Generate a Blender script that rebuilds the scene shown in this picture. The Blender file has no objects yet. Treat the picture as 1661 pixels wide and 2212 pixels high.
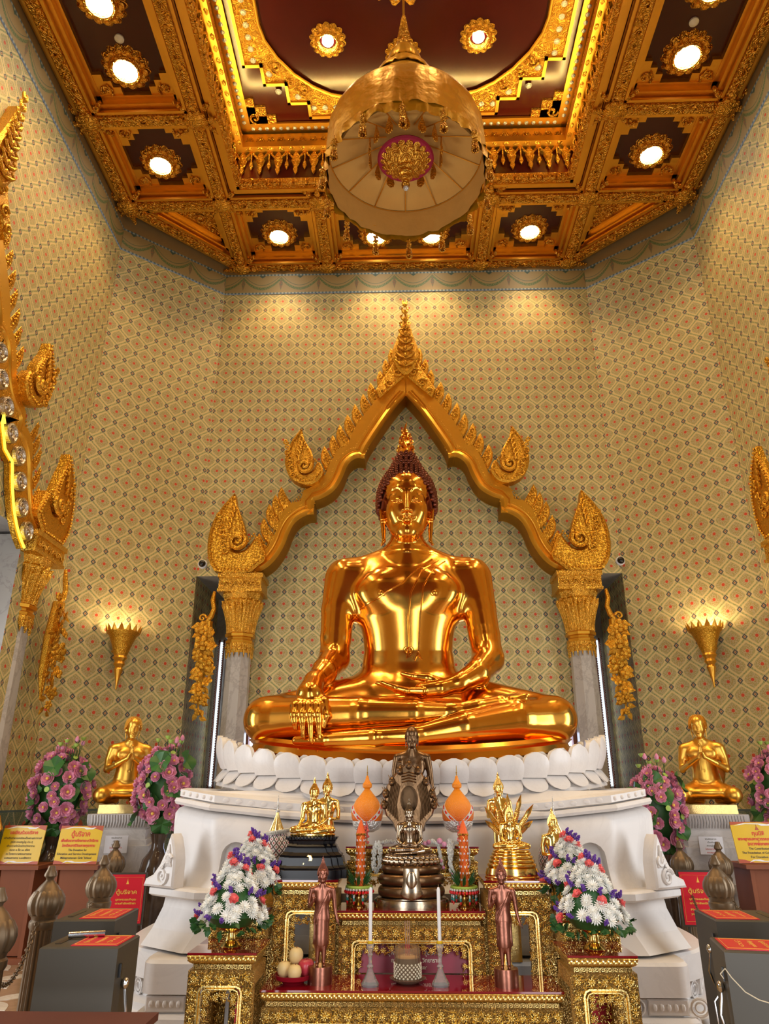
import bpy, bmesh, math, random
import numpy as np
from mathutils import Vector, Matrix, Euler

PI = math.pi
SC = bpy.context.scene
COL = SC.collection
X0, Y0 = 0.07, 5.45           # centre of the octagonal hall

# ------------------------------------------------------------ camera
cd = bpy.data.cameras.new('camera')
cam = bpy.data.objects.new('camera', cd); COL.objects.link(cam)
cam.location = (0, 0, 1.6)
cam.rotation_euler = (PI / 2 + math.radians(21.45), 0, math.radians(1.513))
cd.sensor_fit = 'VERTICAL'; cd.sensor_height = 36.0
cd.lens = 36.0 * 1550.0 / 2212.0
cd.clip_start = 0.05
SC.camera = cam

# ------------------------------------------------------------ world: overcast daylight outside the hall
wd = bpy.data.worlds.new('daylight'); SC.world = wd; wd.use_nodes = True
wd.node_tree.nodes['Background'].inputs[0].default_value = (0.80, 0.88, 1.0, 1)
wd.node_tree.nodes['Background'].inputs[1].default_value = 0.15

SC.view_settings.view_transform = 'Standard'
SC.view_settings.look = 'None'
SC.view_settings.gamma = 1.0
SC.view_settings.use_curve_mapping = False
SC.view_settings.exposure = 0.0
SC.cycles.max_bounces = 6
SC.cycles.adaptive_threshold = 0.02
SC.cycles.diffuse_bounces = 3
SC.cycles.glossy_bounces = 4
SC.cycles.transmission_bounces = 5
SC.cycles.caustics_reflective = False
SC.cycles.caustics_refractive = False
SC.cycles.sample_clamp_indirect = 4.0
SC.cycles.use_denoising = True

def area(loc, rot, sx, sy, power, color, name='daylight_area'):
    l = bpy.data.lights.new(name, 'AREA'); l.shape = 'RECTANGLE'; l.size = sx; l.size_y = sy
    l.energy = power; l.color = color
    o = bpy.data.objects.new(name, l); COL.objects.link(o)
    o.location = loc; o.rotation_euler = rot
    return o
# front doorway daylight, split into two added strips for streaks on the torso
for dx_ in (-1.38, 1.38):
    area((X0 + dx_, 1.0, 1.85), (PI / 2, 0, 0), 0.70, 3.2, 66, (0.95, 0.97, 1.0), 'door_daylight')
# daylight through the tall side doorways (left and right arches)
area((-5.2, Y0 - 0.6, 2.1), (PI / 2, 0, -PI / 2), 1.3, 3.4, 120, (0.92, 0.96, 1.0), 'side_door_daylight')
area((5.3, Y0 - 0.6, 2.1), (PI / 2, 0, PI / 2), 1.3, 3.4, 120, (0.92, 0.96, 1.0), 'side_door_daylight')
# daylight in the window niches behind the side pillars of the arch
WARM = (1.0, 0.67, 0.29)

# ------------------------------------------------------------ object helpers
def tag(o, label=None, cat=None, group=None, kind=None):
    if label: o['label'] = label
    if cat: o['category'] = cat
    if group: o['group'] = group
    if kind: o['kind'] = kind
    return o
def empty(name, loc=(0, 0, 0), rotz=0.0):
    o = bpy.data.objects.new(name, None); COL.objects.link(o)
    o.location = loc; o.rotation_euler = (0, 0, rotz)
    o.empty_display_size = 0.05
    return o
def thing(name, label, cat, loc=(0, 0, 0), rotz=0.0, group=None):
    return tag(empty(name, loc, rotz), label, cat, group)
def world_loc(o):
    v = Vector((0, 0, 0))
    while o is not None:
        v = v + Vector(o.location); o = o.parent
    return v
def kids(o): return [c for c in KIDS.get(o.name, [])]
KIDS = {}
def link(name, me, parent=None, off=True):
    o = bpy.data.objects.new(name, me); COL.objects.link(o)
    if parent is not None:
        o.parent = parent
        KIDS.setdefault(parent.name, []).append(o)
    return o
def dup(o, parent=None, loc=None, rotz=None, label=None, group=None, scale=None):
    c = o.copy(); COL.objects.link(c)
    if parent is not None: 
        c.parent = parent
        KIDS.setdefault(parent.name, []).append(c)
    for ch in list(KIDS.get(o.name, [])): dup(ch, c)
    if loc is not None: c.location = loc
    if rotz is not None: c.rotation_euler = (0, 0, rotz)
    if scale is not None: c.scale = (scale,) * 3 if not hasattr(scale, '__len__') else scale
    if label: c['label'] = label
    if group: c['group'] = group
    return c

class MB:
    """collects polygons, then links them as one mesh object"""
    def __init__(s): s.v = []; s.f = []; s.uv = []; s.M = None
    def add(s, vs, fs, uvs=None):
        n = len(s.v)
        if s.M is not None: vs = [tuple(s.M @ Vector(p)) for p in vs]
        s.v.extend(vs); s.f.extend([tuple(i + n for i in f) for f in fs])
        if uvs is not None: s.uv.extend(uvs)
        return s
    def box(s, x0, x1, y0, y1, z0, z1):
        return s.add([(x0, y0, z0), (x1, y0, z0), (x1, y1, z0), (x0, y1, z0), (x0, y0, z1), (x1, y0, z1), (x1, y1, z1), (x0, y1, z1)],
              [(0, 3, 2, 1), (4, 5, 6, 7), (0, 1, 5, 4), (1, 2, 6, 5), (2, 3, 7, 6), (3, 0, 4, 7)])
    def frus(s, c, a0, b0, a1, b1, z0, z1):
        """box that tapers: half sizes a,b at z0 and z1"""
        x, y = c
        return s.add([(x - a0, y - b0, z0), (x + a0, y - b0, z0), (x + a0, y + b0, z0), (x - a0, y + b0, z0),
                      (x - a1, y - b1, z1), (x + a1, y - b1, z1), (x + a1, y + b1, z1), (x - a1, y + b1, z1)],
              [(0, 3, 2, 1), (4, 5, 6, 7), (0, 1, 5, 4), (1, 2, 6, 5), (2, 3, 7, 6), (3, 0, 4, 7)])
    def loft(s, rings, close=True, cap=True):
        """rings: lists of equal length of 3D points"""
        n = len(rings[0]); vs = [p for r in rings for p in r]; fs = []
        for i in range(len(rings) - 1):
            for j in range(n if close else n - 1):
                k = (j + 1) % n
                fs.append((i * n + j, i * n + k, (i + 1) * n + k, (i + 1) * n + j))
        if cap and close:
            fs.append(tuple(range(n - 1, -1, -1))); fs.append(tuple((len(rings) - 1) * n + j for j in range(n)))
        return s.add(vs, fs)
    def lathe(s, prof, n=24, c=(0, 0, 0), cap=True, sq=1.0, fl=0.0, nf=0, ph=0.0):
        """prof: (r,z); fl,nf: fluting depth and number"""
        rings = []
        for r, z in prof:
            ring = []
            for j in range(n):
                a = 2 * PI * j / n + ph
                rr = r * (1 + fl * (abs(math.cos(a * nf / 2)) - 0.5)) if nf else r
                ring.append((c[0] + rr * math.cos(a), c[1] + rr * sq * math.sin(a), c[2] + z))
            rings.append(ring)
        return s.loft(rings, True, cap)
    def tube(s, pts, rad, n=8, cap=True, flat=1.0):
        pts = [Vector(p) for p in pts]
        rs = rad if hasattr(rad, '__len__') else [rad] * len(pts)
        rings = []; up = None
        for i, p in enumerate(pts):
            t = (pts[min(i + 1, len(pts) - 1)] - pts[max(i - 1, 0)])
            if t.length < 1e-9: t = Vector((0, 0, 1))
            t.normalize()
            if up is None:
                up = Vector((0, 0, 1)) if abs(t.z) < 0.9 else Vector((0, 1, 0))
            a = t.cross(up)
            if a.length < 1e-6: a = t.cross(Vector((1, 0, 0)))
            a.normalize(); b = a.cross(t).normalized(); up = b
            rings.append([tuple(p + a * (rs[i] * math.cos(2 * PI * j / n)) + b * (rs[i] * flat * math.sin(2 * PI * j / n))) for j in range(n)])
        return s.loft(rings, True, cap)
    def ball(s, c, r, n=10, m=7, R=None):
        rx, ry, rz = r if hasattr(r, '__len__') else (r, r, r)
        vs = []; fs = []
        for i in range(1, m):
            t = PI * i / m
            for j in range(n):
                a = 2 * PI * j / n
                p = Vector((rx * math.sin(t) * math.cos(a), ry * math.sin(t) * math.sin(a), rz * math.cos(t)))
                if R is not None: p = R @ p
                vs.append((c[0] + p.x, c[1] + p.y, c[2] + p.z))
        pt = Vector((0, 0, rz)); pb = Vector((0, 0, -rz))
        if R is not None: pt = R @ pt; pb = R @ pb
        vs.append(tuple(Vector(c) + pt)); vs.append(tuple(Vector(c) + pb))
        T = len(vs) - 2; B = T + 1
        for j in range(n):
            k = (j + 1) % n
            fs.append((T, j, k)); fs.append((B, (m - 2) * n + k, (m - 2) * n + j))
            for i in range(m - 2): fs.append((i * n + j, (i + 1) * n + j, (i + 1) * n + k, i * n + k))
        return s.add(vs, fs)
    def prism(s, poly, y0, y1, bev=0.0, T=None):
        """polygon in the XZ plane extruded along Y (y0 front), optional bevelled front; T maps (x,y,z)->world"""
        n = len(poly)
        A = sum(poly[i][0] * poly[(i + 1) % n][1] - poly[(i + 1) % n][0] * poly[i][1] for i in range(n))
        if A < 0: poly = poly[::-1]
        rings = []
        if bev:
            ins = []
            for i in range(n):
                p0, p1, p2 = Vector(poly[i - 1]), Vector(poly[i]), Vector(poly[(i + 1) % n])
                d1 = (p1 - p0); d2 = (p2 - p1)
                if d1.length < 1e-9 or d2.length < 1e-9: ins.append(tuple(p1)); continue
                d1.normalize(); d2.normalize()
                m = Vector((-d1.y, d1.x)) + Vector((-d2.y, d2.x))
                if m.length < 1e-6: m = Vector((-d1.y, d1.x))
                m.normalize(); k = max(0.5, m.dot(Vector((-d1.y, d1.x))))
                ins.append(tuple(p1 + m * (bev / k)))
            rings.append([(x, y0, z) for x, z in ins])
            rings.append([(x, y0 + bev * 0.8, z) for x, z in poly])
        else: rings.append([(x, y0, z) for x, z in poly])
        rings.append([(x, y1, z) for x, z in poly])
        if T: rings = [[T(*p) for p in r] for r in rings]
        return s.loft(rings, True, True)
    def quad(s, a, b, c, d, uv=None):
        return s.add([a, b, c, d], [(0, 1, 2, 3)], uv)
    def mesh(s, name, mat, smooth=False, ang=None):
        me = bpy.data.meshes.new(name)
        me.from_pydata(s.v, [], s.f)
        mats = mat if isinstance(mat, (list, tuple)) else [mat]
        for m in mats: me.materials.append(m)
        if s.uv:
            u = me.uv_layers.new(name='UVMap')
            u.data.foreach_set('uv', [c for t in s.uv for c in t])
        if smooth:
            me.polygons.foreach_set('use_smooth', [True] * len(me.polygons))
            me.set_sharp_from_angle(angle=math.radians(ang or 40))
        me.update()
        return me
    def obj(s, name, mat, parent=None, smooth=False, ang=None, world=True, label=None, kind=None):
        me = s.mesh(name, mat, smooth, ang)
        if parent is not None and world:
            w = world_loc(parent)
            if w.length > 0: me.transform(Matrix.Translation(-w))
        o = link(name, me, parent)
        if label: o['label'] = label
        if kind: o['kind'] = kind
        return o

# ------------------------------------------------------------ materials
class NT:
    def __init__(s, name):
        s.m = bpy.data.materials.new(name); s.m.use_nodes = True
        s.t = s.m.node_tree; s.b = s.t.nodes['Principled BSDF']
    def n(s, typ, **kw):
        nd = s.t.nodes.new(typ)
        for k, v in kw.items(): setattr(nd, k, v)
        return nd
    def put(s, sock, v):
        if hasattr(v, 'links') or hasattr(v, 'is_output'): s.t.links.new(v, sock)
        else:
            if hasattr(v, '__len__') and len(v) == 3 and len(sock.default_value) == 4: v = (*v, 1)
            sock.default_value = v
    def math(s, op, a, b=0.0, c=0.0, clamp=False):
        nd = s.n('ShaderNodeMath', operation=op, use_clamp=clamp)
        s.put(nd.inputs[0], a); s.put(nd.inputs[1], b); s.put(nd.inputs[2], c)
        return nd.outputs[0]
    def mix(s, f, a, b, mode='MIX'):
        nd = s.n('ShaderNodeMix', data_type='RGBA', blend_type=mode)
        s.put(nd.inputs[0], f); s.put(nd.inputs[6], a); s.put(nd.inputs[7], b)
        return nd.outputs[2]
    def sstep(s, x, a, b):
        nd = s.n('ShaderNodeMapRange', interpolation_type='SMOOTHSTEP')
        s.put(nd.inputs[0], x); nd.inputs[1].default_value = a; nd.inputs[2].default_value = b
        nd.inputs[3].default_value = 0; nd.inputs[4].default_value = 1
        return nd.outputs[0]
    def below(s, x, a, w=0.01): return s.math('SUBTRACT', 1.0, s.sstep(x, a - w, a + w))
    def noise(s, scale, detail=3, vec=None, rough=0.5, dist=0.0, out=0):
        nd = s.n('ShaderNodeTexNoise'); nd.inputs['Scale'].default_value = scale
        nd.inputs['Detail'].default_value = detail; nd.inputs['Roughness'].default_value = rough
        nd.inputs['Distortion'].default_value = dist
        if vec is not None: s.t.links.new(vec, nd.inputs['Vector'])
        return nd.outputs[out]
    def obj(s): return s.n('ShaderNodeTexCoord').outputs['Object']
    def uv(s): return s.n('ShaderNodeTexCoord').outputs['UV']
    def xyz(s, v):
        nd = s.n('ShaderNodeSeparateXYZ'); s.t.links.new(v, nd.inputs[0]); return nd.outputs
    def bump(s, h, strength=0.3, dist=0.01):
        nd = s.n('ShaderNodeBump'); nd.inputs['Strength'].default_value = strength
        nd.inputs['Distance'].default_value = dist
        s.t.links.new(h, nd.inputs['Height']); s.t.links.new(nd.outputs[0], s.b.inputs['Normal'])
    def set(s, col=None, rough=None, metal=None, **kw):
        if col is not None: s.put(s.b.inputs['Base Color'], col)
        if rough is not None: s.put(s.b.inputs['Roughness'], rough)
        if metal is not None: s.put(s.b.inputs['Metallic'], metal)
        for k, v in kw.items(): s.put(s.b.inputs[k.replace('_', ' ')], v)
        return s

def plain(name, col, rough=0.5, metal=0.0, var=0.12, nscale=8.0, bump=0.0, bscale=60.0, bdist=0.004, **kw):
    """a plain surface with a little mottling so that it is never one flat colour"""
    t = NT(name); o = t.obj()
    nz = t.noise(nscale, 3, o)
    c = t.mix(nz, tuple(max(0, x * (1 - var)) for x in col), tuple(min(1, x * (1 + var)) for x in col))
    t.set(c, rough, metal, **kw)
    if bump: t.bump(t.noise(bscale, 3, o), bump, bdist)
    return t.m
def emit(name, col, st):
    t = NT(name); t.set((0, 0, 0), 0.5)
    t.b.inputs['Emission Color'].default_value = (*col, 1); t.b.inputs['Emission Strength'].default_value = st
    return t.m
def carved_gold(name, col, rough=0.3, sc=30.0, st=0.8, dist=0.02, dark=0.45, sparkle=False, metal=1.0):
    """gold leaf over carving: swirling relief, recess shade put into the colour as a darker gold"""
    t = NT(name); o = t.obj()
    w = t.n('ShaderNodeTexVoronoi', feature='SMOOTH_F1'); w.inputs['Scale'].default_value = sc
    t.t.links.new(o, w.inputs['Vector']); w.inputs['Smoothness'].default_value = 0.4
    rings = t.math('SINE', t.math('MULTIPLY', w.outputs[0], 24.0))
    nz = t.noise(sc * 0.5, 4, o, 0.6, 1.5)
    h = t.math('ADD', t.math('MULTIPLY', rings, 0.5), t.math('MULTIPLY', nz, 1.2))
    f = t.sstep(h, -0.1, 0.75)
    c = t.mix(f, tuple(x * dark for x in col), col)  # low relief darkened: recess shade put into the gold's colour
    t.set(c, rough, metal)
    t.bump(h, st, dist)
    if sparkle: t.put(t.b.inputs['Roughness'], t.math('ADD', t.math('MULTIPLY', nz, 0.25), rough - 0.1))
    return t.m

M = {}
M['buddha'] = NT('polished_gold').set((0.90, 0.46, 0.085), 0.10, 1.0).m
def _bud():
    t = NT('polished_buddha_gold'); o = t.obj()
    nz = t.noise(2.2, 3, o); t.set(t.mix(nz, (0.84, 0.34, 0.04), (0.92, 0.46, 0.08)), t.math('ADD', 0.12, t.math('MULTIPLY', t.noise(5, 4, o), 0.1)), 1.0)
    t.bump(t.noise(3.0, 2, o), 0.06, 0.02); return t.m
M['buddha'] = _bud()
M['curl'] = plain('brown_copper_curls', (0.20, 0.055, 0.028), 0.33, 0.8)
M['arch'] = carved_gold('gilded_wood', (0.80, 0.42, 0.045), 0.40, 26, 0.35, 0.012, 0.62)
M['archp'] = plain('gilded_moulding', (0.80, 0.42, 0.045), 0.36, 0.92, 0.10, 3.0, 0.25, 12, 0.01)
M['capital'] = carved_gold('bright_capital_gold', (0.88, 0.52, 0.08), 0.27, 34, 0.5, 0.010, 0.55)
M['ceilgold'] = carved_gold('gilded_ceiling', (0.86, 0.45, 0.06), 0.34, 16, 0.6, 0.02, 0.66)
M['ceilplain'] = plain('gilded_ceiling_strip', (0.84, 0.43, 0.055), 0.34, 0.92, 0.12, 4, 0.3, 20, 0.008)
M['altar'] = plain('bright_altar_gold', (0.96, 0.73, 0.28), 0.25, 1.0, 0.08, 30, 0.3, 120, 0.002)
M['altarb'] = carved_gold('altar_gold_ground', (0.78, 0.48, 0.14), 0.36, 60, 0.8, 0.008, 0.32, False, 0.8)  # darker copy of the altar gold, shade of the recesses put into its colour
M['altarp'] = plain('bright_altar_gold_moulding', (0.90, 0.66, 0.25), 0.25, 1.0, 0.12, 30, 0.3, 90, 0.003)
M['statue'] = plain('satin_statue_gold', (0.86, 0.48, 0.08), 0.34, 1.0, 0.10, 6, 0.15, 25, 0.004)
M['statueb'] = plain('bright_small_statue_gold', (0.92, 0.62, 0.18), 0.16, 1.0, 0.08, 10)
M['copper'] = plain('rose_copper', (0.34, 0.135, 0.09), 0.32, 0.95, 0.2, 14, 0.2, 60, 0.003)
M['bronze'] = plain('dark_aged_bronze', (0.17, 0.095, 0.045), 0.30, 0.9, 0.35, 18, 0.3, 50, 0.004)
M['silver'] = plain('silvered_bronze', (0.38, 0.29, 0.20), 0.2, 1.0, 0.25, 14, 0.12, 60, 0.002)
M['bollard'] = plain('brown_bronze_bollard', (0.17, 0.115, 0.065), 0.42, 0.65, 0.2, 9, 0.1, 40, 0.003)
M['lacq'] = plain('dark_red_lacquer', (0.060, 0.004, 0.003), 0.17, 0.0, 0.25, 3)
M['redlac'] = plain('red_glass_top', (0.26, 0.006, 0.012), 0.05, 0.0, 0.1, 3, Coat_Weight=1.0, Coat_Roughness=0.02)
M['redboard'] = plain('maroon_board', (0.30, 0.012, 0.035), 0.3)
M['blacklac'] = plain('black_lacquer', (0.006, 0.005, 0.006), 0.22, 0.0, 0.2, 5, Specular_IOR_Level=0.25)
M['glass'] = NT('clear_glass').set((0.95, 0.95, 0.93), 0.08, 0.0, Transmission_Weight=0.75, IOR=1.3).m
M['crystal'] = plain('faceted_mirror_chips', (0.80, 0.78, 0.74), 0.30, 0.7, 0.3, 60, 1.0, 60, 0.02)
M['satin'] = plain('gold_satin_cloth', (0.86, 0.44, 0.02), 0.38, 0.6, 0.15, 5, 0.5, 5, 0.05)
M['lining'] = plain('cream_cloth_lining', (0.74, 0.40, 0.09), 0.8, 0.0, 0.1, 5, 0.3, 7, 0.03)
M['redcloth'] = plain('crimson_cloth', (0.33, 0.004, 0.03), 0.6)
M['orangecloth'] = plain('orange_shaggy_cloth', (0.75, 0.13, 0.01), 0.9, 0.0, 0.4, 9, 1.0, 30, 0.03)
M['wax'] = plain('white_wax', (0.86, 0.83, 0.84), 0.4, 0.0, 0.04, 5, Subsurface_Weight=0.2)
M['wood'] = plain('brown_wood', (0.21, 0.055, 0.014), 0.62, 0.0, 0.25, 3)
M['darkwood'] = plain('dark_red_wood', (0.085, 0.014, 0.006), 0.55, 0.0, 0.25, 3)
M['boxmetal'] = plain('dark_olive_steel', (0.055, 0.047, 0.034), 0.45, 0.2, 0.08, 4)
M['chrome'] = plain('chrome', (0.75, 0.75, 0.75), 0.15, 1.0, 0.05)
M['paper'] = plain('white_paper', (0.80, 0.79, 0.82), 0.7, 0.0, 0.03)
M['yellow'] = plain('yellow_sign_print', (0.68, 0.43, 0.004), 0.35, 0.0, 0.12, 6)
M['orangebr'] = plain('russet_print', (0.42, 0.07, 0.02), 0.4)
M['redsign'] = plain('red_sign_print', (0.62, 0.01, 0.03), 0.35, 0.0, 0.05, 4)
M['redink'] = plain('red_ink', (0.65, 0.04, 0.01), 0.5)
M['darkink'] = plain('dark_ink', (0.06, 0.05, 0.02), 0.5)
M['goldink'] = plain('gold_ink', (0.85, 0.50, 0.08), 0.4)
M['cream'] = plain('cream_print', (0.88, 0.80, 0.60), 0.5)
M['white'] = plain('white_petal', (0.93, 0.92, 0.86), 0.6, 0.0, 0.05, 40)
M['coral'] = plain('coral_petal', (0.85, 0.16, 0.15), 0.6, 0.0, 0.15, 40)
M['purple'] = plain('purple_statice', (0.12, 0.04, 0.30), 0.7, 0.0, 0.3, 50)
M['green'] = plain('dark_green_leaf', (0.025, 0.10, 0.02), 0.45, 0.0, 0.4, 20)
M['lotusleaf'] = plain('lotus_leaf', (0.045, 0.15, 0.03), 0.45, 0.0, 0.4, 12)
M['lime'] = plain('light_green', (0.35, 0.50, 0.08), 0.5, 0.0, 0.3, 30)
M['yellowc'] = plain('yellow_stamen', (0.85, 0.60, 0.10), 0.6)
def _pink():
    t = NT('pink_lotus_petal'); o = t.obj()
    t.set(t.mix(t.noise(30, 2, o), (0.62, 0.11, 0.26), (0.92, 0.50, 0.62)), 0.5); return t.m
M['pink'] = _pink()
M['jasmine'] = plain('jasmine_buds', (0.80, 0.77, 0.68), 0.7, 0.0, 0.15, 90, 1.0, 120, 0.01)
M['redbud'] = plain('red_buds', (0.70, 0.01, 0.01), 0.5)
M['teal'] = plain('teal_beads', (0.03, 0.25, 0.20), 0.35)
M['ceramic'] = plain('brown_glazed_ceramic', (0.07, 0.042, 0.026), 0.12, 0.0, 0.6, 14)
M['pear'] = plain('pale_yellow_fruit_skin', (0.82, 0.60, 0.27), 0.45, 0.0, 0.12, 12)
M['apple'] = plain('rosy_apple_skin', (0.55, 0.05, 0.07), 0.3, 0.0, 0.45, 14)
M['plate'] = plain('dark_red_plastic', (0.30, 0.008, 0.02), 0.22)
M['amber'] = NT('amber_cut_glass').set((0.95, 0.70, 0.45), 0.12, 0.0, Transmission_Weight=0.85, IOR=1.35).m
M['sand'] = plain('incense_ash', (0.72, 0.60, 0.42), 0.8)
M['stick'] = plain('incense_stick', (0.40, 0.22, 0.12), 0.7)
M['redstick'] = plain('red_incense_handle', (0.55, 0.02, 0.06), 0.6)
M['black'] = plain('black_plastic', (0.01, 0.01, 0.01), 0.3)
M['rope'] = plain('gold_rope', (0.75, 0.50, 0.10), 0.5)
M['string'] = plain('beige_string', (0.55, 0.47, 0.33), 0.8)
M['lamp'] = emit('lamp_disc', (1.0, 0.94, 0.82), 40)
M['daywin'] = emit('daylit_frosted_glass', (0.82, 0.92, 1.0), 1.2)
M['daybars'] = emit('daylit_window_glass', (0.62, 0.72, 1.0), 7.0)

def marble(name, base, vein, rough=0.35, sc=1.6, vs=0.5):
    t = NT(name); o = t.obj()
    nz = t.noise(sc, 8, o, 0.65, 1.2)
    v = t.math('ABSOLUTE', t.math('SUBTRACT', nz, 0.5))
    f = t.math('MULTIPLY', t.below(v, 0.02, 0.02), vs)
    big = t.noise(sc * 0.5, 3, o)
    c = t.mix(f, t.mix(big, tuple(x * 0.93 for x in base), base), vein)
    t.set(c, rough); t.bump(t.noise(40, 3, o), 0.05, 0.003)
    return t.m
M['marble'] = marble('white_marble', (0.80, 0.75, 0.71), (0.60, 0.55, 0.52), 0.38, 1.3, 0.18)
M['pillar'] = marble('veined_pillar_marble', (0.60, 0.54, 0.47), (0.32, 0.27, 0.23), 0.30, 1.5, 0.45)
M['greymarble'] = marble('grey_niche_marble', (0.40, 0.37, 0.33), (0.25, 0.22, 0.2), 0.3, 2.2, 0.5)
M['plinth'] = marble('plinth_marble', (0.62, 0.58, 0.55), (0.42, 0.38, 0.36), 0.35, 2.5, 0.4)

def wallpaper(name, PU=0.273, PV=0.335):
    t = NT(name); x = t.xyz(t.uv())
    u = t.math('DIVIDE', x[0], PU); v = t.math('DIVIDE', x[1], PV)
    c = t.math('MULTIPLY', t.math('ADD', t.math('COSINE', t.math('MULTIPLY', v, 2 * PI)), 1.0), 0.25)
    def pp(e):   # distance to the nearest integer
        return t.math('PINGPONG', e, 0.5)
    dd = t.math('MINIMUM', pp(t.math('SUBTRACT', u, c)), pp(t.math('ADD', u, c)))
    # distance to diamonds at (.5,0),(0,.5) and medallions at (0,0),(.5,.5)
    def L1(ou, ov, e=1.0):
        a = pp(t.math('ADD', u, ou)); b = pp(t.math('ADD', v, ov))
        return t.math('ADD', a, t.math('MULTIPLY', b, e))
    dia = t.math('MINIMUM', L1(0.5, 0), L1(0, 0.5))
    def L2(ou, ov):
        a = pp(t.math('ADD', u, ou)); b = pp(t.math('ADD', v, ov))
        return t.math('SQRT', t.math('ADD', t.math('MULTIPLY', a, a), t.math('MULTIPLY', t.math('MULTIPLY', b, b), 1.4)))
    med = t.math('MINIMUM', L2(0, 0), L2(0.5, 0.5))
    fine = t.noise(70, 2, t.uv())
    inner = t.mix(t.sstep(fine, 0.42, 0.58), (0.60, 0.49, 0.35), (0.44, 0.40, 0.15))
    inner = t.mix(t.math('MULTIPLY', t.below(med, 0.21, 0.02), t.sstep(fine, 0.5, 0.6)), inner, (0.50, 0.33, 0.11))
    band = t.mix(t.below(t.math('ABSOLUTE', t.math('SUBTRACT', dd, 0.112)), 0.062, 0.008), inner, (0.78, 0.63, 0.36))
    green = t.mix(t.sstep(fine, 0.45, 0.55), (0.30, 0.34, 0.14), (0.56, 0.50, 0.30))
    band = t.mix(t.below(dd, 0.052, 0.006), band, green)
    band = t.mix(t.below(dia, 0.145, 0.008), band, (0.62, 0.54, 0.38))
    band = t.mix(t.below(dia, 0.122, 0.008), band, (0.09, 0.085, 0.10))
    band = t.mix(t.below(dia, 0.062, 0.006), band, (0.55, 0.47, 0.32))
    band = t.mix(t.below(dia, 0.034, 0.006), band, (0.55, 0.12, 0.04))
    band = t.mix(t.below(med, 0.088, 0.006), band, (0.62, 0.54, 0.38))
    band = t.mix(t.below(med, 0.072, 0.006), band, (0.70, 0.085, 0.03))
    band = t.mix(1.0, band, (1.0, 0.93, 0.68), 'MULTIPLY')
    t.set(band, 0.62); t.bump(t.noise(120, 2, t.uv()), 0.04, 0.002)
    return t.m
M['wall'] = wallpaper('thai_lattice_wallpaper')
def frieze(name):
    t = NT(name); x = t.xyz(t.uv()); u = t.math('DIVIDE', x[0], 0.62); v = x[1]      # v metres from bottom of the band, 0..0.42
    a = t.math('PINGPONG', u, 0.5)                       # 0 at the drop, .5 mid swag
    base = (0.37, 0.25, 0.10)
    sag = t.math('MULTIPLY', t.math('MULTIPLY', t.math('SUBTRACT', 0.5, a), t.math('SUBTRACT', 0.5, a)), 0.85)
    d = t.math('ABSOLUTE', t.math('SUBTRACT', v, t.math('ADD', sag, 0.10)))
    fine = t.noise(60, 2, t.uv())
    c = t.mix(t.below(d, 0.026, 0.008), base, t.mix(t.sstep(fine, 0.45, 0.55), (0.10, 0.15, 0.05), (0.22, 0.22, 0.09)))
    d2 = t.math('ABSOLUTE', t.math('SUBTRACT', v, t.math('ADD', sag, 0.17)))
    c = t.mix(t.below(d2, 0.006, 0.003), c, (0.13, 0.15, 0.08))
    dr = t.math('ADD', t.math('MULTIPLY', a, 0.9), t.math('MULTIPLY', t.math('ABSOLUTE', t.math('SUBTRACT', v, 0.20)), 0.35))
    c = t.mix(t.below(dr, 0.045, 0.01), c, t.mix(t.sstep(fine, 0.45, 0.55), (0.32, 0.12, 0.06), (0.12, 0.17, 0.08)))
    tri = t.math('ADD', t.math('MULTIPLY', t.math('SUBTRACT', 0.5, a), 0.55), t.math('SUBTRACT', 0.36, v))
    c = t.mix(t.below(tri, 0.05, 0.006), c, (0.07, 0.11, 0.08))
    dash = t.sstep(t.math('SINE', t.math('MULTIPLY', x[0], 110.0)), -0.2, 0.2)
    for lo, hi in ((0.0, 0.028), (0.36, 0.39)):
        f = t.math('MULTIPLY', t.sstep(v, lo - 0.002, lo + 0.002), t.below(v, hi, 0.002))
        c = t.mix(f, c, t.mix(dash, (0.10, 0.16, 0.19), (0.38, 0.40, 0.34)))
    t.set(c, 0.6); return t.m
M['frieze'] = frieze('painted_swag_frieze')
M['ochre'] = plain('ochre_paint', (0.36, 0.21, 0.07), 0.6)
def dado(name):
    t = NT(name); x = t.xyz(t.uv()); u = t.math('DIVIDE', x[0], 0.30); v = x[1]
    a = t.math('PINGPONG', u, 0.5); b = t.math('ABSOLUTE', t.math('SUBTRACT', v, 0.16))
    fine = t.noise(60, 2, t.uv())
    c = t.mix(t.sstep(fine, 0.45, 0.55), (0.13, 0.19, 0.14), (0.28, 0.30, 0.18))
    r = t.math('ADD', a, t.math('MULTIPLY', b, 2.0))
    c = t.mix(t.below(t.math('ABSOLUTE', t.math('SUBTRACT', r, 0.42)), 0.04, 0.01), c, (0.50, 0.44, 0.28))
    c = t.mix(t.below(r, 0.10, 0.01), c, (0.5, 0.1, 0.05))
    e = t.math('ABSOLUTE', t.math('SUBTRACT', v, 0.16))
    c = t.mix(t.sstep(e, 0.135, 0.14), c, (0.12, 0.17, 0.17))
    t.set(c, 0.6); return t.m
M['dado'] = dado('painted_dado_band')
def floor_mat(name, a, b):
    return marble(name, a, b, 0.16, 1.2, 0.4)
M['floor'] = floor_mat('brown_stone_floor', (0.36, 0.23, 0.13), (0.24, 0.15, 0.09))
M['floorw'] = floor_mat('cream_inlay_stone', (0.68, 0.60, 0.48), (0.5, 0.42, 0.32))
M['tube_led'] = emit('yellow_rope_light', (1.0, 0.72, 0.05), 2.5)
M['cove'] = emit('cove_strip_light', (1.0, 0.70, 0.22), 9.0)
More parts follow.
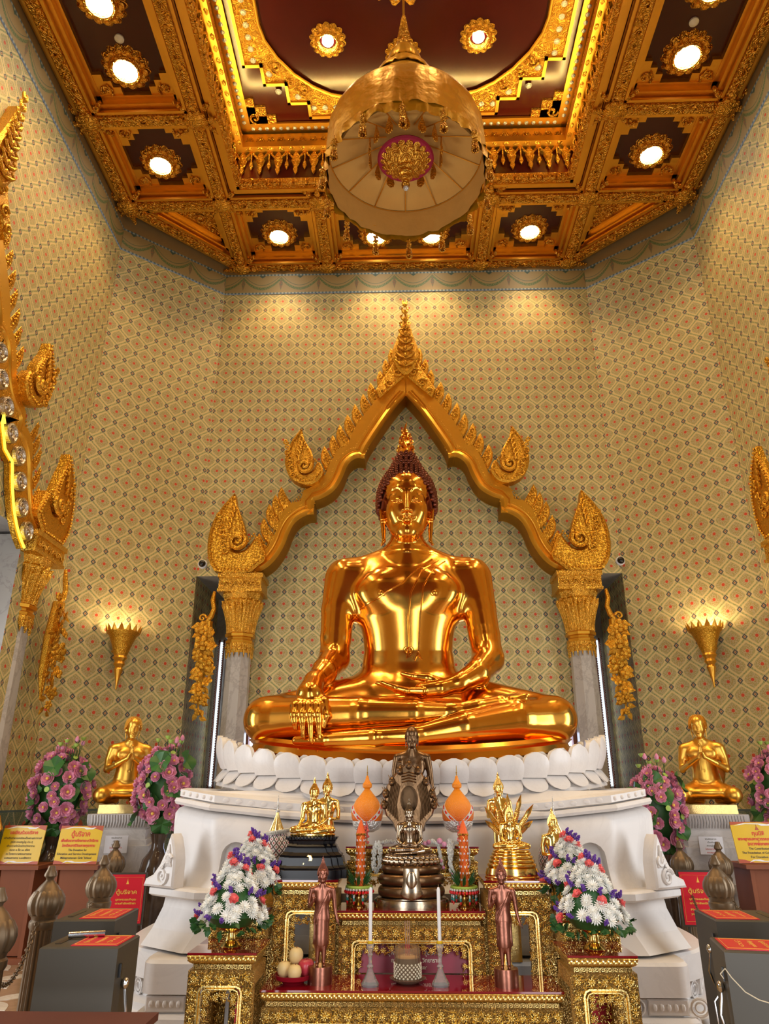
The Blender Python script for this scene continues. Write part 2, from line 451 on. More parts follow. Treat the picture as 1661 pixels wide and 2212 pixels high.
M['roundel'] = plain('mirror_roundel', (0.6, 0.55, 0.45), 0.12, 1.0, 0.3, 30, 0.8, 60, 0.01)

def text_mesh(s, size, mat, name='lettering', align='CENTER', bold=0.0, space=1.0):
    c = bpy.data.curves.new(name, 'FONT'); c.body = s; c.size = size; c.align_x = align
    c.extrude = size * 0.01; c.offset = bold; c.resolution_u = 2; c.space_line = space
    o = bpy.data.objects.new(name, c); COL.objects.link(o)
    dg = bpy.context.evaluated_depsgraph_get()
    me = bpy.data.meshes.new_from_object(o.evaluated_get(dg))
    bpy.data.objects.remove(o); me.materials.clear(); me.materials.append(mat)
    return me
def lettering(parent, s, size, mat, R, align='CENTER', bold=0.0, maxw=None, name='lettering'):
    """R: matrix from text plane to parent space"""
    me = text_mesh(s, size, mat, name, align, bold)
    if maxw and len(me.vertices):
        xs = [v.co.x for v in me.vertices]; w = max(xs) - min(xs)
        if w > 0: me.transform(Matrix.Diagonal((maxw / w, 1, 1, 1)))
    me.transform(R)
    return link(name, me, parent)

# ============================================================ the hall
HB, YB, XS, YD = 2.94, 9.55, 4.25, 3.0       # half width of the back wall, its y, side wall offset, half length of the side walls
ZF0, ZF1, ZC = 9.19, 9.585, 9.66

def struct(name, mb, mat, parent=None, smooth=False):
    o = mb.obj(name, mat, parent, smooth)
    if parent is None: o['kind'] = 'structure'
    return o
def wq(mb, a, b, z0, z1, u0=0.0):
    """vertical wall rectangle from plan point a to b (visible side on the left of a->b)"""
    L = math.hypot(b[0] - a[0], b[1] - a[1])
    mb.quad((a[0], a[1], z0), (b[0], b[1], z0), (b[0], b[1], z1), (a[0], a[1], z1),
            [(u0, z0), (u0 + L, z0), (u0 + L, z1), (u0, z1)])
def wallset(name, segs):
    """segs: (a,b,z0,z1,u0) wallpaper pieces; adds frieze and ochre strip above when z1 reaches the frieze"""
    w = MB(); fr = MB(); oc = MB(); dd = MB()
    for a, b, z0, z1, u0 in segs:
        if z0 < 1.2 and z1 > 1.2 and z0 == 0:
            wq(w, a, b, 0, 0.80, u0)
            L = math.hypot(b[0] - a[0], b[1] - a[1])
            for zz in (0.80, 1.12):
                dd.quad((*a, zz), (*b, zz), (*b, zz + 0.32), (*a, zz + 0.32), [(u0, 0), (u0 + L, 0), (u0 + L, 0.32), (u0, 0.32)])
            z0 = 1.44
        wq(w, a, b, z0, min(z1, ZF0), u0)
        if z1 > ZF0:
            L = math.hypot(b[0] - a[0], b[1] - a[1])
            d = Vector((-(b[1] - a[1]), b[0] - a[0])).normalized() * 0.012
            fr.quad((a[0] + d.x, a[1] + d.y, ZF0), (b[0] + d.x, b[1] + d.y, ZF0), (b[0] + d.x, b[1] + d.y, ZF1), (a[0] + d.x, a[1] + d.y, ZF1),
                    [(0, 0), (L, 0), (L, ZF1 - ZF0), (0, ZF1 - ZF0)])
            wq(oc, a, b, ZF1, 9.95, 0)
    o = struct(name, w, M['wall'])
    if dd.v: dd.obj('dado_band', M['dado'], o)
    if fr.v: fr.obj('painted_frieze', M['frieze'], o); oc.obj('ochre_strip', M['ochre'], o)
    return o
xl, xr = X0 - HB, X0 + HB
NT_, ND = 4.42, 1.30      # niche top and depth
nb = YB + ND
WX0, WX1, WZ0, WZ1 = X0 - 2.06, X0 + 2.06, 0.9, 2.33     # barred window behind the statue
# back wall (runs right to left so that the visible side faces the hall)
wb = wallset('wall_back', [((xr, YB), (xl, YB), NT_, 9.95, 0),
    ((xr - 0.72, YB), (WX1, YB), 0, NT_, 0.72), ((WX1 + 0.0, YB), (WX0, YB), WZ1, NT_, xr - WX1), ((WX1, YB), (WX0, YB), 0.0, WZ0, xr - WX1),
    ((WX0, YB), (xl + 0.72, YB), 0, NT_, xr - WX0),
    # niche reveals
    ((xr, nb), (xr, YB), 0, NT_, 0), ((xl, YB), (xl, nb), 0, NT_, 0)])
g = MB()
for x0, x1 in ((xl, xl + 0.72), (xr - 0.72, xr)):
    g.quad((x0, nb, 0), (x1, nb, 0), (x1, nb, NT_), (x0, nb, NT_)); g.quad((x0, YB, NT_), (x1, YB, NT_), (x1, nb, NT_), (x0, nb, NT_))
g.quad((xl + 0.72, YB, 0), (xl + 0.72, nb, 0), (xl + 0.72, nb, NT_), (xl + 0.72, YB, NT_))
g.quad((xr - 0.72, YB, 0), (xr - 0.72, nb, 0), (xr - 0.72, nb, NT_), (xr - 0.72, YB, NT_))
g.obj('niche_lining', M['greymarble'], wb)
def arc_wall(name, a, b): return wallset(name, [(a, b, 0, 9.95, 0.1)])
arc_wall('wall_back_left', (xl, YB), (X0 - XS, Y0 + YD)); arc_wall('wall_back_right', (X0 + XS, Y0 + YD), (xr, YB))
arc_wall('wall_front_left', (X0 - XS, Y0 - YD), (xl, 2 * Y0 - YB)); arc_wall('wall_front_right', (xr, 2 * Y0 - YB), (X0 + XS, Y0 - YD))
YA, YBB = Y0 - 1.9, Y0 + 1.9
for s, nm in ((-1, 'wall_left'), (1, 'wall_right')):
    X = X0 + s * XS; a, b = Y0 + YD, Y0 - YD
    segs = [((X, a), (X, YBB), 0, 9.95, 0), ((X, YBB), (X, YA), 4.3, 9.95, a - YBB), ((X, YA), (X, b), 0, 9.95, a - YA)]
    if s > 0: segs = [((q[1]), (q[0]), q[2], q[3], q[4]) for q in segs]
    w = wallset(nm, segs)
    r = MB(); X2 = X + s * 0.9
    r.quad((X, YBB, 0), (X2, YBB, 0), (X2, YBB, 4.3), (X, YBB, 4.3)); r.quad((X, YA, 0), (X2, YA, 0), (X2, YA, 4.3), (X, YA, 4.3))
    r.quad((X, YA, 4.3), (X2, YA, 4.3), (X2, YBB, 4.3), (X, YBB, 4.3)); r.obj('doorway_lining', M['greymarble'], w)
yf = 2 * Y0 - YB
wf = wallset('wall_front', [((xl, yf), (X0 - 1.9, yf), 0, 9.95, 0), ((X0 - 1.9, yf), (X0 + 1.9, yf), 8.4, 9.95, 1.04), ((X0 + 1.9, yf), (xr, yf), 0, 9.95, 4.9)])
MB().box(X0 - 1.9, X0 + 1.9, yf - 0.1, yf + 0.02, 4.3, 8.4).obj('unseen_dark_panel', M['wood'], wf)  # added unseen dark panel, placed to darken the reflection on the statue's chest
# floor with cream petal inlay tiles
FZ = 0.17
fl = struct('floor', MB().box(-7, 7, -2.5, 11.5, -0.12, FZ), M['floor'])
def petal(cx, cy, ang, L, Wd):
    pts = []
    for i in range(7): t = i / 6; pts.append((L * t, Wd * math.sin(PI * t) * (1 - 0.25 * t)))
    for i in range(5, 0, -1): t = i / 6; pts.append((L * t, -Wd * math.sin(PI * t) * (1 - 0.25 * t)))
    ca, sa = math.cos(ang), math.sin(ang)
    m = MB(); m.loft([[(x * ca - y * sa, x * sa + y * ca, -0.01) for x, y in pts], [(x * ca - y * sa, x * sa + y * ca, 0.003) for x, y in pts]])
    return m
pm = petal(0, 0, 0, 0.36, 0.085).mesh('inlay_tile', M['floorw'])
for i in range(-8, -3):
    for j in range(8, 15):
        for k in range(4):
            o = link('inlay_tile', pm, fl); o.location = (i * 0.62 + (0.31 if j % 2 else 0), j * 0.62, FZ)
            o.rotation_euler = (0, 0, PI / 4 + k * PI / 2)
# barred window behind the statue
win = struct('window_1', MB().box(WX0, WX1, YB + 0.10, YB + 0.16, WZ0, WZ1), M['daybars'])
m = MB(); m.box(WX0 - 0.05, WX1 + 0.05, YB - 0.02, YB + 0.12, WZ1, WZ1 + 0.06).box(WX0 - 0.05, WX1 + 0.05, YB - 0.02, YB + 0.12, WZ0 - 0.06, WZ0)
m.box(WX0 - 0.05, WX0, YB - 0.02, YB + 0.12, WZ0, WZ1).box(WX1, WX1 + 0.05, YB - 0.02, YB + 0.12, WZ0, WZ1)
m.obj('window_frame', M['wood'], win)
for i in range(28):
    x = WX0 + 0.1 + i * (WX1 - WX0 - 0.2) / 27
    MB().box(x - 0.025, x + 0.025, YB + 0.0, YB + 0.06, WZ0, WZ1).obj('window_bar', M['black'], win)
# tall slit windows at the back of the niches, in beaded frames
for n, s in ((2, -1), (3, 1)):
    xe = X0 + s * HB - s * 0.02
    a, b = sorted((xe - s * 0.06, xe - s * 0.13))
    w = struct('window_%d' % n, MB().box(a, b, nb - 0.03, nb - 0.01, 1.70, 3.75), M['daywin'])
    for x in (a, b):
        t = MB(); t.tube([(x, nb - 0.045, 1.66), (x, nb - 0.045, 3.78)], 0.014, 6)
        for i in range(60): t.ball((x + s * 0.004, nb - 0.062, 1.68 + i * 0.035), 0.014, 6, 4)
        t.obj('beaded_frame', M['wood'], w, True)
for s in (-1, 1):     # daylight entering the niches
    area((X0 + s * (HB - 0.12), nb - 0.06, 2.7), (-PI / 2, 0, 0), 0.10, 2.0, 1.6, (0.85, 0.93, 1.0), 'niche_daylight')
# ---------------------------------------------------------------- ceiling
GX = [1.25, 2.67]; GO = 4.07; GYB = 4.06     # grid offsets from the centre
ceil = struct('ceiling', MB().box(X0 - 5, X0 + 5, 1.2, 9.7, 10.9, 11.0), M['lacq'])
def beam(x0, y0, x1, y1, w=0.36, z=ZC):
    L = math.hypot(x1 - x0, y1 - y0); ang = math.atan2(y1 - y0, x1 - x0)
    T = Matrix.Translation((x0, y0, 0)) @ Matrix.Rotation(ang, 4, 'Z')
    m = MB(); m.M = T
    m.box(-0.02, L + 0.02, -w * 0.32, w * 0.32, z + 0.05, z + 0.32)
    m.box(0, L, -w * 0.5, w * 0.5, z + 0.12, z + 0.30)
    for s in (-1, 1):
        m.box(0, L, s * w * 0.30 - 0.018, s * w * 0.30 + 0.018, z + 0.02, z + 0.06)
        m.box(0, L, s * w * 0.46 - 0.02, s * w * 0.46 + 0.02, z + 0.09, z + 0.13)
        m.box(0, L, s * (w * 0.5 + 0.03) - 0.03, s * (w * 0.5 + 0.03) + 0.03, z + 0.17, z + 0.24)
    m.obj('ceiling_beam', M['ceilplain'], ceil)
    c = MB(); c.M = T
    c.box(0, L, -w * 0.20, w * 0.20, z + 0.0, z + 0.08)
    n = max(2, int(L / 0.15))
    for i in range(n):                       # running scroll carved along the beam
        x = (i + 0.5) * L / n; s = 1 if i % 2 else -1
        c.tube([(x - 0.07, 0, z), (x - 0.03, s * 0.04, z - 0.012), (x + 0.02, s * 0.03, z - 0.015), (x + 0.03, -s * 0.01, z - 0.012), (x, -s * 0.012, z - 0.012)], [0.012, 0.016, 0.016, 0.012, 0.008], 5)
    c.obj('beam_carving', M['ceilgold'], ceil, True, kind='stuff')
def panel(x0, x1, y0, y1, steps=True, z=ZC + 0.24):
    MB().box(X0 + x0, X0 + x1, Y0 + y0, Y0 + y1, z, z + 0.04).obj('ceiling_panel', M['lacq'], ceil)
    if not steps: return
    for cx, sx in ((x0, 1), (x1, -1)):
        for cy, sy in ((y0, 1), (y1, -1)):
            m = MB()
            for k, (a, b) in enumerate(((0.32, 0.14), (0.23, 0.23), (0.14, 0.32))):
                m.box(*sorted((X0 + cx, X0 + cx + sx * a)), *sorted((Y0 + cy, Y0 + cy + sy * b)), z - 0.05 - 0.004 * k, z)
            m.obj('stepped_corner', M['ceilplain'], ceil)
            m = MB()
            # open scroll on the stepped corner
            bx, by = X0 + cx + sx * 0.11, Y0 + cy + sy * 0.11
            pts = []
            for i in range(14):
                a = i * 0.5; r = 0.06 * (1 - i / 16)
                pts.append((bx + sx * r * math.cos(a), by + sy * r * math.sin(a), z - 0.075))
            m.tube(pts, [0.022 * (1 - i / 20) for i in range(14)], 6)
            m.tube([(bx + sx * 0.08, by - sy * 0.07, z - 0.07), (bx + sx * 0.10, by, z - 0.075), (bx + sx * 0.05, by + sy * 0.08, z - 0.07)], 0.014, 6)
            m.obj('corner_scroll', M['ceilgold'], ceil, True, kind='stuff')
G1, G2 = GX; H = 0.20; YL = 1.23
ys = [GYB, G2, YL]
# back row, front row
for sy in (1, -1):
    for a, b in ((-G2, -G1), (-G1, G1), (G1, G2)):
        y = sorted((sy * (G2 + H), sy * (GYB - H))); panel(a + H, b - H, *y)
for s in (-1, 1):
    for a, b in ((YL, G2), (-YL, YL), (-G2, -YL)):
        x = sorted((s * (G2 + H), s * (GO - H))); panel(x[0], x[1], a + H, b - H)
    # grid beams
    beam(X0 + s * G2, Y0 - GYB, X0 + s * G2, Y0 + GYB)
    beam(X0 - GO, Y0 + s * G2, X0 + GO, Y0 + s * G2)
    for sy in (1, -1):
        beam(X0 + s * G1, Y0 + sy * G2, X0 + s * G1, Y0 + sy * GYB)
        beam(X0 + s * G2, Y0 + sy * YL, X0 + s * GO, Y0 + sy * YL)
        # outer edge of the octagon
        beam(X0 + s * G2, Y0 + sy * GYB, X0 + s * GO, Y0 + sy * G2, 0.34)
        # triangular panel in the cut corner
        z = ZC + 0.26
        tri = [(X0 + s * G2, Y0 + sy * G2), (X0 + s * GO, Y0 + sy * G2), (X0 + s * G2, Y0 + sy * GYB)]
        MB().loft([[(x, y, z) for x, y in tri], [(x, y, z + 0.03) for x, y in tri]]).obj('ceiling_panel', M['lacq'], ceil)
        mx, my = (G2 + GO) / 2, (G2 + GYB) / 2
        p = []
        k = 0.62; px, py = mx - 0.08, my - 0.08     # stepped pediment carving leaning on the diagonal beam
        dx, dy = 1 / math.sqrt(2), -1 / math.sqrt(2)
        prof = [(-0.62, 0.0), (-0.50, 0.10), (-0.38, 0.12), (-0.36, 0.22), (-0.24, 0.24), (-0.22, 0.36), (-0.1, 0.40), (0, 0.50), (0.1, 0.40), (0.22, 0.36), (0.24, 0.24), (0.36, 0.22), (0.38, 0.12), (0.50, 0.10), (0.62, 0.0)]
        pts = [(X0 + s * (px + dx * a - b * 0.7071), Y0 + sy * (py + dy * a - b * 0.7071)) for a, b in prof]
        MB().loft([[(x, y, z - 0.05) for x, y in pts], [(x, y, z) for x, y in pts]]).obj('corner_carving', M['ceilgold'], ceil)
        m = MB()
        for a, b, r in ((0, 0.2, 0.1), (-0.28, 0.1, 0.07), (0.28, 0.1, 0.07)):
            q = []
            for i in range(16):
                t = i * 0.55; rr = r * (1 - i / 18)
                aa, bb = a + rr * math.cos(t), b + rr * math.sin(t)
                q.append((X0 + s * (px + dx * aa - bb * 0.7071), Y0 + sy * (py + dy * aa - bb * 0.7071), z - 0.06))
            m.tube(q, 0.02, 5)
        m.obj('corner_scroll', M['ceilgold'], ceil, True, kind='stuff')
    beam(X0 - G2, Y0 + s * GYB, X0 + G2, Y0 + s * GYB, 0.34)
    beam(X0 + s * GO, Y0 - G2, X0 + s * GO, Y0 + G2, 0.34)
# bosses where beams cross
bm_ = MB()
bm_.lathe([(0.13, 0.02), (0.14, -0.02), (0.10, -0.05), (0.05, -0.075), (0.0, -0.08)], 16, (0, 0, 0))
for k in range(10):
    a = 2 * PI * k / 10
    bm_.ball((0.125 * math.cos(a), 0.125 * math.sin(a), -0.02), (0.04, 0.04, 0.03), 6, 4)
for k in range(4):
    a = k * PI / 2 + PI / 4
    for r, w in ((0.19, 0.055), (0.26, 0.04), (0.32, 0.026)):
        bm_.ball((r * math.cos(a), r * math.sin(a), 0.06), (w, w, 0.05), 6, 4)
    a = k * PI / 2
    for r, w in ((0.19, 0.05), (0.25, 0.035), (0.30, 0.02)):
        bm_.ball((r * math.cos(a), r * math.sin(a), -0.01), (w, w, 0.03), 6, 4)
boss = bm_.mesh('beam_boss', M['ceilgold'], True)
for x, y in [(sx * a, sy * b) for sx in (-1, 1) for sy in (-1, 1) for a, b in ((G1, G2), (G2, G2), (G1, GYB), (G2, GYB), (G2, YL), (GO, YL), (GO, G2))]:
    o = link('beam_boss', boss, ceil); o.location = (X0 + x, Y0 + y, ZC - 0.0)
# ---------------------------------------------------------------- raised tray
TI = 2.49
def square_ring(r0, r1, z0, z1):
    m = MB()
    for s in (-1, 1):
        m.box(*sorted((X0 + s * r0, X0 + s * r1)), Y0 - r1, Y0 + r1, z0, z1)
        m.box(X0 - r0, X0 + r0, *sorted((Y0 + s * r0, Y0 + s * r1)), z0, z1)
    return m
m = square_ring(2.36, 2.50, ZC + 0.05, ZC + 0.12); 
for a in (2.40, 2.44): 
    q = square_ring(a, a + 0.05, ZC + 0.02 + (a - 2.4), ZC + 0.13); m.add(q.v, q.f)
m.obj('tray_moulding', M['ceilplain'], ceil)
lp = MB()           # lotus petal band around the foot of the tray
n = 24
for s in range(4):
    R = Matrix.Translation((X0, Y0, 0)) @ Matrix.Rotation(s * PI / 2, 4, 'Z'); lp.M = R
    for i in range(n):
        x = -2.36 + (i + 0.5) * 4.72 / n; w = 4.72 / n * 0.46
        lp.prism([(x - w, ZC + 0.05), (x - w, ZC + 0.135), (x - w * 0.6, ZC + 0.17), (x + w * 0.6, ZC + 0.17), (x + w, ZC + 0.135), (x + w, ZC + 0.05)], 2.33, 2.38, 0.015)
        lp.ball((x, 2.325, ZC + 0.10), (0.03, 0.02, 0.035), 6, 4)
    lp.box(-2.42, 2.42, 2.36, 2.42, ZC + 0.04, ZC + 0.19)
lp.M = None
lp.obj('lotus_petal_band', M['ceilgold'], ceil, kind='stuff')
square_ring(2.51, 2.54, ZC + 0.1, 10.84).obj('tray_wall', M['lacq'], ceil)
# glowing strip hidden on the ledge behind the petal band
square_ring(2.43, 2.46, ZC + 0.17, ZC + 0.19).obj('cove_strip', M['cove'], ceil)
for k in range(4):
    p = Matrix.Rotation(k * PI / 2, 3, 'Z') @ Vector((0, 2.44, 0))
    area((X0 + p.x, Y0 + p.y, ZC + 0.21), (PI * 0.80, 0, k * PI / 2 + PI), 4.8, 0.05, 170, (1.0, 0.76, 0.24), 'cove_lamp')
# fringe of carved pendants on the tray wall
pend = MB()
def tear(m, x, zt, w, h, y):
    pts = [(x, zt - h), (x + w * 0.3, zt - h * 0.78), (x + w * 0.5, zt - h * 0.5), (x + w * 0.36, zt - h * 0.2), (x, zt), (x - w * 0.36, zt - h * 0.2), (x - w * 0.5, zt - h * 0.5), (x - w * 0.3, zt - h * 0.78)]
    m.prism(pts, y, y + 0.03, 0.012)
tear(pend, 0, 0, 0.135, 0.36, 0.0)
pend.tube([(-0.10, 0.0, 0.0), (-0.11, -0.005, -0.06), (-0.06, -0.01, -0.13), (-0.01, 0, -0.2), (0.0, 0, -0.30)], [0.016, 0.018, 0.016, 0.014, 0.008], 5)
pend.tube([(0.10, 0.0, 0.0), (0.11, -0.005, -0.06), (0.06, -0.01, -0.13), (0.01, 0, -0.2), (0.0, 0, -0.30)], [0.016, 0.018, 0.016, 0.014, 0.008], 5)
pend.prism([(-0.02, -0.30), (0.02, -0.30), (0.035, -0.37), (0, -0.46), (-0.035, -0.37)], -0.01, 0.02, 0.008)
pm2 = pend.mesh('carved_pendant', M['ceilgold'])
pend2 = MB(); pend2.prism([(-0.018, -0.22), (0.018, -0.22), (0.03, -0.29), (0, -0.36), (-0.03, -0.29)], -0.01, 0.02, 0.008)
pend2.tube([(0, 0, 0), (0, -0.01, -0.1), (0, 0, -0.22)], [0.03, 0.012, 0.01], 5)
pm3 = pend2.mesh('carved_pendant', M['ceilgold'])
for s in range(4):
    R = Matrix.Rotation(s * PI / 2, 4, 'Z')
    for i in range(19):
        x = -2.38 + i * 4.76 / 18
        for me, dx in ((pm2, 0), (pm3, 0.132)):
            if dx and i == 18: continue
            p = R @ Vector((x + dx, 2.47, 0))
            o = link('carved_pendant', me, ceil); o.location = (X0 + p.x, Y0 + p.y, 10.50); o.rotation_euler = (0, 0, s * PI / 2)
cor = MB(); q = square_ring(2.40, 2.56, 10.50, 10.76); cor.add(q.v, q.f)
for a, b, z in ((2.33, 2.56, 10.86), (2.365, 2.56, 10.47)):
    q = square_ring(a, b, z, z + 0.10); cor.add(q.v, q.f)
cor.obj('tray_cornice', M['ceilplain'], ceil)
cs = MB(); n = 30
for s in range(4):
    cs.M = Matrix.Translation((X0, Y0, 0)) @ Matrix.Rotation(s * PI / 2, 4, 'Z')
    for i in range(n):
        x = -2.36 + (i + 0.5) * 4.72 / n
        for k in range(6):
            a = k * PI / 3
            cs.ball((x + 0.045 * math.cos(a), 2.395, 10.625 + 0.045 * math.sin(a)), (0.024, 0.02, 0.024), 5, 4)
        cs.ball((x, 2.385, 10.625), 0.026, 6, 4)
        cs.ball((x, 2.40, 10.47), (0.05, 0.03, 0.02), 6, 4)
cs.M = None
cs.obj('cornice_carving', M['ceilgold'], ceil, True, kind='stuff')
q = square_ring(2.26, 2.44, 10.80, 10.84); q.obj('tray_moulding', M['ceilplain'], ceil)
st = MB()
for s in range(4):
    st.M = Matrix.Translation((X0, Y0, 0)) @ Matrix.Rotation(s * PI / 2, 4, 'Z')
    for i in range(44): 
        x = -2.28 + (i + 0.5) * 4.56 / 44
        st.ball((x, 2.34, 10.795), (0.032, 0.032, 0.018), 6, 4)
st.M = None
st.obj('mirror_studs', M['crystal'], ceil, kind='stuff')
MB().box(X0 - 2.6, X0 + 2.6, Y0 - 2.6, Y0 + 2.6, 10.85, 10.89).obj('ceiling_panel', M['lacq'], ceil)
# stepped frame around the centre panel
zf = 10.81
for s in range(4):
    R = Matrix.Translation((X0, Y0, 0)) @ Matrix.Rotation(s * PI / 2, 4, 'Z') @ Matrix.Diagonal((1.07, 1.07, 1, 1))
    m = MB(); m.M = R
    m.box(-0.75, 0.75, 1.74, 2.02, zf, 10.85)
    arc = [(0.75, 1.74), (0.95, 1.70), (1.18, 1.58), (1.40, 1.40), (1.58, 1.18), (1.70, 0.95), (1.74, 0.75)]
    pts = [(0.75, 2.02), (1.26, 2.02), (1.26, 1.80), (1.52, 1.80), (1.52, 1.52), (1.80, 1.52), (1.80, 1.26), (2.02, 1.26), (2.02, 0.75)] + arc[::-1]
    m.loft([[(x, y, zf) for x, y in pts], [(x, y, 10.86) for x, y in pts]])
    m.obj('stepped_frame', M['ceilgold'], ceil)
    m = MB(); m.M = R
    line = [(0, 2.02), (1.26, 2.02), (1.26, 1.80), (1.52, 1.80), (1.52, 1.52), (1.80, 1.52), (1.80, 1.26), (2.02, 1.26), (2.02, 0)]
    for a, b in zip(line, line[1:]):
        m.box(min(a[0], b[0]) - 0.02, max(a[0], b[0]) + 0.02, min(a[1], b[1]) - 0.02, max(a[1], b[1]) + 0.02, zf - 0.03, zf)
    m.tube([(x, y, zf) for x, y in [(0, 1.74)] + arc + [(1.74, 0)]], 0.02, 6)
    m.obj('frame_moulding', M['ceilplain'], ceil)
    m = MB(); m.M = R
    for i in range(17): m.ball((-1.2 + i * 0.15, 1.89, zf - 0.004), (0.04, 0.04, 0.02), 7, 4)
    for x, y in ((1.39, 1.72), (1.64, 1.64), (1.72, 1.39)): m.ball((x, y, zf), (0.045, 0.045, 0.02), 7, 4)
    m.obj('mirror_studs', M['crystal'], ceil, kind='stuff')
    m = MB(); m.M = R
    for cx, cy, r in ((1.30, 1.62, 0.09), (1.62, 1.30, 0.09), (1.5, 1.45, 0.05)):
        pts = [(cx + r * (1 - i / 16) * math.cos(i * 0.55), cy + r * (1 - i / 16) * math.sin(i * 0.55), zf - 0.015) for i in range(15)]
        m.tube(pts, 0.018, 5)
    m.obj('frame_scroll', M['ceilgold'], ceil, True, kind='stuff')
    m = MB(); m.M = R
    for a, b in ((0.42, 0.16), (0.3, 0.3), (0.16, 0.42)): m.box(2.16 - a, 2.16, 2.16 - b, 2.16, zf, 10.86)
    pts = [(2.02 + 0.08 * (1 - i / 16) * math.cos(i * 0.55), 2.02 + 0.08 * (1 - i / 16) * math.sin(i * 0.55), zf - 0.015) for i in range(15)]
    m.tube(pts, 0.018, 5)
    m.obj('stepped_corner', M['ceilgold'], ceil)
# ---------------------------------------------------------------- recessed lamps in scalloped rosettes
def scallop(m, r, n, z, dz, rin):
    ring = []
    N = n * 6
    def rr(j): return r * (1 - 0.13 * (1 - abs(math.sin(PI * j / 6))))
    outer = [(rr(j) * math.cos(2 * PI * j / N), rr(j) * math.sin(2 * PI * j / N), z) for j in range(N)]
    mid = [(rr(j) * 0.86 * math.cos(2 * PI * j / N), rr(j) * 0.86 * math.sin(2 * PI * j / N), z - dz * 0.55) for j in range(N)]
    mid2 = [(r * 0.66 * math.cos(2 * PI * j / N), r * 0.66 * math.sin(2 * PI * j / N), z - dz * 0.45) for j in range(N)]
    rim = [(rin * 1.15 * math.cos(2 * PI * j / N), rin * 1.15 * math.sin(2 * PI * j / N), z - dz) for j in range(N)]
    inn = [(rin * math.cos(2 * PI * j / N), rin * math.sin(2 * PI * j / N), z - dz * 0.9) for j in range(N)]
    up = [(rin * 0.95 * math.cos(2 * PI * j / N), rin * 0.95 * math.sin(2 * PI * j / N), z + 0.02) for j in range(N)]
    m.loft([outer, mid, mid2, rim, inn, up], True, False)
LM = MB(); scallop(LM, 0.30, 14, 0, 0.10, 0.145); lm_r = LM.mesh('rosette', M['ceilgold'], True, 30)
LP = MB()
for k in range(14):
    a = 2 * PI * (k + 0.5) / 14; LP.ball((0.225 * math.cos(a), 0.225 * math.sin(a), -0.05), (0.028, 0.028, 0.012), 6, 4)
lm_p = LP.mesh('mirror_studs', M['ceilplain'])
LD = MB(); LD.lathe([(0.0, -0.035), (0.138, -0.035)], 24, cap=False); LD.lathe([(0.138, -0.035), (0.138, 0.0)], 24, cap=False)
lm_d = LD.mesh('lamp_disc', M['lamp'])
LAMPN = 0
def downlight(x, y, z, label, watts=30, s=1.0, cone=98, tint=WARM):
    global LAMPN
    t = thing('downlight', label, 'ceiling light', (x, y, z), 0, 'recessed ceiling lamps in gilded rosettes')
    for n_, me in (('rosette', lm_r), ('mirror_studs', lm_p), ('lamp_disc', lm_d)):
        o_ = link(n_, me, t)
        if n_ == 'lamp_disc' and s < 1: o_.scale = (.66, .66, 1)
        if n_ == 'mirror_studs': o_['kind'] = 'stuff'
    t.scale = (s, s, s)
    l = bpy.data.lights.new('lamp_spot', 'SPOT'); l.energy = watts; l.color = tint
    l.spot_size = math.radians(cone); l.spot_blend = 0.75; l.shadow_soft_size = 0.12
    o = bpy.data.objects.new('lamp_spot', l); COL.objects.link(o); o.location = (x, y, z - 0.13)
zp = ZC + 0.24
WL = 118
rows = {-1: 'on the left', 1: 'on the right'}
for s in (-1, 1):
    sd = 'left' if s < 0 else 'right'
    downlight(X0 + s * 1.98, Y0 + 3.50, zp, 'ceiling lamp in the back row of panels, beside the %s triangular corner' % sd, WL)
    downlight(X0 + s * 0.44, Y0 + 3.55, zp, 'ceiling lamp half hidden behind the hanging umbrella, %s one of two' % sd, WL)
    downlight(X0 + s * 3.42, Y0 + 2.08, zp, 'ceiling lamp alone in the small square panel at the back %s' % sd, WL)
    for k, dy in enumerate((0.66, -0.14, -0.86)):
        lab = ('ceiling lamp in the long %s panel, nearest to the crossing beam' % sd, 'ceiling lamp in the long %s panel, at the top edge of the view' % sd, 'ceiling lamp in the long %s panel above the viewer' % sd)[k]
        downlight(X0 + s * 3.40, Y0 + dy, zp, lab, WL)
    downlight(X0 + s * 3.42, Y0 - 2.08, zp, 'ceiling lamp in the front %s panel above the doorway' % sd, WL)
    downlight(X0 + s * 1.98, Y0 - 3.50, zp, 'ceiling lamp in the front row of panels, %s' % sd, WL)
    for sy in (1, -1):
        downlight(X0 + s * 0.99, Y0 + sy * 1.06, 10.85, 'small lamp in the raised central panel, %s of the hanging umbrella%s' % (sd, '' if sy > 0 else ', nearer the door'), 70, 0.82, 100, (1.0, 0.74, 0.40))
downlight(X0, Y0 + 1.28, 10.85, 'small lamp in the raised central panel, hidden behind the umbrella spire', 60, 0.82, 100, (1.0, 0.74, 0.40))
for s, yy in ((-1, 0.30), (1, 0.28)):
    t = thing('smoke_detector', 'small round smoke detector on the dark red ceiling panel, %s side' % ('left' if s < 0 else 'right'), 'detector', (X0 + s * 3.35, Y0 + yy, zp))
    MB().lathe([(0.055, 0), (0.055, -0.02), (0.04, -0.03), (0.015, -0.045), (0, -0.045)], 16).obj('housing', M['cream'], t, True, world=False)
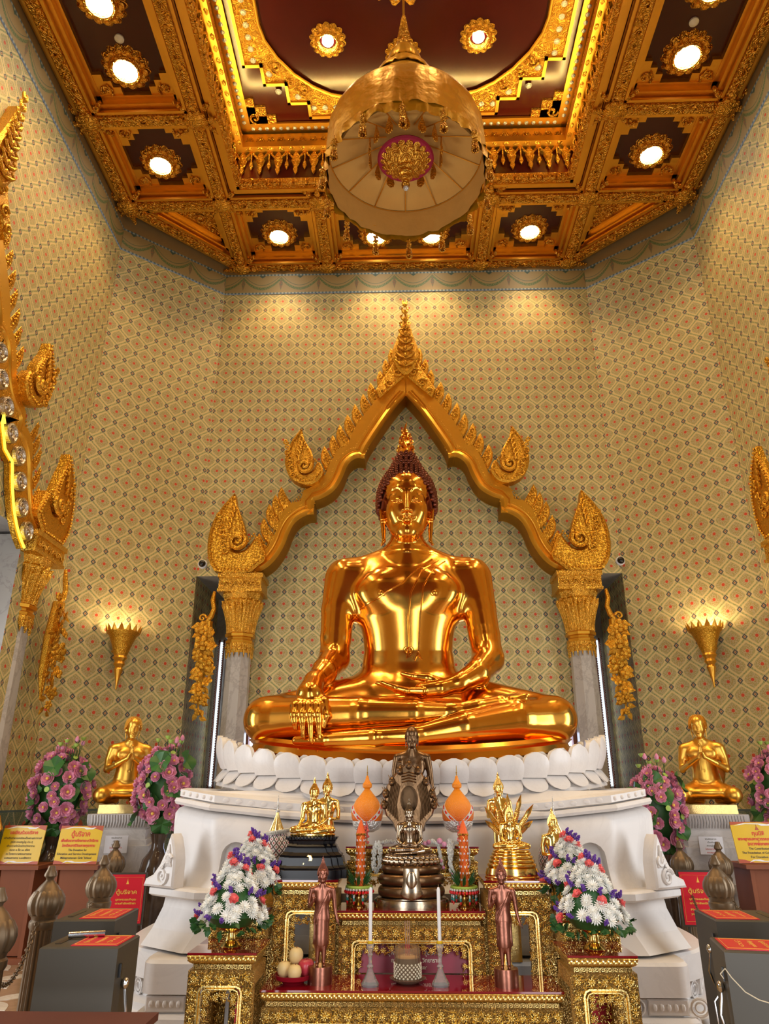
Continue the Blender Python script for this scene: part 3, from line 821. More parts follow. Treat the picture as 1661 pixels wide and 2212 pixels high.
# great rosette at the centre, above the umbrella
t = thing('central_rosette', 'large scalloped gilded rosette at the centre of the dark red ceiling', 'ceiling rosette', (X0, Y0, 10.85))
m = MB()
for k in range(18):
    a = 2 * PI * k / 18; R = Matrix.Rotation(a, 4, 'Z')
    m = MB(); m.M = R; m.loft([[(0.16, -0.02, 0), (0.16, 0.02, 0), (0.16, 0.02, -0.1), (0.16, -0.02, -0.1)], [(0.40, -0.06, 0), (0.40, 0.06, 0), (0.40, 0.05, -0.07), (0.40, -0.05, -0.07)], [(0.56, -0.085, 0), (0.56, 0.085, 0), (0.55, 0.06, -0.05), (0.55, -0.06, -0.05)], [(0.635, -0.03, 0), (0.635, 0.03, 0), (0.625, 0.02, -0.03), (0.625, -0.02, -0.03)]])
    m.obj('rosette_petal', M['ceilgold'], t, world=False)
m = MB()
for k in range(18):
    a = 2 * PI * k / 18; m.ball((0.48 * math.cos(a), 0.48 * math.sin(a), -0.07), (0.06, 0.04, 0.025), 8, 5, Matrix.Rotation(a, 3, 'Z'))
m.obj('mirror_studs', M['crystal'], t, world=False, kind='stuff')
MB().lathe([(0.2, 0), (0.22, -0.08), (0.16, -0.13), (0.10, -0.2), (0.03, -0.24), (0, -0.24)], 24).obj('rosette_hub', M['ceilgold'], t, True, world=False)

# ============================================================ gilded arches on marble columns
def rs(pts, step=0.03):
    """resample a polyline at even steps"""
    P = [Vector(p) for p in pts]; out = [P[0]]; acc = 0
    for a, b in zip(P, P[1:]):
        L = (b - a).length; n = max(1, int(round(L / step)))
        for i in range(1, n + 1): out.append(a.lerp(b, i / n))
    return out
def smooth2(pts, it=2):
    for _ in range(it):
        q = [pts[0]]
        for a, b in zip(pts, pts[1:]): q += [a.lerp(b, 0.25), a.lerp(b, 0.75)]
        q.append(pts[-1]); pts = q
    return pts
def offs(pts, d):
    out = []
    for i, p in enumerate(pts):
        t = (pts[min(i + 1, len(pts) - 1)] - pts[max(i - 1, 0)]).normalized()
        out.append(p + Vector((t.y, -t.x)) * d)
    return out
def L2(raw): return [Vector((p[0] - X0, p[2])) for p in raw]
# left half, running from the apex down (x, z relative to the arch centre)
S1 = L2([(0.081,9.5,7.057), (-0.06,9.5,6.877), (-0.199,9.5,6.668), (-0.405,9.5,6.325), (-0.505,9.5,6.145), (-0.525,9.5,6.019)])
S2 = L2([(-0.525,9.5,6.019), (-0.64,9.5,6.05), (-0.767,9.5,5.948), (-0.824,9.5,5.75), (-0.92,9.5,5.555), (-1.076,9.5,5.435), (-1.22,9.5,5.387), (-1.213,9.5,5.182)])
S3 = L2([(-1.213,9.5,5.182), (-1.319,9.5,5.183), (-1.472,9.5,5.079), (-1.544,9.5,4.934), (-1.594,9.5,4.75), (-1.7,9.5,4.548), (-1.81,9.5,4.429), (-1.952,9.5,4.35)])
OUT = L2([(0.071,9.2,7.484), (-0.253,9.2,7.124), (-0.497,9.2,6.801), (-0.675,9.2,6.515), (-0.77,9.2,6.247), (-0.908,9.2,6.183), (-1.003,9.2,5.987), (-1.076,9.2,5.793), (-1.22,9.2,5.624), (-1.373,9.2,5.548), (-1.406,9.2,5.394), (-1.54,9.2,5.361), (-1.65,9.2,5.237), (-1.714,9.2,4.992), (-1.78,9.2,4.812), (-1.883,9.2,4.634), (-1.987,9.2,4.497), (-2.295,9.2,4.344)])
intr = smooth2(S1, 1) + smooth2(S2[:-1], 2)[1:] + [S2[-1]] + smooth2(S3, 2)[1:]
def mir(pts): return [(-x, z) for x, z in pts]
YF_ = 9.15
arch = thing('gilded_arch', 'large gilded arch with flame crest framing the seated golden statue', 'arch', (X0, YF_, 0))
def half(p): return [(v.x, v.y) for v in p]
def add_side(fn):
    """fn(s, map) builds for s=-1 (left, as traced) and s=+1 (mirrored)"""
    for s in (-1, 1): fn(s, (lambda x, y, z, s=s: (-s * x if s > 0 else x, y, z)) if s > 0 else (lambda x, y, z: (x, y, z)))
def mbm(mb, s):
    if s > 0:
        mb.v = [(-x, y, z) for x, y, z in mb.v]; mb.f = [f[::-1] for f in mb.f]
    return mb
LT = MB  # alias
FL = lambda x, y: None
flame_low = L2([(-2.315,9.08,5.482), (-2.284,9.08,5.32), (-2.214,9.08,5.162), (-2.149,9.08,4.993), (-2.111,9.08,4.833), (-2.146,9.08,4.734), (-2.237,9.08,4.669), (-2.307,9.08,4.689), (-2.272,9.08,4.63), (-2.141,9.08,4.629), (-2.053,9.08,4.713), (-1.959,9.08,4.88), (-1.884,9.08,4.712), (-1.816,9.08,4.516), (-1.957,9.08,4.401), (-2.026,9.08,4.325), (-2.483,9.08,4.329), (-2.589,9.08,4.484), (-2.63,9.08,4.659), (-2.626,9.08,4.897), (-2.57,9.08,5.118), (-2.447,9.08,5.322)])
flame_up = L2([(-1.429,9.08,6.48), (-1.403,9.08,6.335), (-1.34,9.08,6.224), (-1.255,9.08,6.084), (-1.25,9.08,5.933), (-1.311,9.08,5.826), (-1.4,9.08,5.792), (-1.421,9.08,5.828), (-1.372,9.08,5.749), (-1.245,9.08,5.797), (-1.173,9.08,5.968), (-1.104,9.08,5.859), (-1.095,9.08,5.76), (-1.193,9.08,5.613), (-1.379,9.08,5.594), (-1.558,9.08,5.702), (-1.638,9.08,5.873), (-1.647,9.08,6.046), (-1.566,9.08,6.286), (-1.486,9.08,6.403)])
tips = L2([(-0.148,9.2,7.896), (-0.233,9.2,7.7), (-0.316,9.2,7.507), (-0.453,9.2,7.293), (-0.561,9.2,7.105), (-0.681,9.2,6.935), (-0.787,9.2,6.76), (-0.898,9.2,6.594), (-0.995,9.2,6.429), (-1.11,9.2,6.252), (-1.668,9.2,5.721), (-1.696,9.2,5.622), (-1.774,9.2,5.503), (-1.85,9.2,5.364), (-1.915,9.2,5.158), (-1.965,9.2,4.934)])
def spiral(m, c, r, turns, s0, y, w=0.02, dirn=1, n=22, start=0.0, rise=0.0):
    pts = []
    for i in range(n):
        t = i / (n - 1); a = start + dirn * turns * 2 * PI * t; rr = r * (1 - t) ** 0.8
        pts.append((c[0] + rr * math.cos(a), y - rise * t, c[1] + rr * math.sin(a)))
    m.tube(pts, [w * (1 - 0.5 * i / n) for i in range(n)], 6)
def flame_relief(m, poly, y):
    """scroll work on a flame: edge bead, inner outline, big curl and little curls"""
    P = [Vector(p) for p in poly]; c = sum(P, Vector((0, 0))) / len(P)
    ring = rs([tuple(p) for p in P] + [tuple(P[0])], 0.05)
    for i, p in enumerate(ring):
        q = p + (c - p).normalized() * 0.045
        m.ball((q.x, y - 0.005, q.y), 0.017, 5, 4)
def build_half(s):
    # body between the inner edge and the crest
    body = half(intr) + half(OUT[::-1])
    m = MB(); m.prism(body, 9.19, 9.52); mbm(m, s).obj('arch_band', M['archp'], arch)
    # moulded inner roll, proud of the band
    i2 = offs(intr, -0.0); d1 = 0.10; d2 = 0.19
    for a, b, y0, nm, mt in ((0.0, 0.09, 9.14, 'arch_moulding', 'archp'), (0.075, 0.16, 9.18, 'arch_moulding', 'archp')):
        A = offs(intr, a); B = offs(intr, b)
        m = MB()
        rings = []
        for p, q in zip(A, B):
            c = (p + q) / 2
            rings.append([(p.x, 9.50, p.y), (p.x, y0 + 0.05, p.y), (c.x, y0, c.y), (q.x, y0 + 0.03, q.y), (q.x, 9.24, q.y)])
        m.loft(rings, False, False); mbm(m, s).obj(nm, M[mt], arch, True, 50)
    m = MB()
    for off, w in ((0.175, 0.014), (0.27, 0.010)):
        c = rs([tuple(p) for p in offs(intr, off)], 0.04)
        for p in c:
            if abs(p.x) > 0.06: m.ball((p.x, 9.20, p.y), (w * 1.2, w, w * 1.2), 5, 4)
    o = mbm(m, s).obj('bead_row', M['arch'], arch); o['kind'] = 'stuff'
    m = MB(); c = [tuple(p) for p in offs(intr, 0.135)]; m.tube([(x, 9.19, z) for x, z in c], 0.012, 5)
    c = [tuple(p) for p in offs(intr, 0.215)]; m.tube([(x, 9.21, z) for x, z in c], 0.010, 5)
    mbm(m, s).obj('arch_fillet', M['archp'], arch, True)
    # crest leaves
    n = len(tips)
    for i, T in enumerate(tips):
        if i == 10: continue
        k_ = 1.0 if i < 10 else 0.86
        poly = [(T.x + x * k_, T.y + z * k_) for x, z in ((0, 0), (.035, -.05), (.075, -.13), (.14, -.24), (.25, -.38), (.22, -.50), (.10, -.45), (.02, -.36), (-.035, -.24), (-.045, -.14), (-.025, -.06))]
        m = MB(); m.prism(poly, 9.205 + .0, 9.30, 0.018); mbm(m, s).obj('crest_leaf', M['arch'], arch)
        m = MB()
        for k in range(5):
            p = T + Vector((.005 + .016 * k, -.10 - .045 * k)) * k_
            m.ball((p.x, 9.20, p.y), (0.016, 0.014, 0.020), 6, 4)
            p = T + Vector((.045 + .022 * k, -.12 - .045 * k)) * k_
            m.ball((p.x, 9.20, p.y), (0.014, 0.012, 0.018), 6, 4)
        c = T + Vector((.03, -.22)) * k_
        spiral(m, (c.x, c.y), 0.036, 1.2, 0, 9.20, 0.010)
        o = mbm(m, s).obj('leaf_scroll', M['arch'], arch, True); o['kind'] = 'stuff'
    # flames
    for poly, cc, r, nm in ((flame_low, (-2.219 - X0, 4.761), 0.115, 'flame_finial'), (flame_up, (-1.358 - X0, 5.862), 0.10, 'flame_finial')):
        m = MB(); m.prism(half(smooth2([p for p in poly], 1)), 9.08, 9.26, 0.03); mbm(m, s).obj(nm, M['arch'], arch)
        m = MB(); flame_relief(m, [tuple(p) for p in poly], 9.075)
        spiral(m, cc, r, 1.6, 0, 9.065, 0.036, -1, 26, 0.6, 0.03)
        T = poly[0]; c0 = Vector(cc)
        for k in range(7):
            a = c0 + Vector((-0.16 - 0.02 * k, -0.12 + 0.085 * k)); sgn = 1 if k % 2 else -1
            spiral(m, (a.x, a.y), 0.052 - 0.002 * k, 1.3, 0, 9.07, 0.015, sgn, 16, k)
        for k in range(5):
            e = T + Vector((-0.005 - 0.012 * k, -0.14 - 0.075 * k))
            m.tube([(e.x, 9.07, e.y), (e.x + 0.035, 9.06, e.y - 0.03), (e.x + 0.04, 9.06, e.y - 0.08), (e.x, 9.07, e.y - 0.10)], [0.012, 0.018, 0.014, 0.008], 5)
        b = MB(); b.v, b.f = m.v, m.f
        o = mbm(b, s).obj('flame_scrollwork', M['arch'], arch, True); o['kind'] = 'stuff'
for s in (-1, 1): build_half(s)
# tip finial and the carved tympanum under it
TF = L2([(0.082,9.12,8.466), (0.176,9.12,8.067), (0.294,9.12,7.687), (0.194,9.12,7.431), (0.07,9.12,7.314), (-0.052,9.12,7.435), (-0.148,9.12,7.695), (-0.02,9.12,8.071)])
m = MB(); m.prism(half(smooth2(TF + [TF[0]], 1)), 9.06, 9.24, 0.04); m.obj('tip_finial', M['arch'], arch, world=True)
arch_m = arch.children
m = MB()
for k in range(9):
    z = 7.42 + 0.10 + k * 0.13; w = 0.15 * (1 - k / 10)
    for s in (-1, 1):
        m.tube([(0, 9.05, z - 0.05), (s * w * 0.6, 9.035, z - 0.02), (s * w, 9.045, z + 0.05), (s * w * 0.5, 9.04, z + 0.07)], [0.012, 0.022, 0.018, 0.008], 5)
    m.ball((0, 9.04, z), (0.025, 0.02, 0.035), 6, 5)
o = m.obj('finial_scrollwork', M['arch'], arch, True); o['kind'] = 'stuff'
apz = 7.484
m = MB(); m.prism([(0, apz - 0.12), (0.38, apz - 0.50), (0.44, apz - 0.36), (0.20, apz + 0.06), (0.10, apz + 0.42), (0, apz + 0.52), (-0.10, apz + 0.42), (-0.20, apz + 0.06), (-0.44, apz - 0.36), (-0.38, apz - 0.50)], 9.13, 9.30, 0.02)
m.obj('apex_plate', M['arch'], arch)
m = MB()
for s in (-1, 1):
    for (a, b, r) in ((0.12, -0.08, 0.07), (0.24, -0.26, 0.075), (0.34, -0.40, 0.05), (0.10, 0.12, 0.05), (0.06, 0.28, 0.04)):
        spiral(m, (s * a, apz + b), r, 1.4, 0, 9.12, 0.02, s, 16, 0.5)
    m.tube([(0, 9.12, apz - 0.10), (s * 0.13, 9.115, apz + 0.16), (0, 9.12, apz + 0.42)], 0.022, 6)
m.ball((0, 9.10, apz + 0.08), (0.05, 0.03, 0.06), 8, 6)
o = m.obj('apex_scrollwork', M['arch'], arch, True); o['kind'] = 'stuff'
# vertices of this arch were written with x relative to its centre: shift them once
for o in KIDS[arch.name]:
    o.data.transform(Matrix.Translation((X0, 0, 0)))

# ---- column with gilded capital (centre at origin)
def make_column(label):
    c = thing('marble_column', label, 'column')
    m = MB()
    m.lathe([(0.30, 0.0), (0.30, 0.35), (0.25, 0.42), (0.25, 0.5), (0.205, 0.58), (0.200, 2.0), (0.188, 3.55)], 8, ph=PI / 8)
    m.obj('column_shaft', M['pillar'], c, world=False)
    m = MB()
    m.box(-0.34, 0.34, -0.30, 0.30, 4.10, 4.31).box(-0.36, 0.36, -0.32, 0.32, 4.27, 4.33).box(-0.355, 0.355, -0.315, 0.315, 4.08, 4.115)
    for i in range(9):
        x = -0.28 + i * 0.07
        spiral(m, (x, 4.19), 0.035, 1.2, 0, -0.31, 0.012, 1 if i % 2 else -1, 12)
    m.obj('abacus', M['capital'], c, world=False)
    m = MB(); m.lathe([(0.33, 4.08), (0.30, 4.0), (0.28, 3.98)], 8, ph=PI / 8, cap=False); m.obj('crystal_band', M['capital'], c, world=False)
    m = MB()
    n = 16
    for i in range(n):
        a0 = 2 * PI * i / n
        for off, z0, z1, w, r0 in ((0, 3.56, 3.99, 0.048, 0.20), (PI / n, 3.56, 3.95, 0.03, 0.195)):
            a = a0 + off; R = Matrix.Rotation(a, 4, 'Z')
            m.M = R
            rings = []
            for k in range(7):
                t = k / 6; r = r0 + 0.115 * t ** 1.7; ww = w * (0.75 + 0.5 * t) * (1 if k < 5 else (0.75 if k == 5 else 0.15)); z = z0 + (z1 - z0) * t
                rings.append([(r - 0.01, -ww, z), (r + 0.028, 0, z), (r - 0.01, ww, z), (r - 0.05, 0, z)])
            m.loft(rings)
    m.M = None
    m.lathe([(0.19, 3.5), (0.22, 3.6), (0.26, 3.8), (0.31, 3.97), (0.28, 4.0)], 16, cap=False)
    m.obj('capital_leaves', M['capital'], c, True, 50, world=False, kind='stuff')
    m = MB(); m.lathe([(0.205, 3.42), (0.225, 3.43), (0.225, 3.46), (0.20, 3.475), (0.20, 3.50), (0.235, 3.51), (0.24, 3.545), (0.215, 3.56), (0.20, 3.58)], 8, ph=PI / 8, cap=False)
    m.lathe([(0.198, 3.30), (0.212, 3.42)], 8, ph=PI / 8, cap=False)
    m.obj('capital_rings', M['archp'], c, world=False)
    m = MB()
    for i in range(8):
        a = 2 * PI * i / 8; m.M = Matrix.Rotation(a, 4, 'Z')
        for dx in (-0.04, 0.042):
            m.prism([(dx - 0.042, 3.43), (dx + 0.042, 3.43), (dx + 0.036, 3.34), (dx + 0.012, 3.30), (dx, 3.235), (dx - 0.012, 3.30), (dx - 0.036, 3.34)], -0.212, -0.185, 0.01)
            for s in (-1, 1): spiral(m, (dx + s * 0.018, 3.37), 0.016, 1.1, 0, -0.214, 0.006, s, 9)
    m.M = None
    m.obj('pendant_leaves', M['capital'], c, world=False, kind='stuff')
    return c
colm = make_column('veined marble column with gilded capital, left of the golden statue')
colm.location = (X0 - 2.22, 9.36, 0)
col2 = dup(colm, None, (X0 + 2.24, 9.36, 0), 0, 'veined marble column with gilded capital, right of the golden statue')
# ---- carved flower garland that hangs from a capital (centre at origin = top)
def make_garland(label):
    g = thing('carved_garland', label, 'garland')
    rnd = random.Random(5)
    m = MB(); m.tube([(0.03, 0, 0), (0.02, -0.02, -0.12), (0.05, -0.03, -0.24), (0.02, -0.03, -0.34), (-0.04, -0.02, -0.42), (-0.06, -0.02, -0.5)], [0.02, 0.03, 0.03, 0.035, 0.03, 0.02], 7)
    spiral(m, (-0.09, -0.36), 0.05, 1.3, 0, -0.03, 0.018)
    m.tube([(-0.02, 0, -0.4), (-0.03, 0.02, -0.8), (-0.06, 0.02, -1.2), (-0.05, 0, -1.5)], [0.06, 0.07, 0.05, 0.01], 7)
    m.obj('stem', M['arch'], g, True, world=False)
    fl = MB()
    fl.lathe([(0.0, -0.02), (0.03, -0.025), (0.045, 0.0), (0.03, 0.02)], 10)
    for k in range(5):
        a = 2 * PI * k / 5; fl.ball((0.062 * math.cos(a), 0.062 * math.sin(a), 0.0), (0.042, 0.042, 0.016), 7, 4)
    fme = fl.mesh('flower', M['arch'], True)
    lf = MB()
    lf.loft([[(-0.01, 0, 0), (0.01, 0, 0), (0.01, 0, 0.012), (-0.01, 0, 0.012)], [(-0.045, 0.04, 0), (0, 0.04, 0.02), (0.045, 0.04, 0), (0, 0.04, -0.015)], [(-0.038, 0.085, 0.005), (0, 0.085, 0.02), (0.038, 0.085, 0.005), (0, 0.085, -0.01)], [(-0.003, 0.14, 0.02), (0, 0.14, 0.025), (0.003, 0.14, 0.02), (0, 0.14, 0.015)]])
    lme = lf.mesh('leaf', M['arch'], True)
    for i, (x, z, s) in enumerate([(-0.08, -0.50, 1.0), (0.03, -0.56, .8), (-0.05, -0.70, 1.15), (0.07, -0.74, .8), (-0.10, -0.86, .8), (0.0, -0.96, 1.2), (0.09, -1.02, .7), (-0.09, -1.10, .9), (0.05, -1.18, .9), (-0.04, -1.28, 1.0), (0.02, -1.42, .8), (-0.08, -1.40, .7), (-0.03, -1.55, .6)]):
        o = link('flower', fme, g); o.location = (x, -0.09, z); o.rotation_euler = (PI / 2 + rnd.uniform(-.4, .4), 0, rnd.uniform(-.5, .5)); o.scale = (s * .9,) * 3
    for i in range(26):
        t = i / 25; z = -0.46 - 1.16 * t; s = 1 if i % 2 else -1
        o = link('leaf', lme, g); o.location = (s * 0.05 * (1 - 0.5 * t) - 0.03, -0.06, z)
        o.rotation_euler = (PI / 2, rnd.uniform(-.3, .3), 0); o.rotation_euler = Euler((PI / 2 + rnd.uniform(-.5, .3), s * (2.2 + rnd.uniform(-.5, .5)) , 0)); o.scale = (1.0 - 0.3 * t,) * 3
    return g
gar = make_garland('gilded carved flower garland hanging beside the left column of the statue arch')
gar.location = (X0 - 2.60, 9.20, 4.10)
gr = dup(gar, None, (X0 + 2.62, 9.20, 4.10), 0, 'gilded carved flower garland hanging beside the right column of the statue arch')
gr.scale = (-1, 1, 1)

# ---- the same arch over the doorways of the side walls
# add a soffit panel with roundels and rope light used on the side arches
def side_arch(s):
    XA = 4.19 if s < 0 else 4.22
    sd = 'left' if s < 0 else 'right'
    rz = PI / 2 if s < 0 else -PI / 2
    a = dup(arch, None, (X0 + s * XA, Y0, 0), rz, 'gilded flame-crested arch over the doorway in the %s wall, cut by the frame' % sd)
    R = Matrix.Rotation(rz, 3, 'Z')
    for k, dx in enumerate((-2.24, 2.26)):
        p = R @ Vector((dx, 0.21, 0))
        far = p.y > 0
        dup(colm, None, (X0 + s * XA + p.x, Y0 + p.y, 0), rz, 'marble column with gilded capital of the %s doorway, %s' % (sd, 'at the edge of the view' if far else 'on the side of the entrance'))
    if s < 0:
        # studded inner panel: medallions and a yellow rope light
        m = MB(); A = smooth2([Vector(S1[0])] + [p for p in intr[4::4]], 1); B = offs(A, -0.36)
        A = [p for p in A]
        rings = [[(q.x, -0.01, q.y), (p.x, -0.01, p.y), (p.x, 0.05, p.y), (q.x, 0.05, q.y)] for p, q in zip(A, B)]
        m.loft(rings, True, True); m.v = [(-x, y, z) for x, y, z in m.v]; m.f = [f[::-1] for f in m.f]
        m.obj('soffit_panel', M['arch'], a, world=False)
        m = MB(); c = offs(A, -0.34); m.tube([(-p.x, -0.03, p.y) for p in c[len(c) // 2:]], 0.014, 7); m.obj('rope_light', M['tube_led'], a, True, world=False)
        c = rs([tuple(p) for p in offs(A, -0.19)], 0.02)[30:]
        me = MB(); me.lathe([(0.0, -0.05), (0.02, -0.045), (0.03, -0.02), (0.05, -0.035), (0.07, -0.02), (0.085, -0.045), (0.105, -0.04), (0.115, 0.0)], 20)
        me = me.mesh('roundel', M['roundel'], True)
        last = None
        for p in c:
            if last is None or (p - last).length > 0.27:
                o = link('roundel', me, a); o.location = (-p.x, -0.015, p.y); o.rotation_euler = (-PI / 2, 0, 0); last = p
        gg = dup(gar, None, (X0 + s * XA + 0.16, Y0 + 2.52, 4.05), rz, 'gilded carved garland hanging behind the column of the left doorway')
side_arch(-1); side_arch(1)
for c_ in (colm, col2): c_.scale = (.83, .83, 1)
# ---- wall sconces
def sconce(s):
    sd = 'left' if s < 0 else 'right'
    x, y = (-3.474, 8.75) if s < 0 else (3.671, 8.75)
    t = thing('wall_sconce', 'gilded tapering cup lamp glowing on the %s angled wall' % sd, 'wall light', (x, y, 3.42))
    m = MB(); m.lathe([(0.0, -0.80), (0.012, -0.78), (0.018, -0.70), (0.05, -0.55), (0.065, -0.50), (0.05, -0.47), (0.085, -0.42), (0.07, -0.38), (0.105, -0.33), (0.09, -0.30), (0.10, -0.28)], 20)
    m.obj('stem', M['ceilplain'], t, True, world=False)
    m = MB(); m.lathe([(0.10, -0.28), (0.15, -0.12), (0.20, 0.0), (0.235, 0.03), (0.24, 0.06), (0.22, 0.07), (0.19, 0.04), (0.10, -0.15), (0.0, -0.18)], 24, cap=False)
    m.obj('cup', M['arch'], t, True, world=False)
    m = MB()
    for k in range(14):
        a = 2 * PI * k / 14; m.M = Matrix.Rotation(a, 4, 'Z')
        m.loft([[(0.225, -0.045, 0.05), (0.25, 0, 0.05), (0.225, 0.045, 0.05), (0.215, 0, 0.05)], [(0.24, -0.03, 0.10), (0.26, 0, 0.10), (0.24, 0.03, 0.10), (0.23, 0, 0.10)], [(0.262, -0.002, 0.16), (0.264, 0, 0.16), (0.262, 0.002, 0.16), (0.26, 0, 0.16)]])
    m.M = None; m.obj('crown', M['ceilplain'], t, world=False)
    m = MB(); m.ball((0, 0, -0.04), (0.05, 0.05, 0.06)); m.obj('bulb', M['lamp'], t, True, world=False)
    d = Vector((s * 1.0, 0.85, 0)).normalized()
    m = MB(); m.tube([(0, 0, -0.2), tuple(d * 0.25 + Vector((0, 0, -0.2)))], 0.025, 8); m.obj('bracket', M['ceilplain'], t, True, world=False)
    t.scale = (.82,) * 3
    l = bpy.data.lights.new('sconce_bulb', 'POINT'); l.energy = 14; l.color = (1, .72, .4); l.shadow_soft_size = 0.05
    o = bpy.data.objects.new('sconce_bulb', l); COL.objects.link(o); o.location = (x, y, 3.46)
sconce(-1); sconce(1)
# ---- dome cameras on the back wall
for x, sd in ((-2.794, 'left'), (2.998, 'right')):
    t = thing('dome_camera', 'small dark round dome camera on the wallpaper beside the %s flame of the arch' % sd, 'camera', (x, 9.55, 4.589))
    m = MB(); m.lathe([(0.065, 0), (0.065, 0.03), (0.05, 0.045)], 16); m.v = [(a, -c, b) for a, b, c in m.v]; m.obj('housing', M['paper'], t, True, world=False)
    m = MB(); m.ball((0, -0.045, 0), (0.05, 0.045, 0.05), 12, 8); m.obj('dome', M['black'], t, True, world=False)

# ============================================================ smooth sculpted figures (implicit surfaces -> one continuous mesh)
def sE(c, r, k=0.05, R=None, op='u'): return ['e', np.array(c, float), np.array(r, float), R, k, op]
def sC(a, b, ra, rb, k=0.05, sy=1.0, op='u'): return ['c', np.array(a, float), np.array(b, float), (float(ra), float(rb)), k, op, sy]
def prim_d(p, P):
    if p[0] == 'e':
        _, c, r, R, k, op = p
        q = P - c.astype(np.float32)
        if R is not None: q = q @ R.astype(np.float32)
        a = q / r.astype(np.float32); b = a / r.astype(np.float32)
        k0 = np.sqrt(np.einsum('ij,ij->i', a, a)); k1 = np.sqrt(np.einsum('ij,ij->i', b, b)) + 1e-9
        return k0 * (k0 - 1) / k1
    _, a, b, rr, k, op, sy = p
    q = P - a.astype(np.float32); ba = (b - a).astype(np.float32)
    t = np.clip((q @ ba) / (ba @ ba + 1e-12), 0, 1)
    v = q - t[:, None] * ba
    if sy != 1.0: v[:, 1] /= sy
    return (np.sqrt(np.einsum('ij,ij->i', v, v)) - (rr[0] + (rr[1] - rr[0]) * t)) * min(1.0, sy)
def sdf_eval(prims, P):
    P = P.astype(np.float32)
    d = np.full(len(P), 1e3, np.float32)
    for p in prims:
        k, op = p[4], p[5]; e = prim_d(p, P)
        if op == 'u':
            h = np.clip(k - np.abs(d - e), 0, None) / k
            d = np.minimum(d, e) - h * h * k * 0.25
        else:
            e = -e; h = np.clip(k - np.abs(d - e), 0, None) / k
            d = np.maximum(d, e) + h * h * k * 0.25
    return d
def sdf_blocks(prims, P, bs):
    """the same, but each block of space only looks at the primitives near it"""
    key = np.floor(P / bs).astype(np.int64)
    kk = (key[:, 0] + 4096) * 8192 * 8192 + (key[:, 1] + 4096) * 8192 + key[:, 2] + 4096
    order = np.argsort(kk, kind='stable'); ks = kk[order]
    cuts = np.flatnonzero(np.diff(ks)) + 1
    st = np.concatenate([[0], cuts]); en = np.concatenate([cuts, [len(ks)]])
    cen = ((key[order[st]] + 0.5) * bs).astype(np.float32)
    rel = np.stack([prim_d(p, cen) < bs * 1.5 + p[4] for p in prims], 1)
    out = np.empty(len(P), np.float32); Ps = P[order].astype(np.float32)
    for i in range(len(st)):
        sub = [prims[j] for j in np.flatnonzero(rel[i])] or prims
        out[order[st[i]:en[i]]] = sdf_eval(sub, Ps[st[i]:en[i]])
    return out
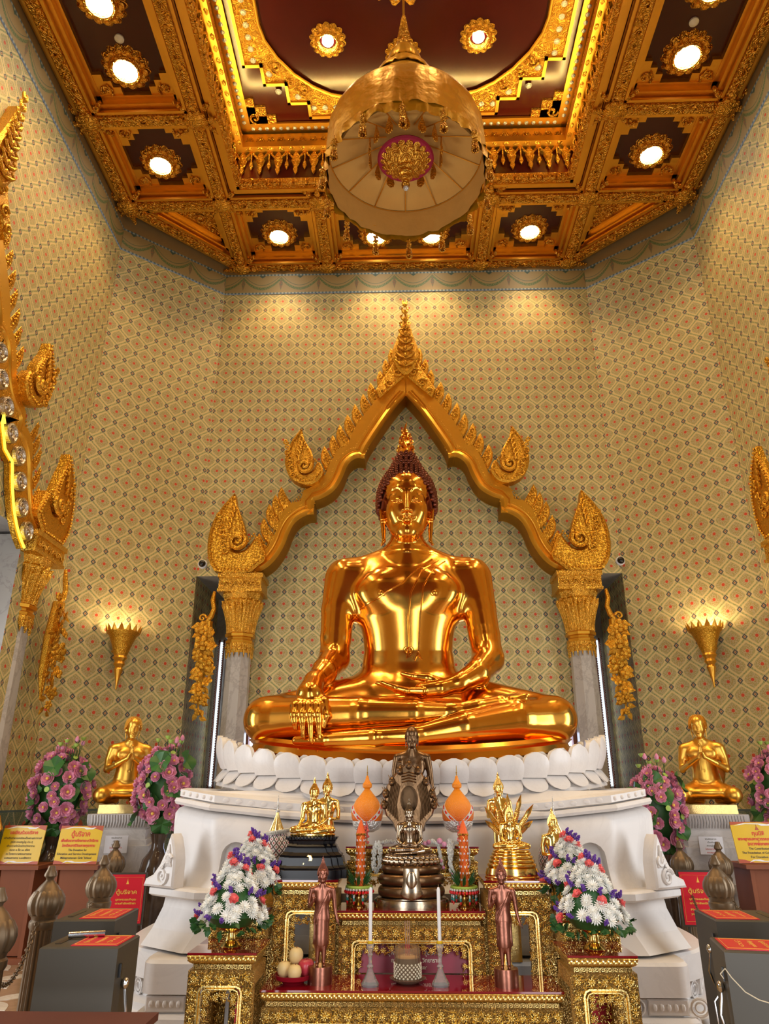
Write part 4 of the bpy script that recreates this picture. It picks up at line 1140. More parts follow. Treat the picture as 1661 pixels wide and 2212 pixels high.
def sdf_mesh(name, prims, h, mat, pad=None):
    lo = np.full(3, 1e9); hi = -lo
    for p in prims:
        if p[5] != 'u': continue
        if p[0] == 'e':
            m = np.full(3, p[2].max()) if p[3] is not None else p[2]
            lo = np.minimum(lo, p[1] - m); hi = np.maximum(hi, p[1] + m)
        else:
            m = max(p[3]); lo = np.minimum(lo, np.minimum(p[1], p[2]) - m); hi = np.maximum(hi, np.maximum(p[1], p[2]) + m)
    pad = pad or 4 * h
    lo = lo - pad; hi = hi + pad
    K = 4; H = h * K
    nc = np.ceil((hi - lo) / H).astype(int) + 1
    gx, gy, gz = [lo[i] + np.arange(nc[i] + 1) * H for i in range(3)]
    G = np.stack(np.meshgrid(gx, gy, gz, indexing='ij'), -1).reshape(-1, 3)
    Dc = sdf_eval(prims, G).reshape(nc + 1)
    cell = np.minimum.reduce([np.abs(Dc[i:nc[0] + i, j:nc[1] + j, l:nc[2] + l]) for i in (0, 1) for j in (0, 1) for l in (0, 1)])
    act = cell < H * 1.25
    n = nc * K + 1
    sgn = np.where(Dc[:-1, :-1, :-1] < 0, -1.0, 1.0).astype(np.float32)
    D = np.ones(n, np.float32)
    D[:-1, :-1, :-1] = sgn.repeat(K, 0).repeat(K, 1).repeat(K, 2)
    near = np.zeros(n, bool)
    a = act.repeat(K, 0).repeat(K, 1).repeat(K, 2)
    near[:-1, :-1, :-1] |= a; near[1:, :-1, :-1] |= a; near[:-1, 1:, :-1] |= a; near[:-1, :-1, 1:] |= a
    near[1:, 1:, :-1] |= a; near[1:, :-1, 1:] |= a; near[:-1, 1:, 1:] |= a; near[1:, 1:, 1:] |= a
    idx = np.argwhere(near)
    D[near] = sdf_blocks(prims, lo + idx * h, 16 * h)
    S = D < 0
    s8 = [S[i:n[0] - 1 + i, j:n[1] - 1 + j, l:n[2] - 1 + l] for i in (0, 1) for j in (0, 1) for l in (0, 1)]
    anyi = np.logical_or.reduce(s8); alli = np.logical_and.reduce(s8)
    mix = anyi & ~alli
    ci = np.argwhere(mix)
    vid = np.full(mix.shape, -1, np.int64); vid[mix] = np.arange(len(ci))
    acc = np.zeros((len(ci), 3)); cnt = np.zeros(len(ci))
    corners = [(i, j, l) for i in (0, 1) for j in (0, 1) for l in (0, 1)]
    for A in corners:
        for ax in range(3):
            if A[ax]: continue
            B = list(A); B[ax] = 1
            da = D[ci[:, 0] + A[0], ci[:, 1] + A[1], ci[:, 2] + A[2]]; db = D[ci[:, 0] + B[0], ci[:, 1] + B[1], ci[:, 2] + B[2]]
            m = (da < 0) != (db < 0); t = np.where(m, da / np.where(m, da - db, 1), 0)
            p = np.array(A, float)[None, :].repeat(len(ci), 0); p[:, ax] += t
            acc += p * m[:, None]; cnt += m
    V = lo + (ci + acc / np.maximum(cnt, 1)[:, None]) * h
    e = h * 0.25
    for _ in range(2):
        n_ = len(V); A4 = sdf_blocks(prims, np.concatenate([V, V + (e, 0, 0), V + (0, e, 0), V + (0, 0, e)]), 16 * h)
        d = A4[:n_]; g = np.stack([A4[n_:2 * n_] - d, A4[2 * n_:3 * n_] - d, A4[3 * n_:] - d], 1) / e
        st = d[:, None] * g / np.maximum((g * g).sum(1), 0.15)[:, None]
        ln = np.sqrt((st * st).sum(1)); st *= np.minimum(1, (0.6 * h) / np.maximum(ln, 1e-9))[:, None]
        V = V - st
    F = []
    for ax in range(3):
        o1, o2 = (ax + 1) % 3, (ax + 2) % 3
        sl0 = [slice(1, n[i] - 1) for i in range(3)]; sl0[ax] = slice(0, n[ax] - 1)
        sl1 = list(sl0); sl1[ax] = slice(1, n[ax])
        A = S[tuple(sl0)]; B = S[tuple(sl1)]
        ix = np.argwhere(A != B); ins = A[A != B]
        for i in range(3):
            if i != ax: ix[:, i] += 1
        def g(a, b):
            q = ix.copy(); q[:, o1] -= a; q[:, o2] -= b; return vid[q[:, 0], q[:, 1], q[:, 2]]
        Q = np.stack([g(0, 0), g(1, 0), g(1, 1), g(0, 1)], 1)
        Q[~ins] = Q[~ins][:, ::-1]
        F.append(Q)
    F = np.concatenate(F); F = F[(F >= 0).all(1)]
    me = bpy.data.meshes.new(name)
    me.vertices.add(len(V)); me.vertices.foreach_set('co', V.astype(np.float32).ravel())
    me.loops.add(len(F) * 4); me.loops.foreach_set('vertex_index', F.astype(np.int32).ravel())
    me.polygons.add(len(F)); me.polygons.foreach_set('loop_start', np.arange(len(F), dtype=np.int32) * 4)
    me.polygons.foreach_set('loop_total', np.full(len(F), 4, np.int32))
    me.update(calc_edges=True); me.validate()
    me.polygons.foreach_set('use_smooth', np.ones(len(F), bool))
    me.materials.append(mat)
    return me
def xform(prims, s=1.0, R=None, t=(0, 0, 0)):
    """rotate (3x3 numpy), scale and move a list of primitives"""
    out = []; t = np.array(t, float); R = np.eye(3) if R is None else R
    for p in prims:
        q = list(p)
        if p[0] == 'e':
            q[1] = R @ p[1] * s + t; q[2] = p[2] * s; q[3] = R if p[3] is None else R @ p[3]
            if np.allclose(q[3], np.eye(3)): q[3] = None
            q[4] = p[4] * s
        else:
            q[1] = R @ p[1] * s + t; q[2] = R @ p[2] * s + t; q[3] = (p[3][0] * s, p[3][1] * s); q[4] = p[4] * s
        out.append(q)
    return out
def rotz(a): c, s = math.cos(a), math.sin(a); return np.array([[c, -s, 0], [s, c, 0], [0, 0, 1.0]])
def rotx(a): c, s = math.cos(a), math.sin(a); return np.array([[1.0, 0, 0], [0, c, -s], [0, s, c]])
def roty(a): c, s = math.cos(a), math.sin(a); return np.array([[c, 0, s], [0, 1.0, 0], [-s, 0, c]])
def chain(pts, rads, k=0.03, sy=1.0, op='u'):
    return [sC(pts[i], pts[i + 1], rads[i], rads[i + 1], k if i == 0 else min(k, 0.018), sy, op) for i in range(len(pts) - 1)]
def front(prims, x, z, y0, y1):
    """first surface hit going from y0 towards +y"""
    P = np.stack([np.full(400, x), np.linspace(y0, y1, 400), np.full(400, z)], 1)
    d = sdf_eval(prims, P); i = np.argmax(d < 0)
    return P[i, 1] if d[i] < 0 else y1

def head_prims(fine=True):
    """origin between the ears at eye height; face towards -y; big statue scale (face 0.76 m tall)"""
    p = [sE((0, 0.03, 0.14), (0.272, 0.30, 0.36), 0.02),
         sE((0, -0.075, -0.08), (0.205, 0.215, 0.275), 0.10),
         sE((0, -0.06, 0.20), (0.240, 0.235, 0.20), 0.08),
         sE((0, -0.205, -0.315), (0.080, 0.075, 0.068), 0.08)]
    for s in (-1, 1):
        p += [sC((s * 0.165, 0.02, -0.08), (s * 0.05, -0.16, -0.31), 0.075, 0.06, 0.10),
              sE((s * 0.120, -0.17, -0.07), (0.085, 0.09, 0.11), 0.08),
              sE((s * 0.102, -0.232, 0.050), (0.080, 0.040, 0.060), 0.025)]
        p += chain([(s * 0.020, -0.290, 0.070), (s * 0.040, -0.296, 0.120), (s * 0.085, -0.286, 0.158), (s * 0.145, -0.250, 0.155), (s * 0.200, -0.185, 0.105)], [0.010, 0.012, 0.012, 0.010, 0.005], 0.020)
    p += [sC((0, -0.280, 0.11), (0, -0.358, -0.125), 0.022, 0.030, 0.03)]
    for s in (-1, 1): p += [sE((s * 0.040, -0.322, -0.138), (0.025, 0.032, 0.022), 0.018)]
    if fine:
        for s in (-1, 1):
            p += chain([(s * 0.040, -0.280, 0.004), (s * 0.085, -0.284, 0.014), (s * 0.135, -0.262, 0.016), (s * 0.175, -0.222, 0.024)], [0.006, 0.009, 0.008, 0.004], 0.008)
            p += chain([(s * 0.048, -0.284, -0.008), (s * 0.10, -0.280, -0.012), (s * 0.150, -0.246, 0.0)], [0.005, 0.008, 0.005], 0.006, 1.0, 's')
    for s in (-1, 1):
        p += chain([(0, -0.306, -0.192), (s * 0.028, -0.310, -0.187), (s * 0.092, -0.262, -0.183)], [0.014, 0.015, 0.005], 0.012)
        p += chain([(0, -0.298, -0.226), (s * 0.040, -0.288, -0.221), (s * 0.080, -0.262, -0.196)], [0.017, 0.014, 0.005], 0.014)
        if fine: p += chain([(0, -0.323, -0.208), (s * 0.042, -0.313, -0.203), (s * 0.100, -0.264, -0.184)], [0.007, 0.007, 0.006], 0.008, 1.0, 's')
    for s in (-1, 1):
        # long ears
        p += [sE((s * 0.285, 0.04, 0.02), (0.020, 0.065, 0.10), 0.015, roty(s * 0.12)),
              sC((s * 0.290, 0.05, 0.08), (s * 0.330, 0.04, 0.15), 0.020, 0.006, 0.02)]
        p += chain([(s * 0.300, 0.0, 0.10), (s * 0.292, -0.04, 0.0), (s * 0.270, -0.03, -0.12)], [0.010, 0.012, 0.018], 0.010)
        p += chain([(s * 0.272, 0.0, -0.08), (s * 0.255, 0.0, -0.24), (s * 0.250, -0.01, -0.36), (s * 0.278, -0.02, -0.41)], [0.026, 0.024, 0.018, 0.011], 0.015)
    return p
HAIRP = [(-0.30, 0.262), (-0.2, 0.285), (-0.10, 0.305), (0, 0.318), (0.1, 0.322), (0.2, 0.313), (0.3, 0.285), (0.38, 0.245), (0.45, 0.20), (0.50, 0.17), (0.56, 0.142), (0.62, 0.115), (0.68, 0.085)]
def hairline(phi):
    a = abs(phi)
    if a < 0.5: return 0.325 - 0.02 * (a / 0.5) ** 2
    if a < 1.25: return 0.305 - (a - 0.5) / 0.75 * 0.32
    if a < 1.75: return -0.015
    return -0.02 - (a - 1.75) * 0.2
def hair_meshes(scale, curl_r=0.0265, n_sub=6, ush=True):
    """returns MB for the cap and MB for the curls in head space"""
    cap = MB(); cur = MB(); N = 40; rings = []
    prof = HAIRP if ush else HAIRP[:8] + [(0.43, 0.19), (0.47, 0.12), (0.49, 0.05)]
    def rad(z):
        for (z0, r0), (z1, r1) in zip(prof, prof[1:]):
            if z0 <= z <= z1: return r0 + (r1 - r0) * (z - z0) / (z1 - z0)
        return prof[-1][1]
    zt = prof[-1][0]
    for i in range(17):
        ring = []
        for j in range(N):
            phi = -PI + 2 * PI * j / N; z0 = max(hairline(phi), -0.29) + 0.005
            t = i / 16; z = z0 + (zt - z0) * t; r = rad(z) - curl_r * 0.8
            ring.append((r * math.sin(phi), 0.03 - r * math.cos(phi) * 1.03, z))
        rings.append(ring)
    cap.loft(rings, True, True)
    z = -0.28; row = 0
    while z < zt:
        r = rad(z); n = max(5, int(2 * PI * r / (curl_r * 2.0)))
        for j in range(n):
            phi = -PI + 2 * PI * (j + 0.5 * (row % 2)) / n
            if z < hairline(phi) + 0.008: continue
            x, y = r * math.sin(phi), 0.03 - r * math.cos(phi) * 1.03
            cur.ball((x, y, z), curl_r, n_sub, 5)
            cur.ball((x * (1 + 0.5 * curl_r / r), y * (1 + 0.5 * curl_r / r), z + curl_r * 0.45), curl_r * 0.6, 5, 4)
        z += curl_r * 1.5; row += 1
    for m in (cap, cur):
        m.v = [(a * scale, b * scale, c * scale) for a, b, c in m.v]
    return cap, cur
def flame_mb(scale, z0=0.64, h=0.47, r=0.078):
    m = MB(); N = 20
    prof = [(0.8, 0), (1.0, 0.06), (1.05, 0.14), (0.98, 0.24), (0.8, 0.36), (0.6, 0.48), (0.42, 0.60), (0.28, 0.72), (0.2, 0.82), (0.13, 0.92), (0.02, 1.0)]
    rings = []
    for k, t in prof:
        sway = 0.02 * math.sin(t * 7) * t
        rings.append([(sway + r * k * math.cos(2 * PI * j / N) * (1 + 0.14 * math.cos(5 * 2 * PI * j / N + t * 6)), 0.05 + r * k * math.sin(2 * PI * j / N) * (1 + 0.14 * math.cos(5 * 2 * PI * j / N + t * 6)), z0 + h * t) for j in range(N)])
    m.loft(rings)
    for i in range(26):
        t = 0.04 + 0.66 * (i / 26); a = i * 2.4; k = np.interp(t, [p[1] for p in prof], [p[0] for p in prof]) * r
        c, s = math.cos(a), math.sin(a)
        m.tube([(c * k * 0.8, 0.05 + s * k * 0.8, z0 + h * t), (c * (k + 0.020), 0.05 + s * (k + 0.02), z0 + h * (t + 0.03)), (c * (k + 0.018), 0.05 + s * (k + 0.018), z0 + h * (t + 0.09)), (c * (k + 0.006), 0.05 + s * (k + 0.006), z0 + h * (t + 0.14))], [0.014, 0.016, 0.010, 0.002], 5)
    m.v = [(a * scale, b * scale, c * scale) for a, b, c in m.v]
    return m
def finger(a, b, c, r0, r1, k=0.012): return chain([a, b, c], [r0, (r0 + r1) / 2, r1], k)

def torso_prims():
    """seated torso, neck and hips; origin below the crossed legs, facing -y, full statue scale"""
    return [sE((0, 0.22, 1.56), (0.56, 0.30, 0.42), 0.1),
        sE((0, 0.24, 1.80), (0.66, 0.235, 0.19), 0.16),
        sC((0, 0.24, 1.40), (0, 0.26, 1.02), 0.47, 0.385, 0.16, 0.66),
        sC((0, 0.26, 1.02), (0, 0.30, 0.72), 0.385, 0.50, 0.2, 0.72),
        sE((0, 0.30, 0.55), (0.60, 0.44, 0.30), 0.12),
        sE((-0.27, 0.0, 1.60), (0.25, 0.12, 0.19), 0.10), sE((0.27, 0.0, 1.60), (0.25, 0.12, 0.19), 0.10),
        sE((-0.27, -0.115, 1.55), (0.022, 0.02, 0.022), 0.02), sE((0.27, -0.115, 1.55), (0.022, 0.02, 0.022), 0.02),
        sE((0, -0.06, 0.98), (0.03, 0.02, 0.02), 0.02, None, 's'),
        sC((-0.56, 0.27, 1.885), (0, 0.20, 2.06), 0.13, 0.16, 0.16), sC((0.56, 0.27, 1.885), (0, 0.20, 2.06), 0.13, 0.16, 0.16),
        sC((0, 0.20, 1.95), (0, 0.17, 2.33), 0.195, 0.16, 0.10),
        sE((0, 0.19, 2.03), (0.200, 0.20, 0.012), 0.025), sE((0, 0.185, 2.09), (0.188, 0.188, 0.012), 0.025)]
def legs_prims():
    """half-lotus legs, right leg uppermost"""
    p = [sE((0, 0.0, 0.34), (0.90, 0.40, 0.17), 0.1)]
    for s in (-1, 1): p += [sC((s * 0.35, 0.22, 0.50), (s * 1.34, -0.24, 0.30), 0.31, 0.205, 0.10)]
    # right shin (viewer's left) on top, foot on the other thigh
    p += chain([(-1.34, -0.24, 0.295), (-0.95, -0.38, 0.30), (-0.45, -0.45, 0.315), (0.05, -0.46, 0.325), (0.40, -0.45, 0.335)], [0.205, 0.195, 0.165, 0.125, 0.088], 0.05)
    p += chain([(0.40, -0.45, 0.335), (0.62, -0.44, 0.37), (0.85, -0.40, 0.415), (1.0, -0.34, 0.46)], [0.088, 0.09, 0.085, 0.055], 0.04)
    for i in range(5): p += chain([(0.93 + 0.0 * i, -0.47 + 0.045 * i, 0.455 + 0.008 * i), (1.06 - 0.012 * i, -0.47 + 0.05 * i, 0.485 + 0.01 * i)], [0.028, 0.023], 0.012)
    # left shin below, foot under the right knee
    p += chain([(1.34, -0.24, 0.29), (0.98, -0.42, 0.27), (0.50, -0.55, 0.20), (0.05, -0.62, 0.125)], [0.205, 0.185, 0.14, 0.082], 0.05)
    p += chain([(0.05, -0.62, 0.125), (-0.30, -0.66, 0.105), (-0.75, -0.64, 0.085), (-1.0, -0.60, 0.085)], [0.082, 0.08, 0.065, 0.04], 0.04)
    return p
def arm_rest(s=-1):
    """right arm, hand hanging over the knee with the fingers towards the ground"""
    p = chain([(s * 0.685, 0.25, 1.80), (s * 0.735, 0.20, 1.45), (s * 0.745, 0.15, 1.15), (s * 0.75, 0.10, 0.93)], [0.205, 0.175, 0.16, 0.145], 0.16)
    p += chain([(s * 0.75, 0.10, 0.93), (s * 0.82, -0.16, 0.76), (s * 0.89, -0.38, 0.625)], [0.15, 0.125, 0.090], 0.05)
    # back of the hand and fingers
    p += chain([(s * 0.89, -0.38, 0.625), (s * 0.905, -0.55, 0.49)], [0.098, 0.125], 0.04)
    for i in range(4):
        x = -1.02 + 0.070 * i; L = (0.26, 0.33, 0.37, 0.33)[i]
        ax = x * (-s)
        p += chain([(s * 0.905, -0.52, 0.50), (ax, -0.665, 0.375)], [0.06, 0.044], 0.03)
        p += chain([(ax, -0.665, 0.375), (ax - s * 0.0, -0.705, 0.30), (ax + 0.01, -0.70, 0.24), (ax + 0.02, -0.685, 0.44 - L)], [0.043, 0.038, 0.032, 0.019], 0.010)
    p += chain([(s * 0.86, -0.46, 0.53), (s * 0.765, -0.62, 0.42), (s * 0.735, -0.665, 0.29), (s * 0.755, -0.665, 0.20)], [0.052, 0.042, 0.034, 0.02], 0.02)
    return p
def arm_lap(s=1):
    """arm bent so that the open hand lies palm up in the lap"""
    p = chain([(s * 0.70, 0.25, 1.80), (s * 0.745, 0.18, 1.45), (s * 0.775, 0.10, 1.15), (s * 0.79, 0.0, 0.90)], [0.205, 0.175, 0.16, 0.15], 0.16)
    p += chain([(s * 0.79, 0.0, 0.90), (s * 0.66, -0.20, 0.73), (s * 0.47, -0.31, 0.62)], [0.152, 0.125, 0.088], 0.05)
    p += chain([(s * 0.47, -0.31, 0.62), (s * 0.30, -0.355, 0.565), (s * 0.12, -0.36, 0.545)], [0.085, 0.082, 0.075], 0.04, 1.0)
    for i in range(4):
        y = -0.44 + 0.05 * i; L = (0.36, 0.40, 0.38, 0.33)[i]
        p += chain([(s * 0.12, y + 0.02, 0.535), (s * -0.02, y, 0.535), (s * -0.13, y, 0.565), (s * (0.12 - L - 0.02), y, 0.615)], [0.040, 0.034, 0.029, 0.018], 0.010)
    p += chain([(s * 0.33, -0.33, 0.61), (s * 0.18, -0.34, 0.665), (s * 0.04, -0.35, 0.680), (s * -0.07, -0.36, 0.705)], [0.05, 0.040, 0.032, 0.018], 0.012)
    return p
HEADZ = 2.55; HEADY = 0.13
def seated_prims(pose='touch', fine=True):
    p = torso_prims() + legs_prims()
    p += arm_rest(-1) if pose == 'touch' else arm_lap(-1)
    if pose == 'touch': p += arm_lap(1)
    else:
        q = arm_lap(1)
        p += xform(q, 1.0, None, (0, 0, 0.0))
    p += xform(head_prims(fine), 1.0, None, (0, HEADY, HEADZ))
    return p
def ridge_on(mb, prims, path, r, y0=-1.5, y1=0.6, lift=0.3):
    pts = []
    for (a, b), (c, d) in zip(path, path[1:]):
        n = max(2, int(math.hypot(c - a, d - b) / 0.03))
        for i in range(n): pts.append((a + (c - a) * i / n, b + (d - b) * i / n))
    pts.append(path[-1])
    mb.tube([(x, front(prims, x, z, y0, y1) - r * lift, z) for x, z in pts], r, 6)

# ---------------------------------------------------------------- the great golden statue
BX, BY, BZ = 0.05, 7.20, 1.95
buddha = thing('golden_buddha_statue', 'huge polished golden seated Buddha, one hand hanging over the knee, in the centre', 'statue', (BX, BY, BZ))
bp = seated_prims('touch')
bme = sdf_mesh('body', bp, 0.0105, M['buddha'])
link('body', bme, buddha)
body_only = torso_prims() + arm_lap(1)[:3]
m = MB()
# hem of the robe and the folded sash over the left shoulder
ridge_on(m, body_only, [(-0.50, 1.42), (-0.30, 1.50), (-0.05, 1.66), (0.12, 1.83), (0.26, 1.95)], 0.010)
ridge_on(m, body_only, [(0.10, 0.95), (0.12, 1.3), (0.16, 1.62), (0.28, 1.84), (0.40, 1.94)], 0.009)
ridge_on(m, body_only, [(0.01, 1.0), (0.0, 1.3), (0.03, 1.55), (0.15, 1.80), (0.33, 1.95)], 0.009)
ridge_on(m, body_only, [(0.01, 1.0), (-0.02, 0.90), (0.03, 0.94), (0.06, 0.88), (0.09, 0.95), (0.13, 0.89), (0.10, 0.97)], 0.010)
m.v = [(x, y, z) for x, y, z in m.v]
m.obj('robe_hem', M['buddha'], buddha, True, world=False)
cap, cur = hair_meshes(1.0)
T = Matrix.Translation((0, HEADY, HEADZ))
for mm in (cap, cur): mm.v = [(x, y + HEADY, z + HEADZ) for x, y, z in mm.v]
cap.obj('hair', M['curl'], buddha, True, world=False)
cur.obj('hair_curls', M['curl'], buddha, True, world=False, kind='stuff')
fm = flame_mb(1.0, 0.66, 0.46); fm.v = [(x, y + HEADY, z + HEADZ) for x, y, z in fm.v]
fm.obj('flame_crown', M['buddha'], buddha, True, world=False)
# curved plate on which he sits
def upz(x, a=0.14): return a * (abs(x) / 1.6) ** 2
def oval(rx, ry, z, n=72, cy=0.05, up=0.14, p=2.4):
    ring = []
    for j in range(n):
        a = 2 * PI * j / n; c, s = math.cos(a), math.sin(a)
        x = rx * math.copysign(abs(c) ** (2 / p), c); y = ry * math.copysign(abs(s) ** (2 / p), s)
        ring.append((x, cy + y, z + upz(x, up)))
    return ring
m = MB(); m.loft([oval(1.46, 0.72, -0.12), oval(1.52, 0.77, -0.09), oval(1.50, 0.75, -0.03), oval(1.54, 0.78, 0.0), oval(1.50, 0.76, 0.035)])
m.obj('base_plate', M['buddha'], buddha, True, 35, world=False)

# ============================================================ white marble lotus throne
TX, TY = 0.05, 7.25
throne = thing('marble_throne', 'white carved marble lotus throne under the great golden statue', 'pedestal', (TX, TY, 0))
def up_t(x, a): return a * min(1.3, (abs(x) / 1.8) ** 2)
def toval(rx, ry, z, up, n=96, p=2.5):
    r = []
    for j in range(n):
        a = 2 * PI * j / n; c, s = math.cos(a), math.sin(a)
        x = rx * math.copysign(abs(c) ** (2 / p), c); y = ry * math.copysign(abs(s) ** (2 / p), s)
        r.append((x, y, z + up_t(x, up)))
    return r
def ovals(spec, name, mat='marble', smooth=True, ang=35):
    m = MB(); m.loft([toval(*q) for q in spec]); return m.obj(name, M[mat], throne, smooth, ang, world=False)
# core of the lotus (seat), filled with an orange shaggy cloth round the plate of the statue
ovals([(1.62, 1.22, 1.45, 0.16), (1.66, 1.26, 1.66, 0.18), (1.66, 1.26, 1.74, 0.18)], 'lotus_core')
m = MB(); rnd = random.Random(3)
m.loft([toval(1.60, 1.20, 1.735, 0.16), toval(1.58, 1.18, 1.775, 0.16), toval(1.3, 0.9, 1.78, 0.15)])
o = m.obj('seat_cloth', M['orangecloth'], throne, True, world=False, label='orange shaggy cloth lying inside the petals')
# petals
def petal_mesh(name, kind):
    m = MB(); nu, nv = 9, 8; front_, back = [], []
    for i in range(nv + 1):
        t = i / nv
        if kind == 'up':
            w = 0.5 * (0.93 + 0.07 * math.sin(PI * min(1, t * 1.4))) * (1 if t < 0.6 else math.sqrt(max(0.0, 1 - ((t - 0.6) / 0.405) ** 2.2)))
            lean = -0.10 * math.sin(PI * t * 0.9) - (0.10 * t * t)
        else:
            w = 0.5 * (0.96 if t < 0.35 else 0.96 * math.sqrt(max(0.0, 1 - ((t - 0.35) / 0.66) ** 2.4)))
            lean = -0.62 * t ** 0.8
        rf, rb = [], []
        for j in range(nu):
            u = -1 + 2 * j / (nu - 1); x = u * w
            b = 0.035 * (1 - u ** 4) * (0.4 + 0.6 * math.sin(PI * min(1, t + 0.2)))
            z = t if kind == 'up' else -t
            rf.append((x, lean - b, z)); rb.append((x, lean - b + 0.10, z + (0 if kind == 'up' else -0.0)))
        front_.append(rf); back.append(rb)
    V = [p for r in front_ for p in r] + [p for r in back for p in r]; N = (nv + 1) * nu; F = []
    for i in range(nv):
        for j in range(nu - 1):
            a = i * nu + j; q = (a, a + 1, a + nu + 1, a + nu)
            F.append(q if kind == 'up' else q[::-1]); F.append(tuple(N + v for v in (q[::-1] if kind == 'up' else q)))
    for i in range(nv):
        for j in (0, nu - 1):
            a = i * nu + j; F.append((a, a + nu, N + a + nu, N + a))
    for j in range(nu - 1):
        a = nv * nu + j; F.append((a, a + 1, N + a + 1, N + a)); a = j; F.append((a, a + 1, N + a + 1, N + a))
    m.add(V, F); return m.mesh(name, M['marble'], True, 50)
pu, pd = petal_mesh('lotus_petal', 'up'), petal_mesh('lotus_petal', 'down')
def along(rx, ry, n, p=2.5, off=0.0):
    pts = [(v[0], v[1]) for v in toval(rx, ry, 0, 0, 720, p)]
    L = [0]
    for a, b in zip(pts, pts[1:] + [pts[0]]): L.append(L[-1] + math.hypot(b[0] - a[0], b[1] - a[1]))
    out = []
    st = 540   # start at the front (y negative)
    base = L[st]; tot = L[-1]
    for i in range(n):
        s_ = (base + (i + off) * tot / n) % tot
        k = next(k for k in range(720) if L[k + 1] >= s_)
        a, b = pts[k], pts[(k + 1) % 720]; t = (s_ - L[k]) / max(1e-9, L[k + 1] - L[k])
        out.append((a[0] + (b[0] - a[0]) * t, a[1] + (b[1] - a[1]) * t, math.atan2(b[1] - a[1], b[0] - a[0])))
    return out, tot / n
NP = 46
P_, w_ = along(1.74, 1.33, NP, off=0.5)
P2, _ = along(1.69, 1.28, NP, off=0.0)
def h_up(x): return 0.180 + 0.115 * min(1.2, (abs(x) / 1.75) ** 4)
for (x, y, a) in P_:
    o = link('lotus_petal', pu, throne); o.location = (x, y, 1.672 + up_t(x, 0.16)); o.rotation_euler = (0.03, 0, a); o.scale = (w_ * 1.06, 0.36, h_up(x))
for (x, y, a) in P2:
    o = link('lotus_petal', pu, throne); o.location = (x, y, 1.672 + up_t(x, 0.16)); o.rotation_euler = (0.0, 0, a); o.scale = (w_ * 0.6, 0.30, h_up(x) * 0.985)
P3, w3 = along(1.71, 1.31, NP, off=0.5); P4, _ = along(1.68, 1.28, NP, off=0.0)
for (x, y, a) in P3:
    o = link('lotus_petal', pd, throne); o.location = (x, y, 1.676 + up_t(x, 0.16)); o.rotation_euler = (0, 0, a); o.scale = (w3 * 1.06, 0.15, 0.108)
for (x, y, a) in P4:
    o = link('lotus_petal', pd, throne); o.location = (x, y, 1.65 + up_t(x, 0.16)); o.rotation_euler = (0, 0, a); o.scale = (w3 * 0.5, 0.16, 0.112)
ovals([(1.765, 1.36, 1.56, 0.155), (1.745, 1.335, 1.60, 0.16), (1.69, 1.28, 1.66, 0.16), (1.66, 1.25, 1.675, 0.16)], 'lotus_core')
ovals([(1.62, 1.22, 1.50, 0.15), (1.74, 1.34, 1.525, 0.15), (1.78, 1.37, 1.54, 0.15), (1.76, 1.36, 1.575, 0.15)], 'fillet')
def chbox(hw, fy, ch, by, z, up=0.0, n=6):
    """chamfered plan: half width hw, front y fy, chamfer ch, back y by (throne space)"""
    pts = [(-hw + ch, fy), (hw - ch, fy), (hw, fy + ch * 0.75), (hw, by - ch * 0.75), (hw - ch, by), (-hw + ch, by), (-hw, by - ch * 0.75), (-hw, fy + ch * 0.75)]
    out = []
    for (a, b) in zip(pts, pts[1:] + [pts[0]]):
        for i in range(n): t = i / n; x = a[0] + (b[0] - a[0]) * t; y = a[1] + (b[1] - a[1]) * t; out.append((x, y, z + up_t(x, up)))
    return out
def chtier(spec, name, mat='marble', smooth=False):
    m = MB(); m.loft([chbox(*q) for q in spec]); return m.obj(name, M[mat], throne, smooth, 30, world=False)
B = 1.42
chtier([(1.80, -1.36, .34, 1.40, 1.435, .13), (1.84, -1.40, .34, 1.40, 1.45, .13), (1.84, -1.40, .34, 1.40, 1.50, .13), (1.80, -1.36, .34, 1.40, 1.515, .13)], 'dentil_band')
m = MB()
for i in range(30):
    for xx, yy, a in [(-1.46 + 2.92 * (i + .5) / 30, -1.402, 0)]:
        m.ball((xx, yy, 1.475 + up_t(xx, .13)), (0.026, 0.004, 0.018), 8, 5)
for s in (-1, 1):
    for i in range(5):
        t = (i + .5) / 5; xx = s * (1.50 + .34 * t); yy = -1.40 + .255 * t
        m.ball((xx, yy - .002, 1.475 + up_t(xx, .13)), (0.016, 0.014, 0.016), 8, 5)
o = m.obj('carved_beads', M['marble'], throne, True, world=False); o['kind'] = 'stuff'
chtier([(1.86, -1.43, .34, 1.42, 1.39, .13), (1.87, -1.44, .34, 1.42, 1.41, .13), (1.86, -1.43, .34, 1.42, 1.435, .13)], 'fillet')
